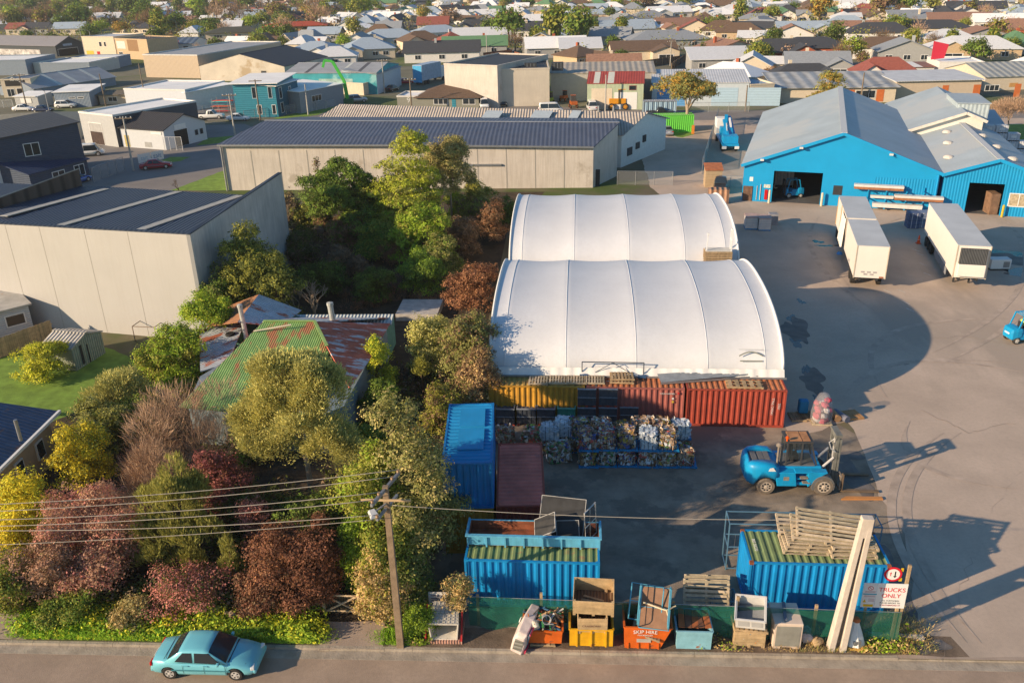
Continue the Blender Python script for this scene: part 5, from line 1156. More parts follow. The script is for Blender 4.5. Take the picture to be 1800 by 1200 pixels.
# ------------------------------------------------------------------ left white building
WB = thing('warehouse','tall plain off-white warehouse with dark roof and three pale roof strips at the left','warehouse',(-46.5,63.3,0),0)
L0 = WB.location
def lp(x,y,z): return (x - L0.x,y - L0.y,z)
HB = 8.75;FL,FR,BR,BL = (-56,65.3),(-29.25,60.55),(-28.3,79.6),(-55,90.0)
b = MB()
b.solid([lp(*FL,0),lp(*FR,0),lp(FR[0] + .28,FR[1] + .05,0),lp(FR[0] + .28,FR[1] + .35,0),lp(FL[0],FL[1] + .35,0)],[lp(*FL,HB),lp(*FR,HB),lp(FR[0] + .28,FR[1] + .05,HB),lp(FR[0] + .28,FR[1] + .35,HB),lp(FL[0],FL[1] + .35,HB)])
b.build('front_wall',CONCB,WB)
b = MB();zz = 9.05
q0,q1 = Vector((FR[0] - .02,FR[1] + .36)),Vector(BR)
b.solid([lp(q0.x,q0.y,0),lp(q0.x + .3,q0.y,0),lp(q1.x + .3,q1.y,0),lp(q1.x,q1.y,0)],[lp(q0.x,q0.y,HB),lp(q0.x + .3,q0.y,HB),lp(q1.x + .3,q1.y,zz),lp(q1.x,q1.y,zz)]);b.build('side_wall',M('stained concrete wall',(.46,.44,.42),rough=.9,var=.2,scale=.5,streak=((.3,.3,.31),.7)),WB)
zr0,zr1 = 8.45,7.75
_c,_e,_s = G(417,342,zr1),G(185,328,zr1),G(-60,320,zr1);RR = [(-55.8,65.7,zr0),(-29.35,61.0,zr0),(-29.3,_c.y - .3,zr1),tuple(_c),tuple(_e),tuple(_s)]
b = MB();b.poly([lp(*p) for p in RR]);b.slab([lp(x,y,z - .2) for x,y,z in RR],.19);b.build('roof',M('warehouse dark roof',(.042,.056,.09),rough=.55,var=.12,scale=.4,corr=('X',.35,.6,.35)),WB)
for (a,c) in (((0,380),(181,332)),((93,398),(308,337)),((227,408),(415,344))):
    A,C = G(*a,zr0 + .02),G(*c,zr1 + .02);dvec = Vector((1,-.18,0)) * .75;b = MB()
    b.slab([lp(*(A)),lp(*(A + dvec)),lp(*(C + dvec)),lp(*C)],.06);b.build('roof_strip',M('pale roof strip',(.4,.39,.35),var=.12),WB)
b = MB();b.solid([lp(FL[0],FL[1] - .03,HB + .002),lp(FR[0] + .3,FR[1] - .03,HB + .002),lp(FR[0] + .3,FR[1] + .4,HB + .002),lp(FL[0],FL[1] + .4,HB + .002)],[lp(FL[0],FL[1] - .03,HB + .09),lp(FR[0] + .3,FR[1] - .03,HB + .09),lp(FR[0] + .3,FR[1] + .4,HB + .09),lp(FL[0],FL[1] + .4,HB + .09)]);b.build('capping',RNAVY,WB)
b = MB();b.solid([lp(q0.x - .03,q0.y + .06,HB + .002),lp(q0.x + .33,q0.y + .06,HB + .002),lp(q1.x + .33,q1.y,zz + .002),lp(q1.x - .03,q1.y,zz + .002)],[lp(q0.x - .03,q0.y + .06,HB + .09),lp(q0.x + .33,q0.y + .06,HB + .09),lp(q1.x + .33,q1.y,zz + .09),lp(q1.x - .03,q1.y,zz + .09)]);b.build('capping',RNAVY,WB)
for px_ in (16,83,170,252): # panel joints
    a = G(px_,600);k = (a.x - FL[0]) / (FR[0] - FL[0]);y = FL[1] + (FR[1] - FL[1]) * k;b = MB();b.box(a.x - L0.x - .02,y - L0.y - .008,.05,a.x - L0.x + .02,y - L0.y + .05,HB - .02);b.build('panel_joint',M('joint grey',(.34,.32,.28),var=0),WB)
b = MB();p,q = G(-10,352,9.0),G(133,300,9.3);q2 = G(150,330,8.0)
b.solid([lp(p.x,p.y,0),lp(q.x,q.y,0),lp(q.x + .1,q.y + .4,0),lp(p.x,p.y + .4,0)],[lp(p.x,p.y,9.0),lp(q.x,q.y,9.35),lp(q.x + .1,q.y + .4,9.35),lp(p.x,p.y + .4,9.0)]);b.build('ribbed_parapet',M('brown ribbed cladding',(.1,.07,.055),corr=('X',.28,1,.5),var=.1),WB)
b = MB();b.solid([lp(p.x - .05,p.y - .05,9.0),lp(q.x + .05,q.y - .05,9.352),lp(q.x + .15,q.y + .45,9.352),lp(p.x - .05,p.y + .45,9.0)],[lp(p.x - .05,p.y - .05,9.1),lp(q.x + .05,q.y - .05,9.45),lp(q.x + .15,q.y + .45,9.45),lp(p.x - .05,p.y + .45,9.1)]);b.build('capping',GREYM,WB)

# ------------------------------------------------------------------ concrete warehouse with blue roof
CW = thing('warehouse','long low precast concrete warehouse with a dark blue ribbed roof behind the trees','warehouse',(-46,109.6,0),0);L0 = CW.location
A,B_,C_,E_,F_ = (-46,109.6),(2.1,110),(5.4,116.3),(5.6,128),(-42,132)
b = MB()
ze = 5.55;zl = 6.0
b.solid([lp(*A,0),lp(*B_,0),lp(*C_,0),lp(*E_,0),lp(*F_,0),lp(-45,121,0)],[lp(*A,zl),lp(*B_,ze - .35),lp(*C_,7.0),lp(*E_,5.6),lp(*F_,5.6),lp(-43.6,121,7.0)]);b.build('wall',CONCW,CW)
b = MB();b.slab([lp(A[0] - .4,A[1] - .4,zl + .02),lp(-20,109.4,5.75),lp(B_[0] + .1,B_[1] - .35,ze - .3),lp(C_[0] + .2,C_[1],7.03),lp(-43.9,121,7.03)],.14);b.slab([lp(-43.9,121,7.03),lp(C_[0] + .2,C_[1],7.03),lp(E_[0] + .2,E_[1],5.7),lp(F_[0] - .3,F_[1],5.7)],.14);ro = b.build('roof',RNAVY2,CW)
b = MB();b.bar(lp(-43.95,121,7.2),lp(C_[0] + .2,C_[1],7.2),.4,.06);b.build('ridge_cap',M('ridge cap',(.25,.28,.33)),ro)
b = MB();b.bar(lp(A[0] - .4,A[1] - .48,zl),lp(-20,109.32,5.75),.18,.2);b.bar(lp(-20,109.32,5.75),lp(B_[0],B_[1] - .43,ze - .3),.18,.2);b.build('gutter',GREYM,CW)
for i in range(1,13):
    x = A[0] + (B_[0] - A[0]) * i / 13;y = A[1] + (B_[1] - A[1]) * i / 13;b = MB();b.box(x - .06 - L0.x,y - .02 - L0.y,.02,x + .06 - L0.x,y + .03 - L0.y,5.2);b.build('panel_joint',M('joint grey'  ,(.24,.22,.19)),CW)  # joints between precast panels, thin strips in a darker joint colour
b = MB();p = G(845,345);b.box(p.x - 3 - L0.x,-.02 + .35,0,p.x + 2.2 - L0.x,.33 + .1,2.9);b.build('roller_door',M('dark roller door',(.05,.055,.065),corr=('Z',.15,.5,.2)),CW)
b = MB();b.box(p.x - 3.2 - L0.x,.06,3.0,p.x + 2.4 - L0.x,.33,3.2);b.build('door_lintel',GREYM,CW)
b = MB();b.bar(lp(B_[0] + .45,B_[1] + .7,0),lp(B_[0] + .46,B_[1] + .72,2.2),.9,.12);b.build('door',DARK,CW)
b = MB();b.tube([lp(A[0] - .1,A[1] - .2,0),lp(A[0] - .1,A[1] - .2,6.0)],.12,8);b.build('downpipe',GREYM,CW)
# old roof building behind
OB = thing('warehouse','older white-walled warehouse with a weathered corrugated roof behind the concrete one','warehouse',(-38,132,0),0);L0 = OB.location
e0 = G(1085,235,4.6);e1 = G(1122,205,4.6);w0 = G(1085,322);w1 = G(1123,275)
ra,rb = G(583,186,6.6),G(1118,201,6.6);fa,fb = Vector((-41,132.3,4.6)),Vector((6.2,121.5,4.6));ka = Vector((-34,146,4.6));kb = Vector((13.5,134,4.6))
b = MB();b.solid([lp(fa.x,fa.y,0),lp(fb.x,fb.y,0),lp(kb.x,kb.y,0),lp(ka.x,ka.y,0)],[lp(*fa),lp(*fb),lp(*kb),lp(*ka)])
m0 = (fa + ka) / 2;m1 = (fb + kb) / 2;m0.z = m1.z = 6.5
b.solid([lp(*fa),lp(*m0),lp(*ka)],[lp(*fb),lp(*m1),lp(*kb)]);b.build('wall',WHITEW,OB)
b = MB();dx = (fb - fa).normalized() * .4
b.slab([lp(*(fa - dx + Vector((-.2,-.5,-.1)))),lp(*(fb + dx + Vector((-.2,-.5,-.1)))),lp(*(m1 + dx)),lp(*(m0 - dx))],.1);b.slab([lp(*(m0 - dx)),lp(*(m1 + dx)),lp(*(kb + dx + Vector((.2,.5,-.1)))),lp(*(ka - dx + Vector((.2,.5,-.1))))],.1);ro = b.build('roof',ROLD,OB)
for (x0,x1) in ((850,880),(935,968),(1002,1018)):
    p0,p1 = G(x0,205,6.0),G(x1,206,6.0);b = MB();d_ = Vector((.12,.35,.1));u = (p1 - p0)
    k = Vector((.9,3.6,1.0));s0 = p0 - k * .35 + Vector((0,0,.22));b.slab([lp(*s0),lp(*(s0 + u)),lp(*(s0 + u + k * .75)),lp(*(s0 + k * .75))],.05);b.build('skylight',M('pale blue skylight',(.38,.44,.48),var=.1),ro)
u = (kb - fb);n_ = Vector((.97,.24,0))
for (k0,k1,z0,z1,mt) in ((.12,.22,1.3,2.4,GLASS),(.45,.52,2.4,3.4,GLASS),(.3,.38,1.8,2.7,DARK)):
    b = MB();s0,s1 = fb.lerp(kb,k0),fb.lerp(kb,k1);b.bar((s0.x - L0.x + .06,s0.y - L0.y,(z0 + z1) / 2),(s1.x - L0.x + .06,s1.y - L0.y,(z0 + z1) / 2),.14,z1 - z0);b.build('window',mt,OB)
for k in (.4,.62): p = m0.lerp(m1,.9 + .08 * (k - .4));b = MB();b.tube([lp(p.x - 2 + 6 * (k - .4),p.y,6.5),lp(p.x - 2 + 6 * (k - .4),p.y,7.4)],.15,8);b.build('roof_vent',GREYM,ro)

# ------------------------------------------------------------------ blue building group
BW_ = M('blue painted cladding',(.006,.28,.56),rough=.55,var=.08,scale=.4,corr=('X',.3,.35,.12));BWP = M('blue painted panel',(.006,.29,.58),rough=.55,var=.07,scale=.4);RB1 = M('pale blue grey roof',(.36,.42,.46),rough=.55,var=.12,scale=.25,corr=('Y',.5,.25,.06),patch=((.42,.45,.46),.08,.55));RB1s = RB1
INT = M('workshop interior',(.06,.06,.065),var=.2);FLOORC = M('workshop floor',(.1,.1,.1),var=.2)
def gable_hall(name,label,p0,p1,D,e,r,wl,rf,hole,ov=.35,skew=0.0):
    p0,p1 = Vector(p0),Vector(p1);W_ = (p1.xy - p0.xy).length;t = thing(name,label,'hall',(p0.x,p0.y,0),ang(p0,p1))
    u0,u1,h = hole;b = MB();m = W_ / 2;s = (r - e) / m;zat = lambda x: e + s * (x if x <= m else W_ - x)
    def strip(x0,x1,z0):
        pts = [(x0,z0),(x1,z0),(x1,zat(x1))] + ([(m,r)] if x0 < m < x1 else []) + [(x0,zat(x0))];b.exty(pts,0,.2)
    strip(0,u0,0);strip(u0,u1,h);strip(u1,W_,0);b.build('front_wall',wl,t)
    k = skew
    for x in (0,W_ - .2): b = MB();b.solid([(x,.21,0),(x + .2,.21,0),(x + .2 + k,D,0),(x + k,D,0)],[(x,.21,zat(x) - .01),(x + .2,.21,zat(x) - .01),(x + .2 + k,D,zat(x) - .01),(x + k,D,zat(x) - .01)]);b.build('side_wall',wl,t)
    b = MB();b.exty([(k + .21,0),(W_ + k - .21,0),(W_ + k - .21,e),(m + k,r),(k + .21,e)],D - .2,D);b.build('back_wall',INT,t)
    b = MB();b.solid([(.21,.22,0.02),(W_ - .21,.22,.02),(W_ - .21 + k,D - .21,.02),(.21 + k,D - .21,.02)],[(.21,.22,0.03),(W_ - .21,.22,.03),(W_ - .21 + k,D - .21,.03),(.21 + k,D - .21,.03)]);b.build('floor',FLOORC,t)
    lo = e - s * ov;b = MB()
    b.slab([(-ov + k,D + ov,lo + .02),(-ov,-ov,lo + .02),(m,-ov,r + .02),(m + k,D + ov,r + .02)],.14);b.slab([(m + k,D + ov,r + .02),(m,-ov,r + .02),(W_ + ov,-ov,lo + .02),(W_ + ov + k,D + ov,lo + .02)],.14);ro = b.build('roof',rf,t)
    b = MB();b.bar((m,-ov,r + .18),(m + k,D + ov,r + .18),.7,.06);b.build('ridge_cap',M('pale ridge cap',(.5,.52,.53),var=.08),ro)
    b = MB();b.bar((-ov,-ov - .04,lo + .04),(m,-ov - .04,r + .04),.06,.34);b.bar((m,-ov - .04,r + .04),(W_ + ov,-ov - .04,lo + .04),.06,.34);b.build('barge_board',BWP,t)
    return t,W_,ro
t1,W1,ro1 = gable_hall('workshop_hall','large bright blue gabled workshop hall with an open doorway at the right',(19.8,103.3),(40.3,98.0),38,4.35,8.3,BWP,RB1,(3.45,8.9,3.75))
for x in (2.0,6.2,15.8): b = MB();zz_ = 4.35 + 3.95 * (x if x < 10.5 else 21.1 - x) / 10.6;b.cbox(x,-.6,zz_ - .1,.4,.3,.2);b.build('flood_lamp',M('lamp pale',(.6,.6,.58)),t1)
b = MB();b.box(10.2,-.02,1.3,11.2,-.003,2.4);b.build('window',DARK,t1)
b = MB();b.box(.1,-.06,.02,1.2,-.003,1.8);b.build('cage_door',M('brown cage door',(.2,.12,.08),var=.4,corr=('X',.15,1,.6)),t1)
b = MB();b.box(2.6,-.14,.3,2.95,-.003,1.5);b.build('red_box',LAMPR,t1)
b = MB();b.box(2.45,-.03,1.7,3.2,-.003,2.1);b.build('notice',M('sign dull',(.5,.55,.5),var=.4,scale=6),t1)
b = MB();b.box(.75,-.03,2.4,1.15,-.003,2.9);b.build('notice',WHITE,t1)
b = MB();b.tube([(2.1,-.05,0.2),(2.1,-.05,2.1)],.05);b.tube([(1.7,-.05,.2),(1.7,-.05,1.9)],.04);b.build('pipe',RIM,t1)
b = MB();b.solid([(14.5,-.02,1.6),(20.8,-.02,1.6),(20.8,-.003,1.6),(14.5,-.003,1.6)],[(14.5,-.02,3.6),(20.8,-.02,3.6),(20.8,-.003,3.6),(14.5,-.003,3.6)]);b.build('ribbed_cladding',BW_,t1)
b = MB();b.tube([(21.0,-.1,0),(21.0,-.1,4.2)],.09,8);b.build('downpipe',BWP,t1)
# bollards at its doorway
M1 = Matrix.Translation(t1.location) @ Matrix.Rotation(t1.rotation_euler.z,4,'Z')
for x,lb in ((3.2,'cream'),(9.1,'cream')):
    p = M1 @ Vector((x,-.5,0));b = MB();b.lathe([(.13,0),(.13,1.5),(.08,1.58),(0,1.6)],12);o = b.build('bollard',M('cream bollard',(.65,.56,.4)));o.location = (p.x,p.y,.012);tag(o,'cream bollard %s of the large blue hall doorway' % ('left' if x < 5 else 'right'),'bollard','cream bollards')
p = M1 @ Vector((6.9,3.5,.03));q = small_forklift('blue forklift standing in the dark inside the large blue hall',p,R(190));p = M1 @ Vector((4.5,5.0,.03))
t = thing('trailer','pale curtain-sided trailer parked inside the large blue hall','trailer',p,R(-10));b = MB();b.box(-1,0,.9,1.2,8,3.4);b.build('box_body',M('grey curtain',(.4,.38,.36),corr=('X',.4,.6,.3)),t);b = MB();b.box(-.9,0,.6,1.1,8,.89);b.build('chassis',DARK,t);[wheel(t,sx,1.2,.45,.3) for sx in (-.8,1.0)]
# wall racks with long packages
def rackpack(label,x,z,L,w,h,mt):
    t = thing('long_package',label,'package',M1 @ Vector((x,-.2,z)),t1.rotation_euler.z,'long packages on the wall rack');b = MB();b.box(0,-w,0,L,0,h);b.build('boards',mt[0],t);b = MB();b.box(-.02,-w - .02,h * .55,L + .02,.02,h + .02);b.build('wrap',mt[1],t)
PK = [M('brown package',(.3,.13,.06),var=.3),M('white package wrap',(.6,.58,.55),var=.15)]
rk = thing('cantilever_rack','blue cantilever storage rack on the front of the large blue hall','rack',M1 @ Vector((13.5,-.1,0)),t1.rotation_euler.z)
for x in (.4,2.3,4.4,6.2):
    b = MB();b.box(x,-.12,0,x + .14,-.0,2.7);
    for z in (.22,1.2,2.2): b.box(x,-1.0,z,x + .12,-.12,z + .12)
    b.build('upright',FK,rk)
rackpack('uppermost long white-wrapped package on the blue wall rack',12.4,2.33,5.2,.7,.5,PK);rackpack('right long brown package on the middle of the blue wall rack',16.8,1.33,5.0,.8,.5,PK);rackpack('thin white package left on the middle of the blue wall rack',14.3,1.33,2.4,.4,.25,[PK[1],PK[1]]);rackpack('lowest long white package on the blue wall rack',14.6,.36,5.2,.7,.4,[PK[1],PK[1]])
t2_,W2,ro2 = gable_hall('workshop_hall','smaller ribbed blue gabled hall with an open doorway at the right edge',(40.75,97.9),(50.6,95.1),27,4.3,6.1,BW_,RB1,(2.6,6.1,3.5),skew=-2.0)
opening(t2_,'f',W2,20,6.7,8.7,1.1,2.6,'win',fill=M('bright window',(.4,.33,.22),var=.5,scale=4))
for (x,y,s) in ((1.2,6,0),(2.2,13,0),(3.0,19,0),(7.0,3,1),(6.6,9,1),(6.2,15,1)):
    z = 4.3 + 1.8 * (x if s == 0 else W2 - x) / (W2 / 2);b = MB();b.push((x - 2 * y / 27,y,z + .16),0,0,0);b.lathe([(.6,0),(.55,.18),(.35,.32),(.0,.36)],12);b.pop();b.build('roof_dome',M('pale roof dome',(.6,.55,.48),var=.1),ro2)
M2_ = Matrix.Translation(t2_.location) @ Matrix.Rotation(t2_.rotation_euler.z,4,'Z');p = M2_ @ Vector((6.3,-.5,0));b = MB();b.lathe([(.12,0),(.12,1.3),(.0,1.38)],12);o = b.build('bollard',M('yellow bollard',(.6,.42,.03)));o.location = (p.x,p.y,.012);tag(o,'yellow bollard beside the small blue hall doorway','bollard')
p = M2_ @ Vector((5.3,1.0,.03));b = MB();b.cbox(0,0,0,.9,1.6,2.3);o = b.build('pallet_load',M('brown wrapped load',(.22,.13,.08),var=.4));o.location = p;tag(o,'tall brown wrapped load inside the small blue hall','load')
t = thing('workshop_hall','grey-roofed hall with a white gable behind the small blue hall','hall',(44.0,119.8,0),R(-12));b = MB();b.exty([(0,0),(8.9,0),(8.9,6.6),(6.7,7.5),(0,5.0)],0,24);b.build('wall',M('white gable wall',(.7,.66,.58),var=.05),t)
b = MB();b.slab([(-.5,24.4,4.83),(-.5,-.5,4.83),(6.7,-.5,7.52),(6.7,24.4,7.52)],.14);b.slab([(6.7,24.4,7.52),(6.7,-.5,7.52),(9.3,-.5,6.46),(9.3,24.4,6.46)],.14);b.build('roof',RB1,t)
b = MB();b.bar((-.5,-.53,4.9),(6.7,-.53,7.56),.06,.36);b.bar((6.7,-.53,7.56),(9.3,-.53,6.5),.06,.36);b.build('barge_board',M('cream trim',(.65,.6,.52)),t)
b_ = thing('roof_unit','pale blue-grey box dormer on the rear grey-roofed hall','dormer',(51.0,122.5,0),R(-12));b = MB();b.box(0,0,4.5,3.9,9,8.1);b.build('wall',M('pale box wall',(.4,.47,.5),corr=('X',.5,.3,.06)),b_);b = MB();b.box(-.15,-.15,8.105,4.05,9.15,8.22);b.build('roof',RB1,b_)
shed('lean_to','low grey lean-to roof right of the rear hall behind the white bins','shed',(54.6,127.5),(59.4,126.4),9,4.2,5.0,'mono',GREYW,RB1)
# white bins stacked at right
CR8 = M('white fruit bin',(.5,.52,.55),rough=.5,var=.15,scale=3,corr=('X',.3,.3,.15))
def whitebin():
    t = thing('bulk_bin','','bin',(0,0,0),R(-12),'white bulk bins stacked by the rear hall');b = MB();b.box(0,0,.12,1.55,1.3,1.02);b.build('bin_wall',CR8,t);b = MB();[b.box(x,0,0,x + .3,1.3,.118) for x in (0,.62,1.25)];b.build('foot',DARK,t);b = MB();b.box(.45,-.02,.45,1.1,-.002,.75);b.build('label_patch',WHITE,t);return t
wb0 = None
for k in range(4):
    for l in range((5,5,4,3)[k]):
        lab = '%s white bin in the %s stack of the bin wall beside the rear hall' % (['lowest','second','third','fourth','topmost'][l],['leftmost','second','third','rightmost'][k]);loc = (54.9 + k * 1.6,122.6 - k * .25,.01 + l * 1.03)
        if wb0 is None: wb0 = whitebin();wb0['label'] = lab;wb0.location = loc;wb0.rotation_euler = (0,0,R(-9))
        else: dup(wb0,lab,loc,R(-9))

# ------------------------------------------------------------------ trailers
TRW = M('white trailer panel',(.74,.69,.62),rough=.5,var=.04,scale=.6);TRR = M('trailer roof',(.5,.51,.51),rough=.5,var=.12,scale=.4)
def trailer(label,f0,f1,L,h0,h1,split=None,reefer=False,curtain=False):
    a,c = Vector(f0),Vector(f1);W_ = (c - a).length;t = thing('semi_trailer',label,'trailer',(a.x,a.y,.012),ang(a,c),'white trailers in the yard')
    def body(y0,y1,nm):
        b = MB();b.box(0,y0,h0,W_,y1,h1);o = b.build(nm,TRW,t);b = MB();b.box(-.02,y0 - .02,h1 + .002,W_ + .02,y1 + .02,h1 + .05);b.build('roof',TRR,t)
        for x in (-.03,W_ - .05): b = MB();b.box(x,y0 - .03,h0 - .05,x + .08,y0 + .05,h1 - .003);b.build('corner_post',M('post cream',(.5,.42,.32)),t)
    if split: body(0,split,'box_body');body(split + .5,L,'box_body')
    else: body(0,L,'box_body')
    b = MB();b.box(.5,.3,h0 - .35,.7,L - .2,h0 - .003);b.box(W_ - .7,.3,h0 - .35,W_ - .5,L - .2,h0 - .003);[b.box(.7,y,h0 - .3,W_ - .7,y + .12,h0 - .1) for y in (1,3,5,7,9,11)];b.build('chassis',DARK,t)
    for y in ((L - 1.2,L - 2.4,L - 3.6) + ((1.8,3.0) if split else ())):
        for x in (.2,W_ - .2): 
            b = MB();b.lathe([(.3,-.16),(.5,-.16),(.5,.16),(.3,.16)],16,axis='x',c=(x,y,.5));wv = b.build('wheel',TYRE,t);b = MB();b.lathe([(.3,-.14),(.3,.14)],12,axis='x',c=(x,y,.5));b.build('rim',RIM,wv)
    if reefer:
        b = MB();b.box(.25,-.32,h1 - 1.55,W_ - .25,-.003,h1 - .2);b.build('cooling_unit',M('reefer grille',(.09,.095,.1),corr=('X',.12,1,.5)),t);b = MB();b.box(.2,-.36,h0 + .2,W_ - .2,-.003,h1 - 1.56);b.build('cooling_case',TRW,t,bev=.06)
        b = MB();b.box(-.03,2.5,.55,-.0,8.0,h0 - .02);b.build('side_skirt',M('grey skirt',(.25,.26,.28)),t)
        for x in (.6,W_ - .75): b = MB();b.box(x,2.2,.0,x + .15,2.35,h0 - .36);b.build('landing_leg',DARK,t)
    else:
        for x in (.55,1.05,1.55,.8,1.3):
            z = h0 + (.45 if x in (.55,1.05,1.55) else .25);b = MB();b.box(x,-.012,z,x + .32,-.003,z + .14);b.build('sticker',M('grey sticker',(.35,.33,.33),var=.3),t)
        b = MB();b.box(W_ - .5,-.03,h0 + .02,W_ - .15,-.003,h0 + .17);b.build('tail_light',M('tail brown',(.3,.1,.05)),t)
        b = MB();n = 16
        vs = []
        for i in range(n + 1): y = split + .6 + (L - split - 1) * i / n * .35;vs += [(-.08 - .12 * abs(math.sin(i * 1.3)),y - .2 * i / n,h1 - .1),(-.25 - .15 * abs(math.sin(i * 1.3)),y - .5,h0 + .1)]
        b.add(vs,[(2 * i,2 * i + 2,2 * i + 3,2 * i + 1) for i in range(n)]);b.build('curtain',M('bunched white curtain',(.66,.64,.6),var=.1),t)
        for y in (split + 3.2,split + 5,L - .3): b = MB();b.box(-.06,y,h0,.0,y + .08,h1 - .01);b.build('curtain_post',M('timber post',(.45,.28,.12)),t)
        b = MB();b.lathe([(0,0),(.3,.02),(.22,.2),(0,.25)],10,c=(-.3,split + .2,.5));b.build('blue_strap',M('blue strap',(.04,.2,.5)),t)
    return t
trailer('white two-part curtain trailer with its side curtain pulled back in the yard',(24.1,72.75),(26.65,72.3),17.0,1.15,4.0,split=8.2)
trailer('long white refrigerated trailer with a dark cooling unit on its end',(32.4,72.65),(34.95,72.18),14.0,1.2,4.05,reefer=True)
# things round the yard
for i,(x,y,lb,mt) in enumerate([(1310,404,'left white slab stack on pallets by the tent',WHITE),(1333,406,'right white slab stack on pallets by the tent',WHITE)]):
    p = G(x,y);t = thing('slab_stack',lb,'stack',(p.x,p.y,.012),R(-4),'slab stacks');b = MB();b.box(0,0,.14,1.25,1.6,1.3);b.build('slabs',M('white slab stack',(.62,.58,.55),var=.1,corr=('Z',.2,.4,.15)),t);b = MB();b.box(-.05,-.05,1.303,1.3,1.65,1.4);b.build('cover',M('mauve board',(.45,.32,.28)),t);b = MB();pallet_mb(b,1.25,1.6);b.build('pallet',BLUEP,t)
p = G(1352,396);b = MB();b.box(0,0,0,.9,1.0,1.2);o = b.build('packed_carton',M('grey carton',(.25,.25,.27),var=.3));o.location = (p.x,p.y,.012);tag(o,'small grey packed carton right of the white slab stacks','carton')
for i,(x,y,c_,lb) in enumerate([(1595,402,(.08,.11,.2),'dark blue stack of crates between the two trailers'),(1614,401,(.16,.2,.3),'grey-blue stack of crates touching the refrigerated trailer side')]):
    p = G(x,y);t = thing('crate_stack',lb,'stack',(p.x,p.y,.012),R(-2),'blue crate stacks');b = MB();[b.box(0,0,.02 + k * .42,1.15,1.2,.4 + k * .42) for k in range(4)];b.build('crates',M('blue crate %d' % i,c_,var=.3,scale=5),t);b = MB();[b.box(x_,-.02,.05,x_ + .04,-.002,1.65) for x_ in (.3,.8)];b.build('strap',WHITE,t)
p = G(1614,428);t = thing('traffic_cone','orange traffic cone with white band between the trailers','cone',(p.x,p.y,.012));b = MB();b.box(-.22,-.22,0,.22,.22,.05);b.lathe([(.17,.05),(.05,.85),(0,.86)],14);b.build('cone_body',M('cone orange',(.7,.09,.015),rough=.5,var=.05),t);b = MB();b.lathe([(.118,.4),(.085,.6)],14);b.build('band',WHITE,t)
p = G(1740,476);t = thing('generator','white generator box standing in the puddles by the reefer','generator',(p.x,p.y,.012),R(2));b = MB();b.box(0,0,.15,1.8,.95,1.05);b.build('case',WHITE,t,bev=.04);b = MB();b.box(.1,.1,0,1.7,.85,.148);b.build('base',DARK,t);b = MB();b.box(1.1,-.02,.3,1.65,-.002,.85);b.build('grille',GREYM,t)
# wrapped pallet with red goods, card rolls, blue bits beside tent corner
p = G(1428,748);t = thing('wrapped_load','tall shrink-wrapped load of white and red bags near the tent corner','load',(p.x,p.y,.012),R(-3));b = MB();rnd = random.Random(17)
for k in range(26): z = .2 + (k // 6) * .36;blob(b,(rnd.uniform(.25,.95),rnd.uniform(.25,.85),z),rnd.uniform(.24,.34) * (1 - .35 * (k // 6) / 4),rnd,k % 3 if k < 14 else rnd.choice([1,1,2]))
b.build('bags',[M('bag white',(.6,.57,.55),var=.2),M('bag red',(.42,.06,.1),var=.3),M('bag grey',(.4,.38,.38),var=.2)],t);b = MB();pallet_mb(b,1.2,1.1);b.build('pallet',TIMBERG,t);b = MB();b.lathe([(.66,.15),(.68,.7),(.55,1.4),(.3,1.95),(.1,2.05)],12,c=(.6,.55,0));b.build('wrap',M('shrink film',(.6,.58,.6),rough=.25,alpha=.22,var=.1),t,smooth=True)
p = G(1484,742)
for i,(dx,dy,L,mt,lb) in enumerate([(0,0,1.2,(.45,.25,.12),'brown cardboard roll lying right of the wrapped red load'),(-.3,.9,1.3,(.35,.37,.45),'grey paper roll behind the brown one'),(.55,-.1,1.2,(.16,.17,.22),'dark paper roll in front of the brown one')]):
    b = MB();b.lathe([(.0,0),(.22,0),(.22,L),(0,L)],14,axis='x');o = b.build('paper_roll',M('roll %d' % i,mt,var=.15),smooth=False);o.location = (p.x + dx - .4,p.y + dy,.235);o.rotation_euler = (0,0,R(100 + i * 8));tag(o,lb,'roll','paper rolls')
b = MB();pallet_mb(b,1.3,1.1);o = b.build('pallet',M('orange timber pallet',(.45,.24,.1),var=.2));o.location = (p.x + .1,p.y + .1,.01);o.rotation_euler = (0,0,R(15));tag(o,'orange-brown pallet under the paper rolls','pallet')
for i in range(3): p = G(1392 + i * 14,742 - i);pallet(['left','middle','right'][i] + ' low pallet on the ground between the red container and the wrapped load',(p.x,p.y,.01),R(3),L=.95,W=1.1,mat=TIMBER,group='pallets by the tent corner')
p = G(1405,735);b = MB();b.box(0,0,0,.6,.5,.9);o = b.build('plastic_drum',M('blue drum',(.01,.2,.4),var=.2),bev=.1);o.location = (p.x,p.y + .3,.16);tag(o,'blue plastic drum on a pallet by the red container end','drum')
p = G(1478,879);q = G(1552,879);b = MB();L = (q - p).length;b.solid([(0,0,0),(L,0,0),(L,.22,0),(.35,.25,0)],[(0,0,.09),(L,0,.09),(L,.22,.09),(.35,.25,.09)]);o = b.build('timber_strip',M('orange planed timber',(.5,.22,.07),var=.12));o.location = (p.x,p.y,.012);o.rotation_euler = (0,0,ang(p,q));tag(o,'orange planed timber strip on the asphalt before the forks','timber')
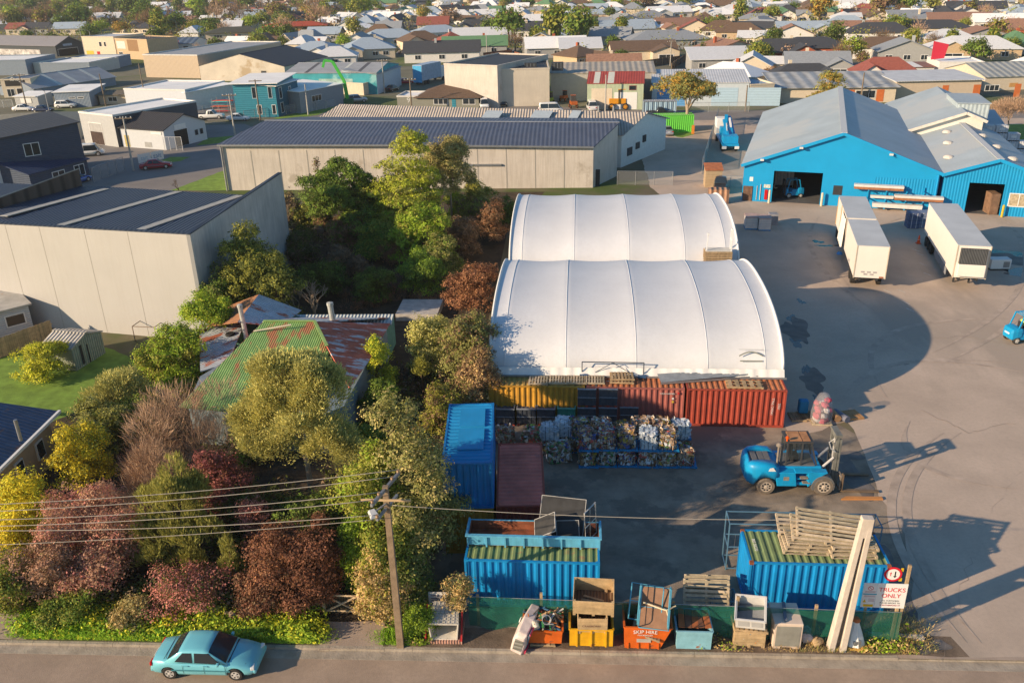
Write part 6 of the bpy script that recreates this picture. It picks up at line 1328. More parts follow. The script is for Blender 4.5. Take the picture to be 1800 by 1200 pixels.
# pallet stack with white posts at rear tent
p = G(1243,470,2.6);t = thing('pallet_stack','stack of pallets with white end frames standing at the right between the tents','stack',(10.75,69.6,2.62),R(0))
for k in range(12): b = MB();b.push((0,0,k * .155));pallet_mb(b,2.25,1.1,9,.6);b.build('pallet',TIMBER,t)
b = MB();b.box(.05,.05,1.85,2.2,1.05,1.9);b.build('sheet',M('pale sheet',(.6,.57,.5),var=.15),t)
b = MB();b.bar((2.15,.1,1.9),(2.15,.1,3.7),.1);b.bar((2.15,.7,1.9),(2.15,.7,3.6),.1);b.bar((2.15,.1,3.7),(2.15,.7,3.6),.1);b.bar((2.15,.1,2.8),(2.15,.7,2.8),.08);b.build('end_frame',WHITE,t)
b = MB();b.bar((.15,.3,1.9),(.2,.3,3.2),.08);b.cbox(.2,.3,3.2,.2,.15,.2);b.build('end_frame',WHITE,t)
# ------------------------------------------------------------------ old overgrown house
GRN = M('green rusting roof',(.19,.33,.1),rough=.75,var=.25,scale=1,corr=('X',.15,.5,.15),patch=((.38,.15,.07),.8,.53,(.9,.35,1)))
RRU = M('rusty iron roof',(.52,.13,.075),rough=.85,var=.4,scale=1,corr=('X',.26,.6,.15),patch=((.6,.55,.54),1.3,.52,(1.2,.4,1)))
RGI = M('old grey iron roof',(.45,.5,.54),rough=.6,var=.25,scale=1,corr=('X',.26,.6,.15),patch=((.42,.13,.07),.8,.52,(.9,.4,1)))
OH = thing('old_house','derelict house with a green and red rusting iron roof among the trees','house',(-19,50,0),0);L0 = OH.location
ra,rb_ = G(463,565,4.6),G(553,565,4.6);rc = G(575,608,4.6);
el,er = G(338,690,2.7),G(613,712,2.8);sr = G(642,656,2.8);br = G(686,568,2.8);bl = G(350,640,2.8)
def roofpart(nm,pts,mat,rot=0):
    """roof plane with its own frame so the ribs run down the slope"""
    P = [Vector(p) for p in pts];o_ = P[0];n = (P[1] - P[0]).cross(P[-1] - P[0]).normalized()
    if n.z < 0: n = -n
    dn = (Vector((0,0,-1)) - n * (-n.z)).normalized();xa = dn.cross(n).normalized();mt = Matrix((xa,dn,n)).transposed()
    inv = mt.inverted();b = MB();q = [inv @ (p - o_) for p in P];b.solid([(v.x,v.y,-.08) for v in q],[(v.x,v.y,0) for v in q]);o = b.build(nm,mat,OH);o.location = o_ - L0;o.rotation_euler = mt.to_euler();return o
ridge_l,ridge_r = ra,rb_
mid = G(575,609,4.4)
roofpart('roof_plane',[ra,rb_,mid,G(560,640,4.1),(er.x - 1.5,er.y - 1.5,2.8),(el.x,el.y - 2.0,2.8)],GRN)
roofpart('roof_plane',[rb_,br,sr,(er.x - .2,er.y - .3,2.8),mid],RRU)
roofpart('roof_plane',[(ra.x - .1,ra.y + .02,ra.z - .02),(rb_.x,rb_.y + .02,rb_.z - .02),(br.x - .2,br.y + .8,2.9),(el.x + 3.0,br.y + .8,2.9)],RGI)
roofpart('roof_plane',[(ra.x - .05,ra.y,ra.z - .03),(el.x - .05,el.y - 2.0,2.78),(el.x - .9,el.y + 2.5,2.78),(el.x + 2.9,br.y + .8,2.88)],RRU)
b = MB();b.solid([(x - L0.x,y - L0.y,0) for x,y in ((el.x + .4,el.y - 1.6),(er.x - 1.2,er.y - 1.0),(er.x - .3,er.y),(sr.x - .25,sr.y),(br.x - .3,br.y),(el.x + 2.8,br.y + .6),(el.x - .4,el.y + 2.2))],[(x - L0.x,y - L0.y,2.75) for x,y in ((el.x + .4,el.y - 1.6),(er.x - 1.2,er.y - 1.0),(er.x - .3,er.y),(sr.x - .25,sr.y),(br.x - .3,br.y),(el.x + 2.8,br.y + .6),(el.x - .4,el.y + 2.2))]);b.build('wall',M('pale blue old wall',(.2,.26,.29),var=.2,scale=2),OH)
# rear gable wing
w0,w1,w2,w3 = G(350,570,2.6),G(455,517,4.4),G(530,545,2.8),G(480,575,2.8)
a2 = G(418,565,4.4)
roofpart('roof_plane',[w1,a2,(w3.x + .6,w3.y - .6,2.8),w2],RGI);roofpart('roof_plane',[w1,(w0.x + .6,w0.y + 3,2.7),w0,a2],M('orange iron roof',(.42,.2,.1),var=.35,corr=('X',.26,.8,.2)))
roofpart('roof_plane',[G(350,567,2.7),G(430,568,2.9),G(400,640,2.5),G(352,652,2.4)],RGI)
roofpart('roof_plane',[G(520,553,3.0),G(692,552,3.0),G(688,570,2.75),G(570,571,2.75)],M('pale lean-to iron',(.42,.46,.46),var=.15,corr=('X',.26,.8,.2)))
b = MB();q0,q1 = G(350,567,2.6),G(692,552,2.9);b.box(w0.x + .3 - L0.x,w0.y - 1.2 - L0.y,0,br.x - .3 - L0.x,w0.y + 2.6 - L0.y,2.4);b.build('wall',M('green rear wall',(.1,.25,.2),var=.2),OH)
for (x,y,h,r_) in ((432,585,2.6,.16),(588,578,2.4,.2)):
    p = G(x,y,3.4);b = MB();b.tube([(p.x - L0.x,p.y - L0.y,2.9),(p.x - L0.x - .12,p.y - L0.y,3.4 + h * .75)],r_,10);b.lathe([(r_ * .5,3.4 + h * .75),(r_ * 1.25,3.42 + h * .75),(r_ * 1.2,3.6 + h * .75),(0,3.66 + h * .75)],10,c=(p.x - L0.x - .12,p.y - L0.y,0));b.build('flue',M('grey flue',(.42,.43,.4),metal=.3,var=.2),OH)
b = MB();p0,p1 = G(446,582,4.45),G(512,572,4.75);b.tube([(p0.x - L0.x,p0.y - L0.y,4.45),(p1.x - L0.x,p1.y - L0.y,4.8)],.06,6);b.build('roof_pole',M('pale timber pole',(.55,.48,.36)),OH)
b = MB();b.bar((ra.x - L0.x,ra.y - L0.y,ra.z + .06),(rb_.x - L0.x,rb_.y - L0.y,rb_.z + .06),.22,.05);b.bar((rb_.x - L0.x,rb_.y - L0.y,rb_.z + .06),(mid.x - L0.x,mid.y - L0.y,mid.z + .06),.2,.05);b.build('ridge_cap',M('lime ridge cap',(.25,.38,.12),var=.2),OH)
p = G(405,590,2.7);b = MB();b.lathe([(.0,0),(.32,0),(.36,.1),(.3,.2),(.0,.2)],14);o = b.build('junk_ring',BLACK);o.location = (p.x,p.y,2.72);tag(o,'old black tyre lying on the grey part of the rusty roof','tyre')
# flat roof / slab with a white post behind
p0,p1 = G(697,548,.6),G(765,535,.6);b = MB();b.box(p0.x,p0.y - .5,0,p1.x + .5,p1.y + 1.2,.6);o = b.build('flat_roofed_store',M('pale flat roof',(.45,.42,.38),var=.25,scale=2));tag(o,'low flat-roofed concrete store behind the rusty house','store')
# ------------------------------------------------------------------ lower-left yard
p0,p1 = G(-40,610),G(66,588)
shed('sleepout','pale weatherboard sleepout with a flat iron roof at the left edge','hut',G(-60,618),G(62,585),4.0,2.5,2.9,'mono',M('pale weatherboard',(.52,.54,.55),var=.08,corr=('Z',.18,.6,.2)),M('patchy flat iron roof',(.42,.4,.36),var=.25,scale=1,patch=((.4,.22,.14),.8,.62)),ov=.25,ops=[('f',3.2,4.7,1.0,2.0,'win')])
shed('garden_shed','green-grey corrugated metal garden shed with sagging doors on the lawn','shed',G(135,652),G(186,620),2.6,1.75,2.3,'gy',M('green grey metal',(.36,.4,.33),var=.2,corr=('X',.22,.8,.3)),M('galvanised shed roof',(.42,.4,.37),var=.25,corr=('Y',.3,.8,.3)),ov=.1,ops=[('f',.75,1.0,.2,1.7,'panel',None,DARK),('f',1.5,1.62,.05,1.5,'panel',None,DARK)])
t = thing('board_fence','brown timber board fence between the sleepout and the garden shed','fence',G(-10,633),ang(G(-10,633),G(98,592)));L = (G(98,592) - G(-10,633)).length;b = MB();n = int(L / .16);[b.box(i * .16,0,0,i * .16 + .145,.03,1.5 + .02 * (i % 3)) for i in range(n)];b.build('boards',TIMBER,t);b = MB();b.box(0,.032,.4,L,.08,.48);b.box(0,.032,1.1,L,.08,1.18);b.build('rails',TIMBER,t)
t = thing('frame_cage','rusty angle-iron garden cage frame against the white warehouse','cage',G(238,600),R(-5));b = MB()
for x in (0,1.9):
    for y in (0,1.2): b.bar((x,y,0),(x,y,1.3),.05)
for y in (0,1.2): b.bar((0,y,1.3),(1.9,y,1.3),.05);b.bar((0,y,.1),(1.9,y,.1),.04)
for x in (0,1.9): b.bar((x,0,1.3),(x,1.2,1.3),.05)
b.build('frame',M('rusty angle iron',(.22,.16,.12),var=.3),t)
t = thing('farm_fence','dark post-and-rail fence above the sleepout at the left edge','fence',G(-20,540),ang(G(-20,540),G(48,562)));b = MB();[b.box(x,0,0,x + .12,.12,1.1) for x in (0,1.4,2.8,4.2)];b.box(0,.125,.9,4.4,.16,1.0);b.box(0,.125,.5,4.4,.16,.58);b.build('rails',M('dark rails',(.1,.1,.11),var=.2),t)
RBL = M('rust-streaked blue iron roof',(.045,.09,.16),rough=.5,var=.3,scale=1,corr=('X',.3,.6,.3),patch=((.2,.1,.08),.8,.62,(.4,2,1)))
LH = thing('house','tan stucco house with a rust-streaked blue hip roof at the left edge','house',(-34,41,0),0);L0 = LH.location;OH_ = OH;OH = LH
c = G(105,722,2.9);f0 = G(-5,830,2.9);k0 = G(-90,745,2.9);rr = Vector((c.x - 5.2,c.y - 1.9,4.9))
roofpart('roof_plane',[c,rr,(rr.x - 6,rr.y - 1.5,4.9),(c.x - 11,c.y - 8.5,2.9),f0 + (f0 - c).normalized() * 1.5],RBL);roofpart('roof_plane',[c,(c.x - 13,c.y + .9,2.9),(rr.x - 6,rr.y - 1.5,4.88),(rr.x,rr.y,4.88)],M('rusty mauve iron roof',(.26,.17,.16),var=.3,corr=('X',.3,.6,.2)))
u = (f0 - c).normalized();v = Vector((-u.y,u.x,0));v = v if v.x < 0 else -v;q = c + u * .5 + v * .5;b = MB();pts = [q,q + u * 6.2,q + u * 6.2 + v * 8,q + v * 9];b.solid([(p.x - L0.x,p.y - L0.y,0) for p in pts],[(p.x - L0.x,p.y - L0.y,2.88) for p in pts]);b.build('wall',M('tan stucco',(.46,.33,.21),var=.12),LH)
b = MB();b.bar((c.x - L0.x,c.y - L0.y,2.88),(f0.x - L0.x,f0.y - L0.y,2.88),.16,.18);b.build('gutter',WHITE,LH)
for k in (1.2,3.4): a_,c_ = q + u * k,q + u * (k + .8);b = MB();b.bar((a_.x - L0.x - v.x * .05,a_.y - L0.y - v.y * .05,1.5),(c_.x - L0.x - v.x * .05,c_.y - L0.y - v.y * .05,1.5),.1,1.1);wo = b.build('window',WHITE,LH);b = MB();a_,c_ = a_ + u * .08,c_ - u * .08;b.bar((a_.x - L0.x - v.x * .1,a_.y - L0.y - v.y * .1,1.5),(c_.x - L0.x - v.x * .1,c_.y - L0.y - v.y * .1,1.5),.03,.95);b.build('pane',GLASS,wo)
p = G(33,760,3.8);b = MB();b.tube([(p.x - L0.x,p.y - L0.y,3.3),(p.x - L0.x,p.y - L0.y,4.6)],.1,8);b.build('flue',GREYM,LH)
OH = OH_

# ------------------------------------------------------------------ mid-distance buildings, left
shed('workshop','navy two-storey workshop with white windows behind the left warehouse','building',G(-60,352),G(158,316),14,6.6,7.6,'monox',NAVYW,RDARK,ops=[('f',8.2,10.2,4.3,6.0,'win'),('f',9.2,10.7,1.2,2.6,'win'),('f',3.0,5.2,.1,3.8,'roller',None,WHITE),('f',11.8,12.9,.1,2.4,'win')],trim=DARK,fit=(246,228))
shed('office_annex','navy lean-to annex with a blue roof and two white windows, right of the navy workshop','building',G(60,345),G(160,316),7.5,2.9,4.6,'mono',NAVYW,roofm('bright navy roof',(.025,.045,.1)),ov=.3,ops=[('f',3.5,5.6,1.0,2.4,'win'),('f',7.2,9.0,.9,2.5,'win')])
shed('house','cream house with a patchy grey hip roof before the main road','house',G(-60,262),G(142,246),12,3.2,6.2,'hip',CREAMW,M('olive grey roof',(.27,.25,.19),var=.15),ov=.5,ops=[('f',11.5,13.4,1.0,2.4,'win'),('f',15,16.5,1.2,2.4,'win')],fit=(222,199))
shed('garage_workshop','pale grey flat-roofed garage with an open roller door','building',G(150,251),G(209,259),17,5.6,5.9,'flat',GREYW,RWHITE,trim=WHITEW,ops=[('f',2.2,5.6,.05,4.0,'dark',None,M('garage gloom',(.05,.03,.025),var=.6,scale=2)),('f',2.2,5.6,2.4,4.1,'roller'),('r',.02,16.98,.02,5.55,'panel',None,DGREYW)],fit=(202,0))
shed('tool_shop','pale grey gabled shop with a charcoal roof and dark doorway facing the road','building',G(293,264),G(365,245),9.5,3.6,5.7,'gy',M('ice grey wall',(.5,.53,.56),var=.05),M('charcoal gable roof',(.04,.04,.045),var=.15,corr=('Y',.5,.3,.15)),ov=.35,ops=[('f',2.2,5.2,.05,3.0,'dark'),('f',6.9,7.6,1.3,2.3,'win',DARK),('f',8.1,8.8,1.3,2.3,'win',DARK),('f',2.4,5.0,3.2,4.0,'sign'),('l',6.8,9,2.7,3.2,'sign'),('l',.7,1.7,.1,2.2,'door',None,M('yellow glazed door',(.4,.33,.12),var=.3)),('l',5,6.5,.3,1.2,'panel',None,GREYM)],fit=(220,200))
for (x,y) in ((323,255),(336,251)): p = G(x,y);b = MB();b.box(0,0,0,.35,.35,1.5);o = b.build('red_stand',LAMPR);o.location = p;tag(o,('left' if x < 330 else 'right') + ' red stand at the doorway of the pale grey gabled shop','stand','red shop stands')
shed('cabin','small grey site cabin with a white sign behind the parked white hatchback','cabin',G(30,190),G(70,190),5,3.2,3.4,'mono',GREYW,RWHITE,ops=[('f',1.3,3.9,1.4,2.7,'sign')],fit=(170,168))
t = shed('shop','cream shop with a black sign board and white lettering at the far left','shop',G(8,172),G(60,170),8,4.6,5.2,'flat',CREAMW,RGREY,ops=[('f',.9,5.4,3.0,4.7,'panel',None,M('black sign',(.03,.028,.026))),('f',.9,2.6,.2,2.3,'win'),('f',3.2,5.6,.2,2.3,'dark')],fit=(141,0))
text('lettering','SLACKS',.85,WHITE,t,(3.6,-.05,4.0),(R(90),0,0));
shed('shed','long grey corrugated shed with pale strips behind the black-signed shop','shed',G(62,172),G(205,150),13,4.2,6.0,'gx',BLUGW,RGREY,strips=[(0,.3,.34,SKYL),(0,.5,.54,SKYL),(0,.75,.79,SKYL)],fit=(152,126))
shed('shed','grey-blue monopitch shed with a white fascia behind the white off-road car','shed',G(100,190),G(162,188),9,4.0,4.8,'mono',BLUGW,RWHITE,ops=[('f',3.0,4.4,2.2,2.7,'win'),('f',4.8,6.2,2.2,2.7,'win')],fit=(162,153))
shed('bungalow','low brown bungalow with cream panels between grey shed and white workshop','house',G(176,184),G(262,182),8,2.8,4.2,'gx',M('cream brick wall',(.55,.45,.33),var=.15),M('olive brown roof',(.16,.13,.09),var=.2),ov=.6,ops=[('f',2,4,.8,2.2,'win'),('f',6,8,.8,2.2,'win')],fit=(168,160))
shed('office_building','white two-storey workshop with square windows and a white flat roof','building',G(331,196),G(400,178),15,6.2,6.5,'flat',M('cool white wall',(.55,.58,.62),var=.05),RWHITE,trim=WHITEW,ops=[('f',.8,1.8,.9,2.3,'win',DARK),('f',4.4,5.4,.9,2.3,'win',DARK),('f',8.0,9.0,.9,2.3,'win',DARK),('f',.5,9.4,4.6,6.0,'panel',None,M('dark glazed band',(.06,.08,.1),var=.6,scale=.6))],fit=(152,0))
shed('workshop','white low workshop with a slanting white fascia left of the two-storey one','building',G(268,188),G(331,196),12,4.0,5.2,'mono',WHITEW,RWHITE,ops=[('f',4.6,5.6,.8,2.0,'win',DARK)],fit=(160,150))
shed('commercial_building','long pale-roofed commercial building in the left middle distance','building',G(62,130),G(160,130),14,5.2,5.5,'flat',M('sage white wall',(.48,.5,.46),var=.08),RWHITE,ops=[('f',8,11,.3,3.2,'roller',None,WHITE),('f',13,18,.3,3.6,'roller',None,WHITE)],fit=(112,0))
shed('commercial_building','blue-grey flat side wing right of the long pale-roofed building','building',G(160,130),G(232,114),15,5.4,5.7,'flat',BLUGW,RWHITE,ops=[('f',1.2,1.9,1.8,3.2,'win',DARK),('f',2.4,3.1,1.8,3.2,'win',DARK)],fit=(104,0))
shed('commercial_building','flat white-roofed building at the left edge behind the black-signed shop','building',G(-60,134),G(50,132),16,4.6,4.9,'flat',BLUGW,RWHITE,fit=(108,0))
t = shed('showroom','dark glazed showroom with a low grey gable roof at the upper left','showroom',G(101,100),G(150,94),34,5.0,7.0,'gy',M('charcoal gable',(.05,.06,.07),var=.2),M('mauve grey roof',(.26,.25,.26),var=.1,corr=('Y',.6,.3,.1)),ov=.5,ops=[('f',.8,9,.1,3.2,'dark'),('f',3.2,7.0,4.4,5.4,'panel',None,M('blue grey shop sign',(.25,.35,.5),var=.4)),('l',2,26,.2,3.0,'panel',None,M('busy shop window',(.45,.42,.4),var=.8,scale=.7))],fit=(78,64))
shed('commercial_building','cream two-storey flat-roofed commercial building right of the dark showroom','building',G(150,100),G(206,101),14,6.4,6.8,'flat',CREAMW,RLIGHT,ops=[('f',7.2,8.4,3.4,5.0,'win'),('f',9.3,10.3,3.4,5.0,'win'),('f',1,4.2,.4,2.0,'panel',None,M('yellow poster',(.6,.42,.05),var=.3)),('f',5.6,6.9,.4,1.8,'panel',None,LAMPR)],fit=(66,0))
shed('commercial_building','brown mansard-roofed two-storey building in the upper left','building',G(208,103),G(264,106),12,6.2,6.6,'flat',TANW,RDARK,ops=[('f',.6,5.0,3.2,5.6,'panel',None,M('pale upper storey',(.6,.57,.52),var=.2)),('f',6.2,11.5,2.6,6.3,'panel',None,BROWNW),('f',1,3,.3,2.2,'win')],fit=(70,0))
t = shed('supermarket','white building with red lettering and rows of roof panels in the upper left','building',G(266,97),G(342,95),16,5.2,6.8,'gx',M('warm white wall',(.68,.64,.58),var=.05),roofm('panelled dark roof',(.1,.14,.2),2.2,'X',.5),ov=.2,ops=[('f',2.4,5.2,.2,2.4,'win',DARK),('f',6.5,9,.2,2.4,'win',DARK),('f',11.4,13,2.8,4.0,'win',DARK)],fit=(78,66))
text('lettering','CROMWELL',1.3,M('red orange lettering',(.6,.08,.02),var=0),t,(7.0,-.05,4.0),(R(90),0,0))
shed('apartment_house','two-storey cream house with a dark olive hip roof above the red-lettered building','house',G(364,82),G(466,78),12,6.0,8.2,'hip',CREAMW,M('dark olive roof',(.075,.075,.055),var=.15),ov=.8,ops=[('f',3,6,3.6,5.0,'win'),('f',9,13,3.6,5.0,'win'),('f',3,6,.6,2.0,'win'),('f',9,13,.6,2.0,'win')],fit=(57,47))
shed('apartment_house','orange two-storey motel-like house with a bright red hip roof','house',G(464,62),G(574,58),12,5.0,7.2,'hip',M('orange stucco',(.55,.3,.14),var=.15),M('bright red roof',(.4,.07,.03),var=.2),ov=.8,ops=[('f',4 + 4 * i,6.4 + 4 * i,2.6,4.2,'win',M('rust frame',(.4,.12,.06))) for i in range(6)],fit=(46,38))
shed('warehouse','large beige-clad shed with a shaded right side behind the white workshop','warehouse',G(258,136),G(353,138),40,7.2,7.5,'flat',TAN2,RGREY,trim=M('pale fascia',(.6,.58,.54)),fit=(98,0))
shed('warehouse','stained pale concrete warehouse with a low gable front in the left middle distance','warehouse',G(354,142),G(503,144),24,4.2,8.4,'gy',M('stained pale concrete',(.55,.49,.4),var=.15,scale=.3,patch=((.4,.31,.2),.12,.58)),RDARK,ov=.1,ops=[('f',18,19.5,1.8,3.0,'panel',None,DARK)],fit=(117,95))
t = shed('office_building','teal two-storey office with a white overhanging roof and tall narrow windows','building',G(417,207),G(490,206),12,7.0,7.5,'mono',TEALW,RWHITE,ov=.8,ops=[('f',3.6,4.5,3.9,6.3,'win',M('pale blue frame',(.4,.5,.55))),('f',6.8,7.6,3.9,6.3,'win',M('pale blue frame',(.4,.5,.55))),('f',4.2,5.2,.6,2.6,'win'),('f',7.2,8.0,.6,2.6,'win')],fit=(147,137))
shed('office_building','darker teal side wing of the teal office with stacked white windows','building',G(490,206),G(528,192),9,6.9,7.3,'mono',M('deep teal wall',(.025,.12,.18),var=.12),RWHITE,ov=.5,ops=[('f',1.4,2.6,3.8,6.4,'win'),('f',1.4,2.6,.6,3.0,'win'),('f',5.6,6.6,3.8,6.0,'win')],fit=(146,140))
shed('workshop','grey ribbed workshop with a white roof right of the teal office','building',G(530,200),G(606,183),11,5.2,5.6,'mono',M('mid grey ribbed wall',(.27,.3,.33),var=.08,corr=('X',.35,.4,.15)),RWHITE,ov=.2,ops=[('f',3.4,6.4,2.2,3.8,'win')],fit=(155,148))
shed('warehouse','turquoise mural-walled shed with a grey gable roof beside the lime crane','warehouse',G(505,166),G(664,166),18,6.0,8.0,'gx',MURAL,RGREY,ov=.15,strips=[(0,.22,.26,M('dark roof light',(.1,.1,.11))),(0,.6,.63,SKYL),(0,.78,.82,M('dark roof light',(.1,.1,.11)))],ops=[('f',8,16,1.8,4.4,'panel',None,M('mural clouds',(.35,.5,.45),var=.7,scale=.5,patch=((.5,.2,.08),.4,.66)))],fit=(129,110))
shed('annex','cream plastered annex in front of the turquoise mural wall','building',G(640,168),G(666,162),6,3.6,3.9,'flat',CREAMW,RWHITE,fit=(146,0))
shed('shed','blue-white long side wing right of the turquoise shed','shed',G(664,166),G(706,150),8,5.4,6.8,'mono',M('ice blue wall',(.45,.53,.6),var=.08),RGREY,fit=(124,116))
# ------------------------------------------------------------------ mid-distance buildings, centre and right
shed('bungalow','brown tile hip-roofed bungalow with white bay windows behind the old corrugated roof','house',G(734,190),G(842,190),11,3.0,6.0,'hip',M('olive grey weatherboard',(.22,.22,.18),var=.1),RTILE,ov=.6,ops=[('f',3.4,6.4,.9,2.5,'win'),('f',9.4,12,.9,2.5,'win'),('f',7.2,8.0,.1,2.3,'door',None,TEALW)],fit=(170,145))
t = shed('garage','small flat-roofed grey garage numbered 9 left of the brown-roofed bungalow','garage',G(699,190),G(736,190),7,3.0,3.5,'flat',M('olive grey weatherboard',(.22,.22,.18)),RWHITE,trim=M('pale fascia',(.6,.58,.54)),fit=(171,0))
text('lettering','9',1.5,M('pale number',(.6,.6,.55),var=0),t,(2.4,-.03,1.5),(R(90),0,0))
shed('warehouse','tall blank precast concrete warehouse in the centre middle distance','warehouse',G(784,184),G(876,190),22,7.6,7.9,'flat',CONCW,RDARK,trim=CONCW,fit=(116,0))
shed('warehouse','nearer right block of the tall blank concrete warehouse with dark roof vents','warehouse',G(874,188),G(966,186),16,6.4,6.7,'flat',M('clean precast wall',(.55,.49,.4),var=.1,scale=.4,streak=((.4,.35,.28),.35)),RDARK,ops=[],fit=(123,0))
for x,lb in ((0,'left'),(5.5,'right')):
    t = thing('roof_vent',lb + ' dark louvred roof box on the nearer concrete warehouse','roof box',G(922,122,6.6) + Vector((x,0,0)),0,'louvred roof boxes');b = MB();b.box(0,0,-.4,2.4,1.6,1.2);b.build('casing',DARK,t);b = MB();[b.box(k,-.05,.1,k + .1,-.003,1.1) for k in (.5,1.2,1.9)];b.build('slats',GREYM,t)
shed('warehouse','grey-walled warehouse with a tan gable roof right of the concrete one','warehouse',G(968,178),G(1150,176),20,5.4,8.4,'gx',M('warm grey wall',(.4,.38,.34),var=.1),roofm('tan grey roof',(.38,.34,.28),1.2,'X',.15),ov=.2,fit=(129,109))  # walls in one warm grey with slight random variation
shed('shed','pale green shed with a red roof, two pale roof strips and a cream roller door','shed',G(1032,193),G(1130,193),11,5.4,8.0,'gx',SAGE,RRED,ov=.15,strips=[(0,.12,.22,SKYL),(0,.36,.47,SKYL)],ops=[('f',.8,4.8,.1,4.4,'roller',None,CREAMW),('f',5.2,9.6,.1,3.6,'roller',None,WHITE),('f',8.0,9.4,4.0,5.0,'win',M('red brown frame',(.25,.1,.08))),('f',12.2,12.8,4.2,4.9,'win',DARK)],fit=(147,126))
shed('shed','pale blue industrial shed with tall light blue doors behind the spreading tree','shed',G(1145,187),G(1314,187),13,6.2,8.0,'mono',PBLUE,RLIGHT,ov=.2,ops=[('f',1,6.5,.1,4.8,'roller',None,M('strong blue door',(.12,.33,.62),corr=('Z',.4,.3,.1))),('f',11.5,16.5,.1,4.9,'roller',None,LBLUED),('f',18.2,24.5,.1,4.9,'roller',None,LBLUED)],fit=(146,122))
shed('annex','cream annex with clutter by its wall at the right end of the pale blue shed','building',G(1316,187),G(1358,185),10,4.2,4.6,'flat',CREAMW,RBLUE,ops=[('f',.5,1.6,.1,2.3,'door',None,WHITE),('f',3.0,4.6,.3,2.2,'panel',None,M('junk heap',(.3,.24,.2),var=.8,scale=3))],fit=(150,0))
OP = M('orange panel',(.55,.15,.04),var=.1)
shed('school_building','long low school block with a grey roof and orange panels behind the blue hall','school',G(1362,182),G(1572,180),13,3.6,5.2,'mono',CREAMW,roofm('patchy grey roof',(.36,.37,.37),2.5,'X',.25,var=.3),ov=.6,ops=[('f',8,9.4,.2,2.8,'panel',None,OP),('f',15.2,19,1.0,2.9,'win'),('f',13.4,15,.2,3.0,'panel',None,OP),('f',19.2,20.6,.2,3.0,'panel',None,OP)],fit=(154,127))
shed('school_building','right wing of the long low school block with a pale fascia and orange panels','school',G(1572,177),G(1720,174),13,4.0,5.2,'mono',M('warm school wall',(.55,.45,.34),var=.08),RLIGHT,ov=.5,ops=[('f',9,10.2,.2,3.0,'panel',None,OP),('f',15,16.4,.2,3.0,'panel',None,OP),('f',23,24.2,.2,3.0,'panel',None,OP),('f',17.2,20,1.6,2.9,'win')],fit=(142,127))
shed('shed','low building with a red-brown roof and three white skylights behind the school','building',G(1503,136),G(1640,134),7,3.0,5.6,'mono',WHITEW,roofm('red brown tile roof',(.26,.12,.08),.6),ov=.3,strips=[(0,.27,.38,WHITE),(0,.5,.61,WHITE),(0,.73,.84,WHITE)],fit=(129,113))
shed('hall','white flat-walled hall at the right above the school wing','building',G(1648,134),G(1726,134),12,5.4,5.8,'flat',WHITEW,RWHITE,fit=(111,0))
shed('hall','cream gabled hall with a striped grey roof at the right edge','building',G(1728,160),G(1850,156),16,5.4,8.4,'gx',CREAMW,roofm('striped grey roof',(.36,.37,.35),1.5,'X',.3),ov=.3,ops=[('f',5.4,7.2,1.2,2.8,'panel',None,M('orange board',(.55,.3,.1)))],fit=(134,109))
b = MB();p = G(1632,130);b.poly([(0,0,0),(3,0,0.3),(3.6,0,3.4),(0,0,4.2)]);o = b.build('shade_sail',M('red sail',(.6,.03,.06),var=.05));o.location = (p.x,p.y,3.2);tag(o,'bright red shade sail at the end of the red-brown roofed building','shade sail')
# lime green container, hut, fences
t = container('lime green container by the spreading tree',G(1124,234),R(3),M('lime green paint',(.13,.55,.06),var=.08),M('lime roof',(.2,.5,.12)),M('lime green paint',(.13,.55,.06)),L=9.0,H=2.8,group=None)
container('blue and white striped container behind the dark pickup',G(1131,204),R(2),M('blue white stripe',(.35,.5,.62),corr=('X',.9,.4,.6),var=.1),RGREY,GREYM,group=None)
shed('brick_hut','small tan hut with an orange tile roof edge behind the rear tent','hut',G(1239,330),G(1268,330),2.0,2.2,2.6,'mono',M('tan hut wall',(.45,.33,.2),var=.15,corr=('Z',.2,.4,.2)),M('orange tile edge',(.4,.14,.06),var=.3),ov=.1)
b = MB();b.box(0,0,0,2.4,1.2,1.7);o = b.build('wrapped_pallets',M('brown cartons',(.42,.24,.15),var=.35,scale=2,corr=('X',.6,.6,.4)));p = G(1244,358);o.location = p;o.rotation_euler = (0,0,R(-6));tag(o,'brown carton stack at the back corner of the rear tent','cartons')
def linkfence(label,a,c,h=1.8,step=2.5,mat=None,alpha=.3,group='chain-link fences',posts=GREYM):
    L = (c - a).length;t = thing('chain_link_fence',label,'fence',a,ang(a,c),group);b = MB();n = max(1,round(L / step))
    for i in range(n + 1): x = L * i / n;b.tube([(x,0,0),(x,0,h)],.04,6)
    b.tube([(0,0,h),(L,0,h)],.03,6);b.build('post_frame',posts,t);b = MB();b.poly([(0,.01,.05),(L,.01,.05),(L,.01,h - .02),(0,.01,h - .02)]);b.build('mesh',mat or M('link mesh',(.45,.46,.46),alpha=.22,var=0,rough=.5),t)
linkfence('chain-link fence with pale posts along the drive left of the crane truck',G(1234,306),G(1262,212),2.2,3,M('pale mesh',(.5,.5,.48),alpha=.5,var=.1))
linkfence('wire gate in shade behind the rear tent',G(1085,325),G(1182,326),1.8,2.2)
linkfence('wire fence with rails between tan hut and large blue hall',G(1262,330),G(1304,332),1.6,1.3)
linkfence('wire fence before the pale blue shed doors',G(1210,198),G(1316,197),1.8,3.5)
linkfence('chain-link fence in front of the teal office',G(430,212),G(590,190),1.8,2.2)
linkfence('chain-link fence beside the rack of red boats',G(330,206),G(415,200),2.0,3)
linkfence('white pipe gate beside the pale grey gabled shop',G(290,265),G(322,265),2.2,1.1,posts=WHITE)
linkfence('dark wire gate in front of the navy annex',G(165,320),G(220,300),2.0,1.6)
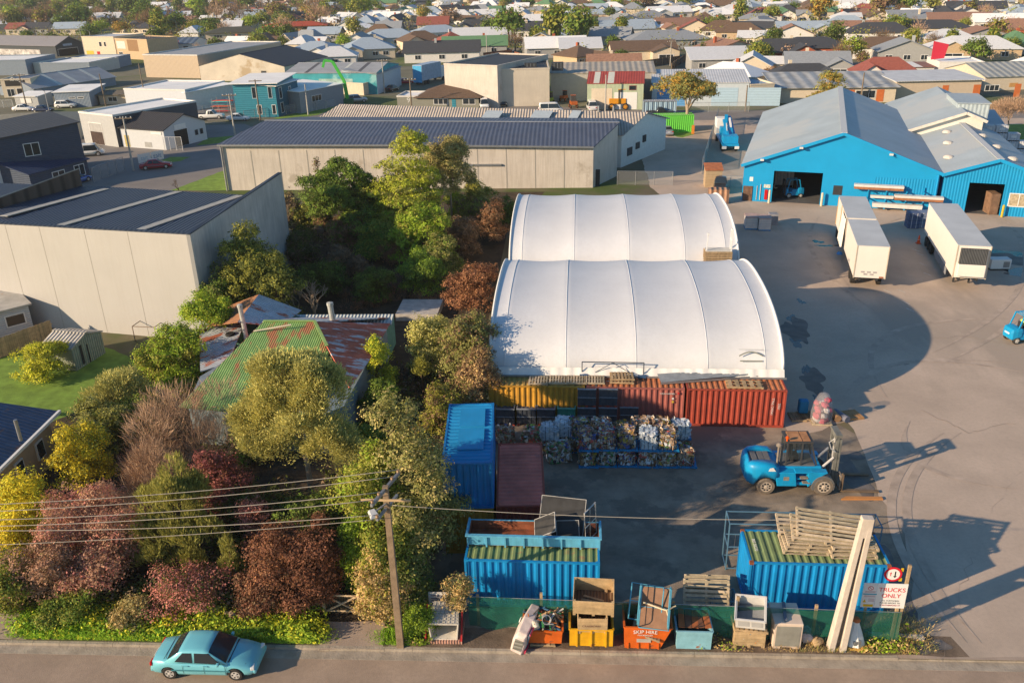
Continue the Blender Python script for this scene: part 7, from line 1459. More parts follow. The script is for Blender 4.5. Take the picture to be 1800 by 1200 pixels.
linkfence('pale fence at the left edge by the white hatchback',G(-10,190),G(24,189),1.6,1.8,posts=WHITE)
t = thing('banner','pair of white banners with blue lettering on the fence behind the red sedan','banner',G(245,292),ang(G(245,292),G(287,284)));b = MB();b.box(0,0,.4,2.0,.04,1.7);b.box(2.15,0,.4,4.1,.04,1.7);b.build('cloth',WHITE,t)
text('lettering','tait',1.0,M('blue lettering',(.05,.2,.4),var=0),t,(3.1,-.01,1.05),(R(90),0,0));text('lettering','tait',.9,M('pale blue lettering',(.35,.5,.6),var=0),t,(1.0,-.01,1.05),(R(90),0,0))
# boats rack
t = thing('kayak_rack','rack of red, orange and turquoise kayaks by the white two-storey workshop','kayak rack',G(372,200),R(2))
for i in range(3):
    for j in range(3):
        b = MB();b.ringloft([[(x,y * w + j * .9,z * w * .6 + .5 + i * .9) for y,z in ((-1,0),(-.5,.6),(.5,.6),(1,0),(.5,-.7),(-.5,-.7))] for x,w in ((0,.05),(.8,.3),(2.2,.38),(3.6,.3),(4.4,.05))]);b.build('kayak',[LAMPR,M('kayak orange',(.6,.12,.03)),M('kayak turquoise',(.05,.4,.4))][(i + 2 * j) % 3],t)
b = MB();[b.bar((x,y,0),(x,y,3),.1) for x in (.6,3.8) for y in (-.5,2.3)];b.build('rack_frame',GREYM,t)
# yellow excavator, small machines
def machine(label,loc,rz,mt,s=1.0,boom=True,name='excavator'):
    t = thing(name,label,'machine',loc,rz);t.scale = (s,) * 3
    b = MB();b.box(-1.4,-.8,.9,1.2,.8,1.7);b.build('body',mt,t,bev=.05);b = MB();b.box(.0,-.6,1.7,1.1,.6,3.0);b.build('cab',M('dark cab',(.06,.06,.06)),t);b = MB();b.box(-.05,-.65,3.003,1.15,.65,3.1);b.build('cab_roof',mt,t)
    for x in (-1.0,1.1):
        for sd in (-1,1): wheel(t,x,sd * .85,.5,.35,rim=mt)
    if boom: b = MB();b.bar((1.2,0,1.5),(2.6,0,3.2),.3);b.bar((2.6,0,3.2),(3.9,0,2.2),.28);b.bar((3.9,0,2.2),(3.8,0,.9),.24);b.build('boom',mt,t);b = MB();b.cbox(3.8,0,.2,.6,1.2,.8);b.build('bucket',mt,t)
    return t
YM = M('machine yellow orange',(.65,.27,.01),var=.1);machine('yellow-orange digger in front of the pale green shed',G(1086,192),R(0),YM,1.25);machine('small orange tractor left of the white light truck',G(1008,190),R(100),CORNG,.8,False,'tractor');machine('green and yellow tractor by the concrete warehouse',G(965,184),R(70),M('machine green',(.2,.3,.03)),.8,False,'tractor');machine('dark red machine behind the orange tractor',G(1015,172),R(120),M('machine red',(.3,.04,.04)),.8,False,'tractor');machine('orange machine among greenery by the grey-walled warehouse',G(992,178),R(60),CORNG,.7,False,'tractor')
# lime crane
LIME = M('lime crane paint',(.08,.5,.07),var=.08)
t = thing('crane','lime green folding crane boom rising beside the turquoise mural wall','crane',G(612,182),R(10));b = MB();b.bar((0,0,.5),(-.4,0,4.6),.7);b.bar((-.4,0,4.6),(-2.4,0,8.6),.6);b.build('boom',LIME,t);b = MB();b.bar((-2.4,0,8.6),(-4.0,0,8.9),.5);b.bar((-4.0,0,8.9),(-4.5,0,7.5),.5);b.build('jib',LIME,t);b = MB();b.cbox(0,0,0,2.4,1.8,1.0);b.build('base',M('dark green',(.04,.15,.07)),t)
# blue crane truck beside the blue hall
p = G(1287,268);t = thing('crane_truck','blue crane truck with a folded lattice of booms parked along the blue hall','truck',(p.x - .3,p.y,.012),R(-2))
b = MB();b.box(-1.2,0,.9,1.2,8.5,1.25);b.build('deck',FK,t);b = MB();b.box(-1.2,9.3,.8,1.2,11.6,3.4);b.build('cab',WHITE,t,bev=.1);b = MB();b.box(-1.0,11.58,1.9,1.0,11.62,3.1);b.build('windscreen',GLASS,t)
b = MB();b.bar((-.9,1.2,1.6),(.2,8.8,3.9),.5);b.bar((.3,2.0,1.7),(.6,9.0,3.6),.6);b.bar((-.3,2.0,2.3),(-.2,8.5,3.3),.35);b.bar((.9,4,2),(.9,9.2,3.5),.3);b.build('boom',FK,t);b = MB();b.bar((.45,4.5,3.0),(.55,7.5,3.75),.25);b.bar((-.3,3,2.6),(-.1,6,3.25),.12);b.build('ram',WHITE,t);b = MB();b.cbox(0,1.5,1.26,2.2,2.2,1.0);b.build('turret',FK,t);b = MB();b.cbox(0,7.5,1.26,1.6,1.4,1.2);b.build('boom_rest',FK,t)
for y in (1.2,2.6,8.9): [MB().lathe([(.3,-.18),(.5,-.18),(.5,.18),(.3,.18)],14,axis='x',c=(s * 1.02,y,.5)).build('wheel',TYRE,t) for s in (-1,1)]
b = MB();b.box(-1.25,-.1,.5,-.6,.05,.9);b.box(.6,-.1,.5,1.25,.05,.9);b.build('mudflap',WHITE,t)
# double-deck blue truck near the bend
p = G(735,150);t = thing('box_truck','pale blue tall box truck turning at the road bend','truck',(p.x,p.y,.012),R(68));b = MB();b.box(0,-1.3,1.0,9,1.3,4.6);b.build('box_body',M('grey blue truck side',(.3,.4,.52),var=.15),t);b = MB();b.box(-.06,-1.2,.6,-.003,1.2,4.4);b.build('rear_panel',M('sky blue truck',(.06,.35,.62),patch=((.6,.65,.7),.6,.6)),t);b = MB();b.box(9.1,-1.2,.6,11.3,1.2,3.4);b.build('cab',WHITE,t,bev=.15);[MB().lathe([(.3,-.16),(.5,-.16),(.5,.16),(.3,.16)],14,axis='y',c=(x,s * 1.15,.5)).build('wheel',TYRE,t) for x in (1.5,2.8,10) for s in (-1,1)]  # box body in a dull grey-blue, rear panel in patchy sky blue
# van deck objects, dark pickups, small mid objects
p = G(1256,352);car('dark pickup in the shade beside the blue hall corner',(p.x + 1.4,p.y + 5,.012),R(80),CDARK,'ute','pickup',5.0,detail=False,group='parked cars and vans',name='pickup_truck')
b = MB();p = G(1216,236);b.box(0,0,0,.4,.5,1.4);o = b.build('orange_post',M('orange plastic post',(.6,.2,.03)));o.location = p;tag(o,'orange marker post at the tip of the grass island','post')
# ------------------------------------------------------------------ street poles
POLEG = M('grey concrete pole',(.4,.38,.34),var=.2);POLEB = M('brown timber pole',(.2,.15,.1),var=.25)
def upole(label,base,top_px,mat=POLEG,arms=1,r=.16,lamp=None,group='utility poles'):
    a = G(*base);lo,hi = 0,40
    for _ in range(40):
        m = (lo + hi) / 2
        if PX(a + Vector((0,0,m)))[1] > top_px: lo = m
        else: hi = m
    h = lo;t = thing('utility_pole',label,'pole',a,R(12),group);b = MB();b.tube([(0,0,0),(0,0,h)],r,8,r * .65);b.build('shaft',mat,t)
    for k in range(arms): b = MB();b.box(-1.2,-.09,h - .35 - k * .9,1.2,.09,h - .2 - k * .9);b.build('cross_arm',POLEB,t);b = MB();[b.lathe([(.06,h - .2 - k * .9),(.05,h - .02 - k * .9)],6,c=(x,0,0)) for x in (-1.05,-.4,.4,1.05)];b.build('insulators',WHITE,t)
    if lamp: b = MB();b.tube([(0,0,h - .05),(lamp * .5,0,h + .35),(lamp,0,h + .45)],.06,6);b.build('lamp_arm',mat,t);b = MB();b.cbox(lamp * 1.08,0,h + .38,.8,.3,.14);b.build('lamp_head',GREYM,t)
    return Vector((a.x,a.y,h))
PL = [('leaning grey pole with a short cross-arm before the flat-roofed garage',(235,300),205,POLEG,1),('pole with white base collar at the road edge by the gabled shop',(414,243),165,POLEG,1),('tall brown pole before the white low workshop',(258,188),112,POLEB,0),('brown pole with cross-arm before the teal office',(458,212),140,POLEB,1),('pale pole at the right end of the teal office fence',(542,202),148,POLEG,0),('brown pole left of the white two-storey workshop',(186,186),130,POLEB,0),('dark pole before the black-signed shop',(48,192),130,POLEB,1),('brown pole with cross-arm by the garage numbered 9',(724,196),138,POLEB,1),('grey pole at the right end of the turquoise shed',(676,164),105,POLEG,1),('grey pole in front of the pale green shed',(1064,196),132,POLEG,0),('grey pole at the fence beside the annex with clutter',(1310,196),150,POLEB,0),('brown pole before the school block entrance',(1512,182),128,POLEB,0),('pole behind the big concrete warehouse',(920,102),78,POLEG,1),('pole at the brown garage wall',(856,98),62,POLEG,0),('pole beside the long house at the upper right centre',(1178,116),72,POLEG,1),('pole before the dark-roofed brick house',(1330,108),80,POLEB,0),('pole left of the orange-gabled white house',(1488,118),80,POLEG,1)]
for lb,ba,tp,mt,ar in PL: upole(lb,ba,tp,mt,ar)
for lb,ba,tp,sd in (('tall street lamp in front of the dark showroom',(150,100),44,2.2),('tall curved street lamp right of the dark showroom',(166,100),55,-2.2),('tall curved street lamp behind the red-lettered building',(314,68),36,-2.4),('street lamp at the parking corner by the grey hip roof',(88,202),160,-2)): upole(lb,ba,tp,GREYM,0,.1,sd,'street lamps')
# ------------------------------------------------------------------ vegetation
def leafm(n,c,isl=.38,tr=.28): return M('foliage ' + n,tuple(min(.7,k * m_) for k,m_ in zip(c,(1.5,1.55,1.55) if c[0] > 1.4 * c[1] and c[1] < .2 else (2.15,2.08,1.9))),rough=.65,var=.3,scale=.9,island=isl,trans=tr,spec=.2)
F = dict(olive=leafm('olive',(.15,.15,.03)),feather=leafm('feather',(.25,.235,.09)),gold=leafm('gold',(.17,.165,.05)),lime=leafm('lime',(.2,.22,.025)),bright=leafm('bright',(.14,.2,.02)),green=leafm('green',(.075,.115,.02)),dark=leafm('dark',(.05,.062,.016)),dull=leafm('dull',(.14,.14,.05)),grey=leafm('grey',(.2,.17,.08)),
         yellow=leafm('yellow',(.4,.27,.02)),ylime=leafm('ylime',(.3,.3,.03)),pinkb=leafm('pinkb',(.3,.165,.115)),magenta=leafm('magenta',(.2,.065,.065)),pink=leafm('pink',(.36,.14,.12)),copper=leafm('copper',(.14,.058,.036)),rustb=leafm('rustb',(.25,.115,.06)),tan=leafm('tan',(.28,.2,.1)),brown=leafm('brown',(.17,.1,.06)),twigp=leafm('twigp',(.3,.19,.13),.25,.0),twigb=leafm('twigb',(.13,.085,.055),.3,.0),grass=leafm('grass',(.12,.21,.018)),autumn=leafm('autumn',(.3,.17,.03)))
BARK = M('bark',(.13,.09,.055),rough=.95,var=.35,scale=3,bump=.4);BARKP = M('pale bark',(.35,.27,.19),rough=.95,var=.25,scale=3)
def leaf_mesh(name,lobes,n,size,mats,style='leaf',seed=0,clump=9,spread=.3,w=None,sub=0):
    """lobes: (cx,cy,cz,rx,ry,rz); many small quads round clump centres spread through the lobes"""
    rg = np.random.default_rng(seed);lb = np.array(lobes,float);vol = np.cbrt(lb[:,3] * lb[:,4] * lb[:,5]) ** 2;pr = vol / vol.sum()
    if sub:      # break each lobe into billows sitting on its surface
        ps = vol / vol.sum();k_ = max(len(lb),int(sub));ii = rg.choice(len(lb),k_,p=ps);dd = rg.normal(size=(k_,3));dd[:,2] = np.abs(dd[:,2]) - .25;dd /= np.linalg.norm(dd,axis=1)[:,None];q = rg.uniform(.26,.5,k_)[:,None]
        lb = np.concatenate([lb * np.array([1,1,1,.84,.84,.84]),np.concatenate([lb[ii,:3] + dd * lb[ii,3:] * .78,lb[ii,3:] * q * np.array([1,1,.85])],1)]);vol = np.cbrt(lb[:,3] * lb[:,4] * lb[:,5]) ** 2 * np.where(np.arange(len(lb)) < len(lb) - k_,.35,1.0);pr = vol / vol.sum()
    nc = max(4,n // clump);li = rg.choice(len(lb),nc,p=pr);d = rg.normal(size=(nc,3));d[:,2] = np.where(d[:,2] < -.35,-d[:,2] * .6,d[:,2]);d /= np.linalg.norm(d,axis=1)[:,None]
    ph = rg.uniform(0,6.28,(4,3));fr = rg.uniform(2.2,5.0,(4,3))
    lump = sum(np.sin((d * fr[i] + ph[i] + li[:,None] * 1.7).sum(1)) for i in range(4)) * .085
    rad = (1 - np.abs(rg.normal(0,.11,nc))) * (1 + lump) ;rad = np.where(rg.random(nc) < .12,rad * rg.uniform(.3,.9,nc),rad);rad = np.where(rg.random(nc) < .045,rad * rg.uniform(1.05,1.35,nc),rad)
    cen = lb[li,:3] + d * rad[:,None] * lb[li,3:]
    k = clump;c = np.repeat(cen,k,0);sz_ = np.repeat(rg.uniform(.7,1.25,nc),k);out = np.repeat(d,k,0);m = len(c)
    c = c + rg.normal(0,spread,(m,3)) * np.array([1,1,.8]);s = size * rg.uniform(.6,1.35,m) * sz_
    if style == 'leaf':
        nr = out * 1.1 + rg.normal(0,.5,(m,3)) + np.array([0,0,.2]);nr /= np.linalg.norm(nr,axis=1)[:,None]
        a = np.cross(nr,rg.normal(size=(m,3)));a /= np.linalg.norm(a,axis=1)[:,None];b = np.cross(nr,a);la,lw = s[:,None],(s * (w or .55))[:,None]
    else:   # needle / twig / plume: long along outward-up
        up = {'needle': .55,'twig': .7,'plume': 1.3}[style];a = out * .8 + np.array([0,0,up]) + rg.normal(0,.33,(m,3));a /= np.linalg.norm(a,axis=1)[:,None]
        b = np.cross(a,rg.normal(size=(m,3)));b /= np.linalg.norm(b,axis=1)[:,None];la,lw = s[:,None],(s * (w or .2))[:,None]
    v = np.empty((m,4,3));v[:,0] = c - a * la * .5;v[:,1] = c + b * lw * .5;v[:,2] = c + a * la * .5;v[:,3] = c - b * lw * .5
    v[:,1:4:2] += a[:,None,:] * (la * .05)[:,None,:]
    me = bpy.data.meshes.new(name);me.vertices.add(m * 4);me.vertices.foreach_set('co',v.reshape(-1).astype(np.float32));me.loops.add(m * 4);me.loops.foreach_set('vertex_index',np.arange(m * 4,dtype=np.int32))
    me.polygons.add(m);me.polygons.foreach_set('loop_start',np.arange(0,m * 4,4,dtype=np.int32))
    mats = mats if isinstance(mats,(list,tuple)) else [mats]
    for x in mats: me.materials.append(x)
    if len(mats) > 1: me.polygons.foreach_set('material_index',np.repeat((rg.random(nc) < .3).astype(np.int32),k))
    me.update();me.validate();return me
def add_mesh(name,me,parent): o = bpy.data.objects.new(name,me);COL.objects.link(o);o.parent = parent;return o
def trunk_mb(h,r,lobes,seed,limbs=5):
    rnd = random.Random(seed);b = MB();top = Vector((rnd.uniform(-.2,.2),rnd.uniform(-.2,.2),h));b.tube([(0,0,-.05),(rnd.uniform(-.1,.1),rnd.uniform(-.1,.1),h * .5),top],r,8,r * .55)
    for i in range(limbs):
        l = lobes[i % len(lobes)];e = Vector((l[0] + rnd.uniform(-.5,.5) * l[3],l[1] + rnd.uniform(-.5,.5) * l[4],l[2] + rnd.uniform(0,.6) * l[5]));s = top.lerp(Vector((0,0,0)),rnd.uniform(0,.35));mid = s.lerp(e,.5) + Vector((rnd.uniform(-.3,.3),rnd.uniform(-.3,.3),.2));b.tube([s,mid,e],r * .5,6,r * .12)
    return b
def plant(name,label,cat,tx,ty,H,rx,mats,n=5000,size=.2,style='leaf',z0=.15,lobes=None,nl=6,seed=0,bark=BARK,tr=.12,w=None,spread=.26,group=None,ry=None,kind='round',clump=9,trunk=True):
    p = G(tx,ty,H);t = thing(name,label,cat,(p.x,p.y,0),0,group);rnd = random.Random(seed + 5);ry = ry or rx;zb = H * z0
    if lobes is None:
        hh = (H - zb) / 2;cz = zb + hh
        if kind == 'round':
            lobes = [(0,0,cz + hh * .15,rx * .66,ry * .66,hh * .85)]
            for i in range(nl): a = 2 * math.pi * i / nl + rnd.uniform(-.4,.4);q = rnd.uniform(.42,.62);lobes.append((math.cos(a) * rx * q,math.sin(a) * ry * q,zb + (H - zb) * rnd.uniform(.22,.68),rx * rnd.uniform(.42,.56),ry * rnd.uniform(.42,.56),hh * rnd.uniform(.36,.52)))
            if z0 < .15: lobes += [(math.cos(a) * rx * .55,math.sin(a) * ry * .55,H * .17,rx * .48,ry * .48,H * .18) for a in (.5,2.1,3.6,5.2)]
        elif kind == 'cone':
            lobes = [(rnd.uniform(-.1,.1) * rx,rnd.uniform(-.1,.1) * rx,zb + (H - zb) * k,rx * (1.04 - k) * .95 + .1,ry * (1.04 - k) * .95 + .1,(H - zb) * .16) for k in (.1,.25,.4,.55,.7,.84,.93)]
        elif kind == 'dome':
            lobes = [(rnd.uniform(-.55,.55) * rx,rnd.uniform(-.55,.55) * ry,H * rnd.uniform(.3,.74),rx * rnd.uniform(.35,.5),ry * rnd.uniform(.35,.5),H * rnd.uniform(.22,.3)) for _ in range(nl + 3)] + [(rnd.uniform(-.5,.5) * rx,rnd.uniform(-.5,.5) * ry,H * .22,rx * .5,ry * .5,H * .22) for _ in range(4)];trunk = trunk and style == 'twig'
        elif kind == 'tall':
            lobes = [(rnd.uniform(-.3,.3) * rx,rnd.uniform(-.3,.3) * ry,zb + (H - zb) * k,rx * q,ry * q,(H - zb) * .17) for k,q in ((.1,.85),(.25,1),(.4,.95),(.55,.85),(.7,.7),(.85,.5),(.94,.3))]
    add_mesh('crown',leaf_mesh('crown',lobes,int(n * 2.8),size * .68,mats,style,seed,clump,spread * .5,w,0 if style == 'twig' else (16 + int(rx * 8))),t)
    if trunk: trunk_mb(max(zb * 1.6,H * .45),tr,lobes,seed).build('trunk',bark,t,smooth=True)
    return t
T = [
 # name, label, category, top px, H, radius, mats, kwargs
 ('tree','large feathery olive-green tree in front of the rusty-roofed house','tree',512,614,9.4,3.4,F['feather'],dict(n=38000,size=.26,style='needle',z0=.26,seed=1,tr=.2,w=.3,spread=.3,bark=BARKP,lobes=[(-.2,.3,7.6,2.0,1.9,1.7),(-1.6,.2,6.2,1.6,1.6,1.7),(1.3,.2,6.6,1.7,1.6,1.7),(-2.4,0,4.6,1.4,1.4,1.6),(1.9,-.9,4.6,1.6,1.5,1.9),(.3,-1.2,5.6,1.5,1.3,1.6),(2.7,-.4,3.2,1.2,1.2,1.2),(-1.2,-.8,3.9,1.3,1.2,1.3)])),
 ('conifer','golden-olive plumed conifer, the tallest shrub behind the pink heath','tree',296,788,6.6,1.9,F['gold'],dict(n=9500,size=.42,style='plume',z0=.03,seed=2,w=.14,spread=.16,lobes=[(0,0,5.2,.75,.75,1.35),(.1,-.2,3.6,1.35,1.2,1.6),(-1.1,-.3,3.3,.8,.8,1.5),(-.8,-.6,1.8,1.5,1.2,1.4),(.7,-.5,2.0,1.3,1.1,1.5),(-2.2,-.4,2.4,.7,.7,1.5),(-1.8,-.6,1.0,.9,.9,.9),(.2,-1.0,.9,1.2,.9,.8)])),
 ('heath_shrub','big dusty-pink heath shrub with a lumpy crown at the lower left','shrub',150,850,4.7,3.1,[F['pinkb'],F['pink']],dict(n=10000,size=.17,z0=.02,seed=3,nl=9,kind='dome')),
 ('heath_shrub','smaller dusty-pink heath shrub at the left edge below the big one','shrub',62,930,3.6,2.1,[F['pinkb'],F['brown']],dict(n=6000,size=.17,z0=.02,seed=4,nl=7,kind='dome')),
 ('heath_shrub','low dusty-pink heath shrub right beside the plumed conifer','shrub',160,945,3.0,2.0,[F['pinkb'],F['pink']],dict(n=5500,size=.17,z0=.02,seed=5,nl=7,kind='dome')),
 ('bare_shrub','large leafless pinkish-brown shrub of upright twigs before the green roof','shrub',300,680,5.6,3.3,F['twigp'],dict(n=3600,size=.9,style='twig',z0=.05,seed=6,w=.03,spread=.35,clump=6,kind='dome',nl=7)),
 ('bare_shrub','smaller leafless twiggy shrub below the larger one, left of the magenta bush','shrub',262,770,4.2,2.0,F['twigp'],dict(n=2600,size=.75,style='twig',z0=.05,seed=7,w=.03,spread=.3,clump=6,kind='dome',nl=6)),
 ('flowering_shrub','deep magenta shrub beside the top of the plumed conifer','shrub',374,785,5.0,1.5,[F['magenta'],F['copper']],dict(n=5500,size=.18,z0=.12,seed=8)),
 ('flowering_shrub','pink-flowered shrub leaning over the verge at the teal sedan','shrub',330,982,2.7,2.2,[F['pink'],F['dark']],dict(n=6500,size=.15,z0=.02,seed=9,kind='dome',nl=8)),
 ('flowering_shrub','small pink sprig bush in the shade between conifer and copper shrubs','shrub',440,868,3.6,.9,[F['pink'],F['copper']],dict(n=1600,size=.16,z0=.1,seed=10)),
 ('conifer','small pale-green upright conifer between pink shrub and copper shrub','tree',398,942,3.0,.75,F['gold'],dict(n=2400,size=.34,style='plume',z0=.05,seed=11,w=.14,spread=.13,kind='cone')),
 ('copper_shrub','left copper-red shrub beside the teal sedan','shrub',482,925,4.2,1.8,[F['copper'],F['rustb']],dict(n=7500,size=.17,z0=.06,seed=12,kind='tall')),
 ('copper_shrub','right darker copper-red shrub overhanging the timber gate','shrub',550,925,4.3,1.45,F['copper'],dict(n=7000,size=.17,z0=.1,seed=13,kind='tall')),
 ('copper_shrub','low copper-brown bush at the foot of the left copper shrub','shrub',452,1005,2.4,1.3,[F['copper'],F['brown']],dict(n=3500,size=.17,z0=.02,seed=14,kind='dome')),
 ('tree','tall dull-green tree with dry pale twigs behind the power pole','tree',696,716,9.2,2.3,[F['dull'],F['grey']],dict(n=9500,size=.2,z0=.1,seed=15,kind='tall')),
 ('tree','yellow-green leafy tree left of the power pole top','tree',645,785,7.4,2.1,[F['olive'],F['bright']],dict(n=8000,size=.2,z0=.12,seed=16)),
 ('tree','dull-green tree against the dark blue container side','tree',700,778,6.6,1.6,[F['dull'],F['olive']],dict(n=7000,size=.2,z0=.08,seed=17,kind='tall')),
 ('tree','shady green tree behind the power pole shaft','tree',674,885,5.2,1.6,[F['olive'],F['green']],dict(n=7500,size=.19,z0=.05,seed=18)),
 ('shrub','bright green bush left of the power pole above the gate','shrub',622,905,4.4,1.2,[F['bright'],F['green']],dict(n=4500,size=.17,z0=.1,seed=19)),
 ('shrub','green and tan drooping bush beside the timber gate and the pole','shrub',662,970,3.6,1.25,[F['tan'],F['olive']],dict(n=5500,size=.17,z0=.02,seed=20,kind='tall')),
 ('shrub','dusky green bush right of the power pole shaft','shrub',706,950,3.6,1.4,[F['dull'],F['green']],dict(n=5500,size=.17,z0=.02,seed=21)),
 ('shrub','small tan bobbled branch bush in front of the left blue container corner','shrub',803,1012,2.7,.62,[F['tan'],F['dull']],dict(n=2200,size=.15,z0=.25,seed=22)),
 ('shrub','leafy green bush beside the caged white tub','shrub',738,1062,1.6,.8,[F['bright'],F['green']],dict(n=2500,size=.14,z0=.02,seed=23,trunk=False)),
 ('wattle','vivid yellow wattle bush at the left edge over the tan house','shrub',36,826,4.2,1.5,[F['yellow'],F['ylime']],dict(n=4200,size=.19,z0=.05,seed=24,kind='tall')),
 ('wattle','vivid yellow-flowered bush right of the tan house roof','shrub',128,740,4.4,1.6,[F['yellow'],F['olive']],dict(n=5200,size=.19,z0=.05,seed=25)),
 ('wattle','small yellow bush low at the left edge of the picture','shrub',14,905,2.6,.8,F['yellow'],dict(n=1600,size=.18,z0=.05,seed=26)),
 ('shrub','round yellow-green shrub on the lawn left of the garden shed','shrub',60,602,2.9,1.9,[F['ylime'],F['olive']],dict(n=5500,size=.19,z0=.03,seed=27)),
 ('shrub','spiky olive shrub between lawn and bare twigs','shrub',196,648,4.2,2.2,[F['feather'],F['dull']],dict(n=7000,size=.34,style='needle',z0=.03,seed=28,w=.2)),
 ('shrub','olive shrub with yellow tips below the spiky one','shrub',158,700,3.8,1.9,[F['dull'],F['olive']],dict(n=5500,size=.2,z0=.03,seed=29)),
 ('tree','lush bright green tree against the white warehouse corner','tree',348,505,6.0,2.1,[F['bright'],F['lime']],dict(n=8000,size=.22,z0=.05,seed=30)),
 ('tree','lush green tree left of the rusty roof, below the warehouse corner','tree',300,575,4.8,2.2,[F['bright'],F['olive']],dict(n=7500,size=.22,z0=.03,seed=31)),
 ('tree','rounded olive-brown tree beside the white warehouse side wall','tree',425,400,8.4,3.4,[F['olive'],F['dark']],dict(n=16000,size=.25,z0=.1,seed=32,nl=8)),
 ('tree','dark olive tree tucked right of the rounded one','tree',472,445,6.8,2.6,[F['dark'],F['olive']],dict(n=6000,size=.25,z0=.1,seed=33)),
 ('tree','dark green spreading tree before the concrete warehouse wall','tree',598,280,9.0,4.6,[F['green'],F['dark']],dict(n=16000,size=.3,z0=.16,seed=34,nl=9)),
 ('tree','thin brown-green spire tree left of the dark spreading tree','tree',556,280,8.5,1.3,[F['brown'],F['green']],dict(n=2600,size=.26,z0=.1,seed=35,kind='cone')),
 ('conifer','tall lime-green domed conifer in the centre, highest of the trees','tree',700,236,11.5,4.1,[F['lime'],F['gold']],dict(n=20000,size=.3,z0=.08,seed=36,kind='tall')),
 ('gum_tree','grey-green gum tree with slender pale trunks right of the lime conifer','tree',786,236,10.5,3.4,[F['grey'],F['dull']],dict(n=14000,size=.26,z0=.3,seed=37,bark=BARKP,tr=.14)),
 ('tree','broad-leaved green tree below the lime conifer','tree',738,355,6.5,3.2,[F['bright'],F['olive']],dict(n=8500,size=.28,z0=.05,seed=38)),
 ('tree','leafy green tree before the lime conifer on the left','tree',690,345,6.0,2.6,[F['olive'],F['bright']],dict(n=6500,size=.27,z0=.05,seed=39)),
 ('shrub','small lime round bush under the gum tree','shrub',800,330,4.0,1.6,[F['lime'],F['bright']],dict(n=3500,size=.25,z0=.05,seed=40)),
 ('shrub','olive bush between gum tree and white rear tent','shrub',842,312,5.0,2.2,[F['olive'],F['gold']],dict(n=5000,size=.26,z0=.05,seed=41)),
 ('shrub','purple-brown thicket left of the rear white tent','shrub',860,352,4.6,2.4,[F['brown'],F['rustb']],dict(n=6500,size=.26,z0=.02,seed=42,kind='dome')),
 ('shrub','purple-brown thicket in front of the first one beside the rear tent','shrub',812,378,4.4,2.4,[F['brown'],F['twigb']],dict(n=5500,size=.26,z0=.02,seed=43,kind='dome')),
 ('shrub','pale mottled bush in the shade below the purple thicket','shrub',772,410,4.2,2.2,[F['dull'],F['green']],dict(n=5500,size=.24,z0=.03,seed=44)),
 ('shrub','red-brown shrub beside the left end of the front tent top','shrub',822,462,4.2,2.4,[F['rustb'],F['copper']],dict(n=7500,size=.22,z0=.03,seed=45,nl=8,kind='dome')),
 ('shrub','khaki shrub against the left end of the front tent','shrub',826,545,6.6,2.1,[F['dull'],F['brown']],dict(n=8000,size=.21,z0=.03,seed=46,nl=8)),
 ('shrub','khaki-green shrub left of the khaki one near the flat-roofed store','shrub',756,552,4.6,2.0,[F['feather'],F['olive']],dict(n=7000,size=.21,z0=.03,seed=47)),
 ('shrub','brown dry shrub before the khaki shrub, above the dark blue container','shrub',838,605,5.2,1.6,[F['brown'],F['tan']],dict(n=5000,size=.2,z0=.03,seed=48)),
 ('shrub','rounded olive bush above the dark blue container roof','shrub',770,672,3.6,1.6,[F['olive'],F['brown']],dict(n=5500,size=.19,z0=.03,seed=49)),
 ('shrub','lime-yellow bush beside the red iron roof','shrub',655,590,4.4,1.35,[F['ylime'],F['bright']],dict(n=5000,size=.19,z0=.1,seed=50)),
 ('cabbage_tree','tiny palm-like tree with a bare leaning stem in the dark clearing','tree',740,630,2.8,.55,[F['olive'],F['gold']],dict(n=700,size=.3,z0=.55,seed=51,style='needle',w=.16,tr=.06)),
 ('shrub','dark green bush in the shade right of the red iron roof','shrub',668,668,3.0,1.4,[F['green'],F['dark']],dict(n=4000,size=.19,z0=.02,seed=52)),
 ('shrub','green bush below the house wall in the dark hollow','shrub',640,752,3.4,1.3,[F['green'],F['olive']],dict(n=4500,size=.18,z0=.03,seed=53)),
 ('shrub','dark green bush filling the lower left corner','shrub',12,985,2.4,1.7,[F['olive'],F['green']],dict(n=5500,size=.17,z0=.0,seed=54,kind='dome',trunk=False)),
 ('shrub','dark undershrub between the pink heath and the verge','shrub',110,1050,1.4,1.5,[F['green'],F['olive']],dict(n=4000,size=.16,z0=.0,seed=55,kind='dome',trunk=False)),
 ('shrub','silvery low bush between conifer foot and verge','shrub',226,1055,1.3,.9,[F['grey'],F['tan']],dict(n=2500,size=.15,z0=.0,seed=56,trunk=False)),
 ('shrub','shaded green bush behind the copper shrubs','shrub',520,862,3.6,2.0,[F['dark'],F['green']],dict(n=5000,size=.2,z0=.0,seed=57)),
 ('shrub','dark brushy bush under the feathery tree on the left','shrub',420,850,3.2,1.7,[F['dark'],F['copper']],dict(n=4500,size=.2,z0=.0,seed=58)),
 ('shrub','dark bush between the spiky olive shrub and the lawn edge','shrub',235,700,3.0,1.7,[F['green'],F['olive']],dict(n=4500,size=.2,z0=.0,seed=59)),
 ('shrub','dim brown thicket in the hollow left of the broad-leaved tree','shrub',600,430,3.4,2.6,[F['twigb'],F['brown']],dict(n=4500,size=.3,z0=.0,seed=60,kind='dome',trunk=False)),
 ('shrub','dim green thicket in the hollow by the side wall of the white warehouse','shrub',520,400,3.8,2.6,[F['dark'],F['twigb']],dict(n=5000,size=.28,z0=.0,seed=61,kind='dome',trunk=False)),
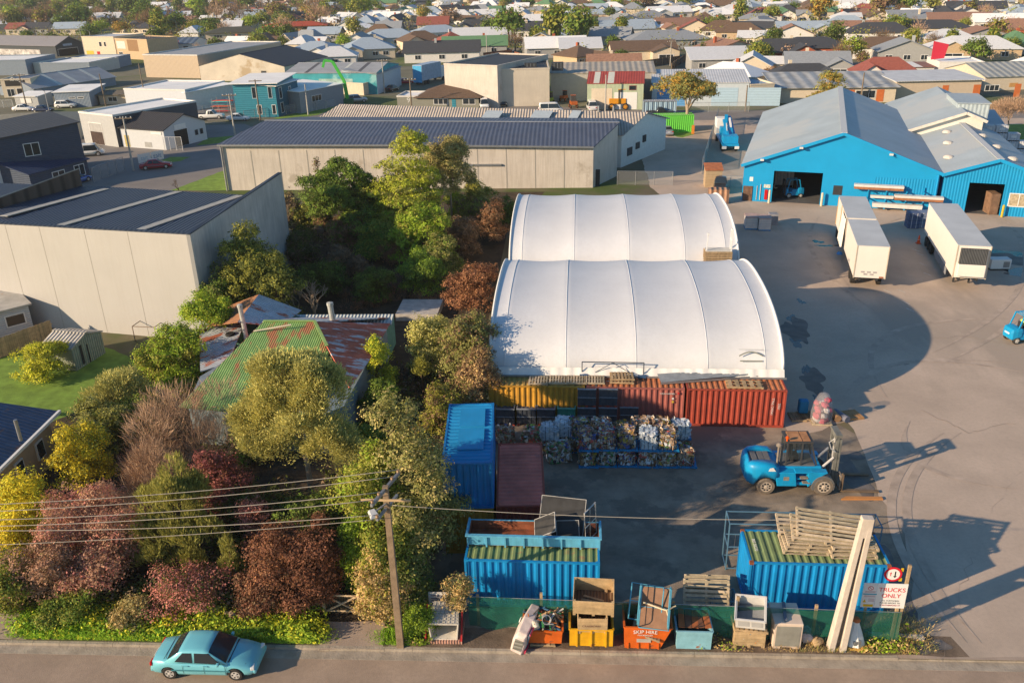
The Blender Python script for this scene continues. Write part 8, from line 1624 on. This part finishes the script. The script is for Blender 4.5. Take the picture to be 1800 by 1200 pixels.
 ('shrub','orange-brown bracken clump in the middle of the hollow','shrub',690,420,2.6,2.2,[F['rustb'],F['brown']],dict(n=3600,size=.3,style='needle',z0=.0,seed=62,w=.14,kind='dome',trunk=False)),
 ('shrub','dark green bush at the back of the flat-roofed store','shrub',650,470,3.2,2.4,[F['dark'],F['green']],dict(n=4500,size=.26,z0=.0,seed=63,kind='dome',trunk=False)),
 ('shrub','dark ivy-like bush against the concrete wall beside the purple thicket','shrub',890,345,3.6,1.4,[F['green'],F['dark']],dict(n=3000,size=.22,z0=.0,seed=64,trunk=False)),
 ('tree','spreading olive-gold tree on the grass island by the lime container','tree',1212,126,9.6,5.6,[F['dull'],F['autumn']],dict(n=9000,size=.38,z0=.28,seed=65,bark=BARKP,tr=.4,nl=9)),
 ('tree','round golden-green tree behind the ridge of the large blue hall','tree',1466,128,7.5,4.2,[F['gold'],F['autumn']],dict(n=6000,size=.38,z0=.12,seed=66)),
 ('bare_tree','pinkish leafless tree at the right edge above the grass','tree',1782,172,6.0,3.6,F['twigp'],dict(n=3200,size=.9,style='twig',z0=.35,seed=67,w=.05,spread=.4,clump=6,bark=BARKP)),
 ('shrub','grey leafless thicket at the back end of the white warehouse side wall','shrub',500,330,5.0,2.4,[F['twigb'],F['grey']],dict(n=4000,size=.3,z0=.0,seed=81,kind='dome',trunk=False)),
 ('shrub','dark thicket before the concrete wall, left of the spreading dark tree','shrub',545,345,4.2,2.8,[F['dark'],F['olive']],dict(n=6000,size=.27,z0=.0,seed=82,kind='dome',trunk=False)),
 ('shrub','brown-green thicket under the spreading dark tree','shrub',610,372,4.0,3.0,[F['brown'],F['green']],dict(n=6000,size=.27,z0=.0,seed=83,kind='dome',trunk=False)),
 ('shrub','green thicket between spreading dark tree and lime conifer','shrub',655,385,4.2,2.6,[F['green'],F['olive']],dict(n=6000,size=.27,z0=.0,seed=84,kind='dome',trunk=False)),
 ('shrub','olive thicket under the gum tree by the concrete wall','shrub',830,345,3.8,2.6,[F['olive'],F['brown']],dict(n=5500,size=.27,z0=.0,seed=85,kind='dome',trunk=False)),
 ('shrub','deep green bush in the middle of the dark hollow','shrub',560,455,3.6,2.8,[F['dark'],F['green']],dict(n=6000,size=.26,z0=.0,seed=86,kind='dome',trunk=False)),
 ('shrub','mixed green bush below the broad-leaved tree in the hollow','shrub',740,440,4.0,2.4,[F['green'],F['bright']],dict(n=6000,size=.25,z0=.0,seed=87,trunk=False)),
 ('shrub','dusky bush left of the lush bright tree at the warehouse foot','shrub',372,478,5.6,1.6,[F['green'],F['dull']],dict(n=4500,size=.23,z0=.0,seed=88)),
 ('shrub','olive bush between lush tree and spiky shrub beside the lawn','shrub',262,600,4.0,1.7,[F['olive'],F['bright']],dict(n=5000,size=.22,z0=.0,seed=89)),
 ('shrub','khaki bush behind the dark blue container at the tent corner','shrub',835,665,2.8,1.3,[F['dull'],F['brown']],dict(n=4000,size=.2,z0=.0,seed=90)),
 ('shrub','dark green bush hiding the front wall of the rusty-roofed house','shrub',420,735,3.0,1.9,[F['green'],F['brown']],dict(n=5000,size=.2,z0=.0,seed=91,kind='dome',trunk=False)),
 ('shrub','brown leafless bush before the school block','shrub',1362,114,3.2,3.0,[F['brown'],F['twigp']],dict(n=2200,size=.4,z0=.0,seed=68,kind='dome',trunk=False)),
]
for a in T: plant(*a[:8],**a[8])
# walnut: bare forked tree behind the rusty house
def bare_tree(label,tx,ty,H,spread,seed,mat,r=.16,name='bare_tree',levels=4):
    p = G(tx,ty,H);t = thing(name,label,'tree',(p.x,p.y,0));rnd = random.Random(seed);b = MB();c = MB()
    def grow(p0,d,L,r_,lv):
        p1 = p0 + d * L + Vector((rnd.uniform(-.1,.1),rnd.uniform(-.1,.1),0)) * L;(b if lv == levels else c).tube([p0,(p0 + p1) / 2 + Vector((rnd.uniform(-.06,.06),rnd.uniform(-.06,.06),0)) * L,p1],r_,6 if lv > 2 else 4,r_ * .65,caps=False)
        if lv > 0:
            for k in range(3 if lv > 1 else 4):
                dd = (d + Vector((rnd.gauss(0,spread),rnd.gauss(0,spread),rnd.uniform(0,.35)))).normalized();grow(p1.lerp(p0,rnd.uniform(0,.4)),dd,L * rnd.uniform(.6,.85),r_ * .55,lv - 1)
    grow(Vector((0,0,0)),Vector((.05,0,1)),H * .3,r,levels);b.build('trunk',mat,t,smooth=True);c.build('branches',mat,t,smooth=True,recalc=False)
bare_tree('pale leafless walnut-like tree behind the rusty iron roof',540,450,6.2,.6,3,BARKP,.17)
bare_tree('second pale leafless tree left of the walnut-like one',512,470,5.2,.5,8,BARKP,.13)
bare_tree('leafless sapling on the grass verge by the side road',306,298,3.4,.5,5,BARK,.06,levels=3)
bare_tree('grey leafless tree in front of the concrete warehouse left end',482,330,5.5,.5,6,M('grey twigs',(.25,.2,.16)),.1)
# ground-hugging greenery nobody could count
def cover(name,polys,n,size,mats,h,seed,style='leaf',w=None):
    rg = random.Random(seed);lob = []
    for (x0,y0,x1,y1,dens) in polys:
        for k in range(dens):
            p = G(rg.uniform(x0,x1),rg.uniform(y0,y1));q = rg.uniform(.5,1.0);lob.append((p.x,p.y,h * .25,q,q * .8,h * rg.uniform(.6,1.1)))
    me = leaf_mesh(name,lob,n,size,mats,style,seed,8,.14,w);co_ = np.empty(len(me.vertices) * 3,np.float32);me.vertices.foreach_get('co',co_);co_ = co_.reshape(-1,3);co_[:,2] = np.abs(co_[:,2]) + .01
    ln = kerbline(co_[:,0]) + .2;co_[:,1] = np.where((co_[:,1] < ln) & (co_[:,1] > 20),ln + (ln - co_[:,1]) * .3,co_[:,1]);me.vertices.foreach_set('co',co_.reshape(-1));me.update()
    o = bpy.data.objects.new(name,me);COL.objects.link(o);o['kind'] = 'stuff';return o
cover('hedge_cover',[(360,1085,565,1125,46)],14000,.15,[F['bright'],F['ylime']],.5,1)
cover('verge_cover',[(40,1085,360,1122,60)],15000,.14,[F['grass'],F['ylime']],.32,2)
cover('verge_grass',[(40,1105,560,1132,70),(680,1090,715,1135,12)],16000,.2,F['grass'],.16,3,'plume',.12)
cover('flower_cover',[(120,1065,330,1100,22)],5000,.14,[F['yellow'],F['bright']],.45,4)
cover('corner_weeds',[(1530,1120,1600,1150,14),(1240,1130,1300,1140,4),(700,1130,730,1150,6)],1500,.14,[F['bright'],F['tan']],.2,5)
cover('dry_grass',[(1560,1085,1620,1140,18),(1340,1130,1470,1140,6)],3500,.2,[F['tan'],F['dull']],.1,6,'plume',.1)
cover('undergrowth',[(500,400,780,520,60),(380,860,600,960,60),(640,640,850,780,50),(20,960,560,1080,120),(240,620,380,800,50),(600,800,780,1010,50)],34000,.22,[F['dark'],F['twigb']],.8,7)
bare_tree('forked pinkish leafless sapling standing inside the large twiggy shrub',318,672,5.8,.42,21,F['twigp'],.07,levels=5)
bare_tree('leafless pinkish sapling at the left of the large twiggy shrub',268,700,5.0,.42,22,F['twigp'],.06,levels=5)
bare_tree('leafless pinkish sapling at the right edge of the large twiggy shrub',355,705,4.6,.42,23,F['twigp'],.06,levels=5)
cover('bramble',[(600,490,760,545,40)],9000,.35,[F['twigb'],F['rustb']],.7,8,'twig',.06)
# ------------------------------------------------------------------ suburb
rnd = random.Random(77)
RC = {'grey': M('grey house roof',(.27,.29,.31),var=.15),'light grey': M('light grey house roof',(.6,.61,.62),var=.12),'blue-grey': M('blue grey house roof',(.33,.4,.47),var=.12),'dark': M('charcoal house roof',(.055,.058,.065),var=.15),'brown': M('brown house roof',(.15,.095,.06),var=.25,scale=2),'red': M('red house roof',(.28,.085,.06),var=.2,scale=2),'green': M('green house roof',(.12,.24,.12),var=.15),'rust': M('rust tile roof',(.3,.165,.11),var=.3,scale=2),'white': M('white house roof',(.8,.8,.79),var=.08)}
WC = {'white': WHITEW,'cream': CREAMW,'tan': TANW,'brick': BRICK,'grey': M('grey house wall',(.34,.34,.33),var=.1)}
BLOCK = []   # (x, y, r) already built over
for o in list(COL.objects):
    if o.parent is None and 'category' in o and o.location.y > 100:
        ch = [c for c in o.children if c.type == 'MESH']
        if ch and o['category'] in ('building','house','warehouse','shed','school','hall','shop','showroom','garage','annex'):
            bb = [o.matrix_basis @ Vector(v) for c in ch[:2] for v in c.bound_box];xs = [v.x for v in bb];ys = [v.y for v in bb];BLOCK.append(((min(xs) + max(xs)) / 2,(min(ys) + max(ys)) / 2,max(max(xs) - min(xs),max(ys) - min(ys)) * .42))
def free(x,y,r): return all((x - a) ** 2 + (y - c) ** 2 > (r + q) ** 2 for a,c,q in BLOCK)
def house(x,y,rz,W_,D,e,r,style,rc,wc,wing=0,wins=True,group='suburban houses'):
    t = thing('house','','house',(x,y,0),rz,group);wb = MB();rb = MB();wb.push((-W_ / 2,-D / 2,0));rb.push((-W_ / 2,-D / 2,0))
    wall_shape(wb,style,W_,D,e,r)
    for q in roof_polys(style,W_,D,e,r,.5): rb.slab([(a,b_,c + .01) for a,b_,c in q],.14)
    if wing:
        w2 = W_ * rnd.uniform(.36,.46);d2 = D * rnd.uniform(.35,.5);x0 = .02 if wing < 0 else W_ - w2 - .02;r2 = e + (r - e) * min(1.0,w2 / min(W_,D));kk = d2 + D * .45
        wb.push((x0,-d2,0));rb.push((x0,-d2,0));wall_shape(wb,'gy',w2,kk,e - .01,r2)
        for q in roof_polys('gy',w2,kk,e - .01,r2,.45): rb.slab([(a,b_,c + .012) for a,b_,c in q],.135)
        wb.pop();rb.pop();
        if wins: f = MB();f.push((-W_ / 2 + x0,-D / 2 - d2,0));f.box(w2 * .2,-.06,.9,w2 * .8,-.003,2.2,0);f.box(w2 * .24,-.075,1.0,w2 * .5 - .05,-.062,2.1,1);f.box(w2 * .5 + .05,-.075,1.0,w2 * .76,-.062,2.1,1);f.build('window',[WHITE,GLASS],t)
    wb.build('wall',WC[wc],t);ro = rb.build('roof',RC[rc],t)
    if rnd.random() < .5: c = MB();cx = rnd.uniform(-.25,.25) * W_;c.cbox(cx,rnd.uniform(-.1,.2) * D,r - 1.2,.7,.7,2.0);c.build('chimney',rnd.choice([BRICK,CREAMW,GREYW]),ro)
    if wins:
        us = [.62,.82] if wing < 0 else ([.18,.38] if wing > 0 else [.18,.5,.8])
        for u in us: f = MB();f.push((-W_ / 2 + W_ * u,-D / 2,0));f.box(-.9,-.06,.9,.9,-.003,2.2,0);f.box(-.8,-.075,1.0,-.05,-.062,2.1,1);f.box(.05,-.075,1.0,.8,-.062,2.1,1);f.build('window',[WHITE,GLASS],t)
    t['rc'],t['wc'],t['st'] = rc,wc,style
    BLOCK.append((x,y,max(W_,D) * .52));return t
HOUSES = []
NEAR = [ # px, py (front wall base), roof, wall, width, depth, style, wing, rot
 (150,30,'light grey','white',16,10,'hip',0,0),(550,108,'blue-grey','white',16,12,'hip',1,-5),(640,104,'blue-grey','cream',16,13,'hip',-1,15),(585,118,'light grey','white',12,9,'hip',0,10),(680,82,'blue-grey','white',20,11,'hip',-1,12),(735,88,'brown','cream',14,10,'hip',-1,25),(765,72,'blue-grey','white',18,11,'hip',0,20),(775,110,'dark','white',22,9,'gx',0,5),(833,98,'green','grey',20,9,'gx',0,4),(845,78,'light grey','white',20,10,'gx',0,6),(830,64,'dark','cream',15,10,'hip',-1,8),(760,56,'red','cream',13,9,'gx',0,4),(895,46,'red','cream',14,10,'hip',-1,10),(925,68,'dark','white',15,10,'gx',1,0),(945,52,'light grey','grey',20,10,'hip',0,-5),(975,102,'white','grey',18,10,'gx',0,8),(1020,104,'light grey','grey',12,8,'mono',0,3),(1130,108,'brown','cream',18,12,'gx',1,4),(1172,88,'grey','grey',26,14,'hip',0,8),(1190,62,'rust','cream',16,12,'gx',-1,14),(1100,66,'blue-grey','white',20,9,'gx',0,10),(1140,64,'white','cream',18,11,'hip',0,12),(1060,58,'grey','white',15,9,'hip',0,6),(1175,34,'white','white',20,12,'gx',-1,16),(1140,44,'grey','tan',16,10,'hip',0,16),
 (1283,106,'rust','cream',14,12,'gy',0,20),(1265,126,'light grey','grey',15,8,'mono',0,4),(1305,72,'brown','tan',16,10,'hip',0,-12),(1270,68,'brown','white',14,9,'hip',0,-8),(1372,112,'dark','brick',19,11,'hip',1,-4),(1432,104,'dark','brick',20,12,'hip',-1,-6),(1415,68,'blue-grey','cream',18,10,'gx',1,-4),(1395,78,'rust','white',13,9,'gy',0,-8),(1510,68,'rust','white',15,10,'gx',-1,-8),(1490,58,'blue-grey','cream',15,9,'hip',0,-6),(1560,104,'brown','white',18,11,'hip',1,-10),(1598,112,'grey','grey',14,11,'gy',0,-8),(1550,74,'dark','white',20,10,'hip',0,-8),(1640,66,'dark','cream',26,12,'hip',0,-10),(1675,86,'light grey','cream',14,10,'hip',0,-10),(1720,106,'light grey','tan',22,11,'hip',-1,-10),(1605,48,'grey','white',16,9,'mono',0,-4),(1760,54,'white','white',16,10,'gx',1,-12),(1720,28,'dark','white',24,11,'gx',-1,-10),(1690,50,'rust','tan',22,6,'mono',0,-10),(1790,68,'rust','brick',14,9,'hip',0,-10),(1225,66,'red','cream',12,9,'gy',0,-6),(1345,40,'red','white',14,9,'hip',0,-4),(1360,38,'green','white',18,10,'hip',1,-6),(1265,38,'white','cream',13,9,'hip',0,4),
 (35,62,'red','cream',13,9,'gx',1,2),(64,62,'dark','grey',11,8,'gx',0,2),(120,62,'blue-grey','cream',14,8,'gx',0,4),(185,42,'light grey','white',15,9,'gx',0,6),(390,36,'white','cream',12,8,'hip',0,0),(440,42,'blue-grey','white',16,9,'hip',0,4),(310,40,'light grey','white',14,8,'gx',0,6),(480,40,'brown','cream',15,9,'hip',0,4),(540,30,'blue-grey','white',18,10,'gx',1,4),(590,28,'dark','cream',16,10,'hip',0,4),(400,60,'light grey','white',12,8,'gx',0,3)]
for (px_,py_,rc,wc,w,d,st,wg,ro) in NEAR:
    p = G(px_,py_);HOUSES.append(house(p.x,p.y + d * .5,R(ro),w,d,3.0,3.0 + rnd.uniform(2.0,2.9),st,rc,wc,wg))
RK = ['grey'] * 5 + ['light grey'] * 7 + ['blue-grey'] * 4 + ['dark'] * 3 + ['brown'] * 4 + ['red'] + ['green'] + ['rust'] * 2 + ['white'] * 5;WK = ['white'] * 6 + ['cream'] * 5 + ['tan'] * 2 + ['brick'] + ['grey']
cand = []
v = 205.0;ri = 0
ca,sa = math.cos(R(-6)),math.sin(R(-6))
while v < 900:
    u = -v * .8 - 40
    while u < v * .8 + 40:
        x,y = u * ca - (v - 150) * sa * .5 + rnd.uniform(-3,3),v + u * sa * .6 + rnd.uniform(-3,3);cand.append((x,y));u += rnd.uniform(15,20) * (1 if v < 500 else 1.15)
    v += (18 if ri % 2 == 0 else 28) * (1 if v < 500 else 1.2);ri += 1
cand.sort(key=lambda c: c[1]);far = []
for x,y in cand:
    px_,py_ = PX((x,y,2))
    if px_ < -60 or px_ > 1860 or py_ < -25 or not free(x,y,6.5): continue
    if px_ < 640 and py_ < 62 and rnd.random() > (.34 if px_ < 420 else .6): continue
    if px_ < 360 and py_ > 60: continue
    if px_ < 1000 and py_ > 95: continue
    w,d = rnd.uniform(9.5,14.5),rnd.uniform(7.5,10);st = rnd.choice(['hip','hip','hip','gx','gx','gy']);rc = rnd.choice(RK);wc = rnd.choice(WK);ro = R(-6 + rnd.choice([0,0,0,90,45,-30]) + rnd.uniform(-8,8));r_ = 2.9 + rnd.uniform(1.7,2.8)
    if len(HOUSES) < 292: HOUSES.append(house(x,y,ro,w,d,2.9,r_,st,rc,wc,rnd.choice([0,-1,1]) if st != 'gy' else 0,wins=y < 420))
    else: far.append((x,y,ro,w,d,r_,st,rc,wc));BLOCK.append((x,y,8))
# distant houses past the 300 nearest: one mass
ks,kw = list(RC),list(WC);fm = MB()
for (x,y,ro,w,d,r_,st,rc,wc) in far:
    fm.push((x,y,0),ro).push((-w / 2,-d / 2,0));wall_shape(fm,st,w,d,2.9,r_,len(ks) + kw.index(wc))
    for q in roof_polys(st,w,d,2.9,r_,.5): fm.slab([(a,b_,c + .02) for a,b_,c in q],.15,ks.index(rc))
    fm.pop().pop()
if far: o = fm.build('distant_houses',[RC[k] for k in ks] + [WC[k] for k in kw],recalc=False);o['kind'] = 'stuff'
# labels for the houses: looks, wing, then place among look-alikes
def zone(px_,py_):
    c = ['far left','left of centre','middle','right of centre','far right'][min(4,max(0,int(px_ / 360)))];r_ = ['nearest','near','middle','far','farthest'][0 if py_ > 88 else 1 if py_ > 62 else 2 if py_ > 38 else 3 if py_ > 18 else 4];return c,r_
ORD = ['leftmost','second','third','fourth','fifth','sixth','seventh','eighth','ninth','tenth','eleventh','twelfth','thirteenth','fourteenth','fifteenth','sixteenth','seventeenth','eighteenth','nineteenth','twentieth']
def spread_labels(objs,describe):
    by = {}
    for o in objs:
        px_,py_ = PX(o.location + Vector((0,0,2)));c,r_ = zone(px_,py_);by.setdefault((describe(o),c,r_),[]).append((px_,o))
    for (dsc,c,r_),l in by.items():
        l.sort(key=lambda q: q[0])
        for i,(_,o) in enumerate(l):
            o['label'] = '%s, %s house rows, %s of view' % (dsc,r_,c) if len(l) == 1 else '%s, %s house rows, %s, %s' % (dsc,r_,c,ORD[i] + ('' if i == 0 else ' from left'))
SH = {'hip': 'hip-roofed','gx': 'gabled','gy': 'gable-fronted','mono': 'flat-sloped'}
spread_labels(HOUSES,lambda o: '%s %s house, %s walls' % (o['rc'],SH[o['st']],o['wc']))
for o in HOUSES:
    for k in ('rc','wc','st'): del o[k]
# ------------------------------------------------------------------ suburb trees
PROTO = {}
def proto(kind,col,H,rx,seed):
    key = (kind,col,seed)
    if key not in PROTO:
        r0 = random.Random(seed);zb = H * .2
        lob = [(0,0,H * .62,rx * .7,rx * .7,H * .34)] + [(math.cos(a) * rx * .5,math.sin(a) * rx * .5,H * r0.uniform(.35,.7),rx * .48,rx * .48,H * .2) for a in [i * 1.05 + r0.uniform(-.3,.3) for i in range(6)]] if kind != 'cone' else [(0,0,H * k,rx * (1.05 - k),rx * (1.05 - k),H * .15) for k in (.15,.3,.45,.6,.75,.88)]
        me = leaf_mesh('tree',lob,1500 if kind != 'twig' else 700,.75 if kind != 'twig' else 1.3,F[col] if isinstance(col,str) else [F[c] for c in col],'leaf' if kind != 'twig' else 'twig',seed,8,.55,.07 if kind == 'twig' else None)
        n0 = len(me.vertices);b = MB();b.tube([(0,0,0),(.1,0,H * .45),(.1,.1,H * .75)],.28,6,.08)
        bm = bmesh.new();bm.from_mesh(me);tv = [bm.verts.new(v_) for v_ in b.v];[bm.faces.new([tv[i] for i in f]) for f in b.f];mi = len(me.materials)
        bm.faces.ensure_lookup_table()
        for f in bm.faces[-len(b.f):]: f.material_index = mi
        bm.to_mesh(me);bm.free();me.materials.append(BARK);PROTO[key] = me
    return PROTO[key]
TREES = []
def ftree(x,y,kind,col,H,rx,seed=1,sc=1.0):
    o = bpy.data.objects.new('tree',proto(kind,col,H,rx,seed));COL.objects.link(o);o.location = (x,y,0);o.scale = (sc,) * 3;o.rotation_euler = (0,0,rnd.uniform(0,6.28));tag(o,'','tree','suburb trees')
    o['d'] = '%s %s tree%s' % ('tall' if sc * H > 9 else 'small' if sc * H < 5 else 'mid-height',{'green': 'green','dark': 'dark green','olive': 'olive','brown': 'brown bare','twigp': 'pinkish leafless','gold': 'golden','bright': 'bright green','autumn': 'orange-brown','copper': 'dark red'}[col if isinstance(col,str) else col[0]],' of cone shape' if kind == 'cone' else '')
    TREES.append(o);BLOCK.append((x,y,rx * sc * .5))
BIG = [(895,82,('green','dark'),13,5.5),(975,85,('olive','green'),14,3.4),(1018,88,('green','olive'),14,5.0),(945,82,('olive','green'),7,3.2),(1440,40,('autumn','gold'),13,4.5),(1548,38,('brown','olive'),13,5),(1590,36,('green','olive'),13,5.5),(1635,25,('olive','gold'),10,4),(30,55,('dark','olive'),11,6),(8,50,('olive','gold'),9,5),(110,58,('green','dark'),9,5),(180,62,('bright','olive'),7,4),(235,42,('dark','green'),15,7),(262,54,('green','dark'),12,5),(345,28,('bright','olive'),10,4),(215,66,('autumn','olive'),7,4),(300,58,('copper','brown'),8,5),(348,62,('olive','green'),7,4.5),(140,22,('dark','green'),11,6),(75,20,('dark','olive'),13,8),(480,78,('green','dark'),8,6),(505,80,('dark','green'),8,5),(435,25,('dark','green'),11,5),(1470,66,('green','dark'),6,6),(1355,44,('olive','green'),8,4),(1300,42,('olive','dull' if False else 'green'),10,3.5),(1570,66,('olive','green'),8,4),(1495,112,('olive','bright'),7,3.5),(1740,92,('olive','green'),7,4),(1745,76,('brown','olive'),8,5),(1600,84,('olive','green'),6,4),(1775,98,('green','olive'),5,3),(1250,62,('olive','green'),7,3),(1130,22,('brown','twigp'),10,6),(715,20,('dark','green'),12,5),(655,24,('olive','green'),9,4),(745,44,('gold','autumn'),9,4),(790,52,('brown','twigp'),9,6),(622,70,('olive','gold'),9,2.5),(608,92,('bright','green'),6,3),(1092,70,('olive','green'),8,4),(1040,66,('green','olive'),8,3.5),(890,18,('green','olive'),10,5),(1205,16,('green','olive'),9,4),(1395,110,('brown','twigp'),5,5)]
for i,(px_,py_,c,H,rx) in enumerate(BIG): p = G(px_,py_);ftree(p.x,p.y,'round',c,8.0,8.0 * rx / H,i % 3,H / 8.0)
KC = [('round',('green','dark')),('round',('olive','green')),('round',('dark','green')),('round',('brown','olive')),('twig','twigp'),('twig','brown'),('cone',('dark','green')),('round',('gold','autumn')),('round',('bright','olive')),('round',('copper','brown'))]
KW = [9,9,7,5,7,6,2,2,4,1]
tries = 0
while len(TREES) < 290 and tries < 6000:
    tries += 1;y = 185 + 560 * rnd.random() ** .8;x = rnd.uniform(-.78,.78) * (y + 20) + 5;px_,py_ = PX((x,y,2));wood = px_ < 640 and py_ < 62
    if px_ < -30 or px_ > 1830 or py_ < -20 or (px_ < 1000 and py_ > 96) or (py_ > 112): continue
    if not wood and rnd.random() > .55: continue
    if not free(x,y,1.5 if not wood else 2.5): continue
    k,c = rnd.choices(KC,KW)[0];H = rnd.uniform(4,8) if not wood else rnd.uniform(7,13)
    ftree(x,y,k,c,8.0,3.6,rnd.randrange(2),H / 8.0)
spread_labels(TREES,lambda o: o['d'])
for o in TREES: del o['d']
# far wooded left side and garden greenery as ground-hugging masses
def mass(name,n,lobf,size,mats,seed,style='leaf'):
    me = leaf_mesh(name,lobf,n,size,mats,style,seed,7,.8);o = bpy.data.objects.new(name,me);COL.objects.link(o);o['kind'] = 'stuff'
lob = []
while len(lob) < 260:
    y = rnd.uniform(330,800);x = -rnd.uniform(.12,.8) * y;px_,py_ = PX((x,y,2))
    if -60 < px_ < 620 and -30 < py_ < 50 and free(x,y,3): lob.append((x,y,rnd.uniform(1,3),rnd.uniform(4,8),rnd.uniform(3,6),rnd.uniform(3,7)))
mass('distant_woodland',22000,lob,1.5,[F['brown'],F['dark']],21)
lob = []
while len(lob) < 1300:
    y = rnd.uniform(190,620);x = rnd.uniform(-.75,.75) * y;px_,py_ = PX((x,y,1))
    if -30 < px_ < 1830 and -20 < py_ < 100 and not (px_ < 1000 and py_ > 92) and free(x,y,-3): lob.append((x,y,.4,rnd.uniform(1.3,3.4),rnd.uniform(1,2.6),rnd.choice([.8,1.2,1.6,3.5,5,6])))
mass('garden_hedges',70000,lob,.7,[F['olive'],F['brown']],22)
# suburb streets
for i,(a,c) in enumerate([((560,96),(1010,84)),((930,108),(1100,12)),((1100,54),(1800,40)),((1700,60),(1830,86)),((1220,98),(1380,98)),((600,40),(1200,46))]):
    p,q = G(*a),G(*c);n_ = (q - p).normalized();n_ = Vector((-n_.y,n_.x,0)) * 4.5;sheet('suburb_road',[p - n_,q - n_,q + n_,p + n_],.012 + i * .002,ROAD2)
BUILDFENCE = [(560,118,640,112),(940,112,905,102),(1110,122,1195,110),(1340,124,1420,122),(850,104,900,98),(1180,124,1215,100)]
for i,(x0,y0,x1,y1) in enumerate(BUILDFENCE):
    p,q = G(x0,y0),G(x1,y1);L = (q - p).length;t = thing('board_fence',['grey board fence before the blue-grey villa','rust-brown fence beside the green-roofed house','brown fence right of the concrete warehouse roofs','tan board fence before the dark-roofed brick house','rust-brown garage fence by the street corner','dark fence along the lane behind the pale blue shed'][i],'fence',p,ang(p,q),'suburb fences');b = MB();b.box(0,0,0,L,.1,1.8);b.build('boards',M(['grey boards','rust boards','brown boards','tan boards','rust boards','dark boards'][i] + ' fence',[(.3,.28,.25),(.32,.12,.06),(.2,.13,.08),(.45,.33,.2),(.32,.12,.06),(.1,.08,.07)][i],corr=('X',.3,.8,.3)),t);b = MB();[b.box(k * 2.5,-.08,0,k * 2.5 + .1,-.002,1.85) for k in range(int(L / 2.5))];b.build('posts',TIMBER,t)

# ------------------------------------------------------------------ air
hz = MB();hz.box(-1300,-60,-1.2,1300,1700,60);o = hz.build('haze',[]);o['kind'] = 'stuff'
m = bpy.data.materials.new('haze air');m.use_nodes = True;n = m.node_tree.nodes;n.clear();out = n.new('ShaderNodeOutputMaterial');pv = n.new('ShaderNodeVolumePrincipled')
pv.inputs['Color'].default_value = (.9,.92,.95,1);pv.inputs['Density'].default_value = .00016;pv.inputs['Anisotropy'].default_value = .2;m.node_tree.links.new(pv.outputs[0],out.inputs['Volume']);o.data.materials.append(m)
SC.cycles.volume_bounces = 0;SC.cycles.volume_max_steps = 64
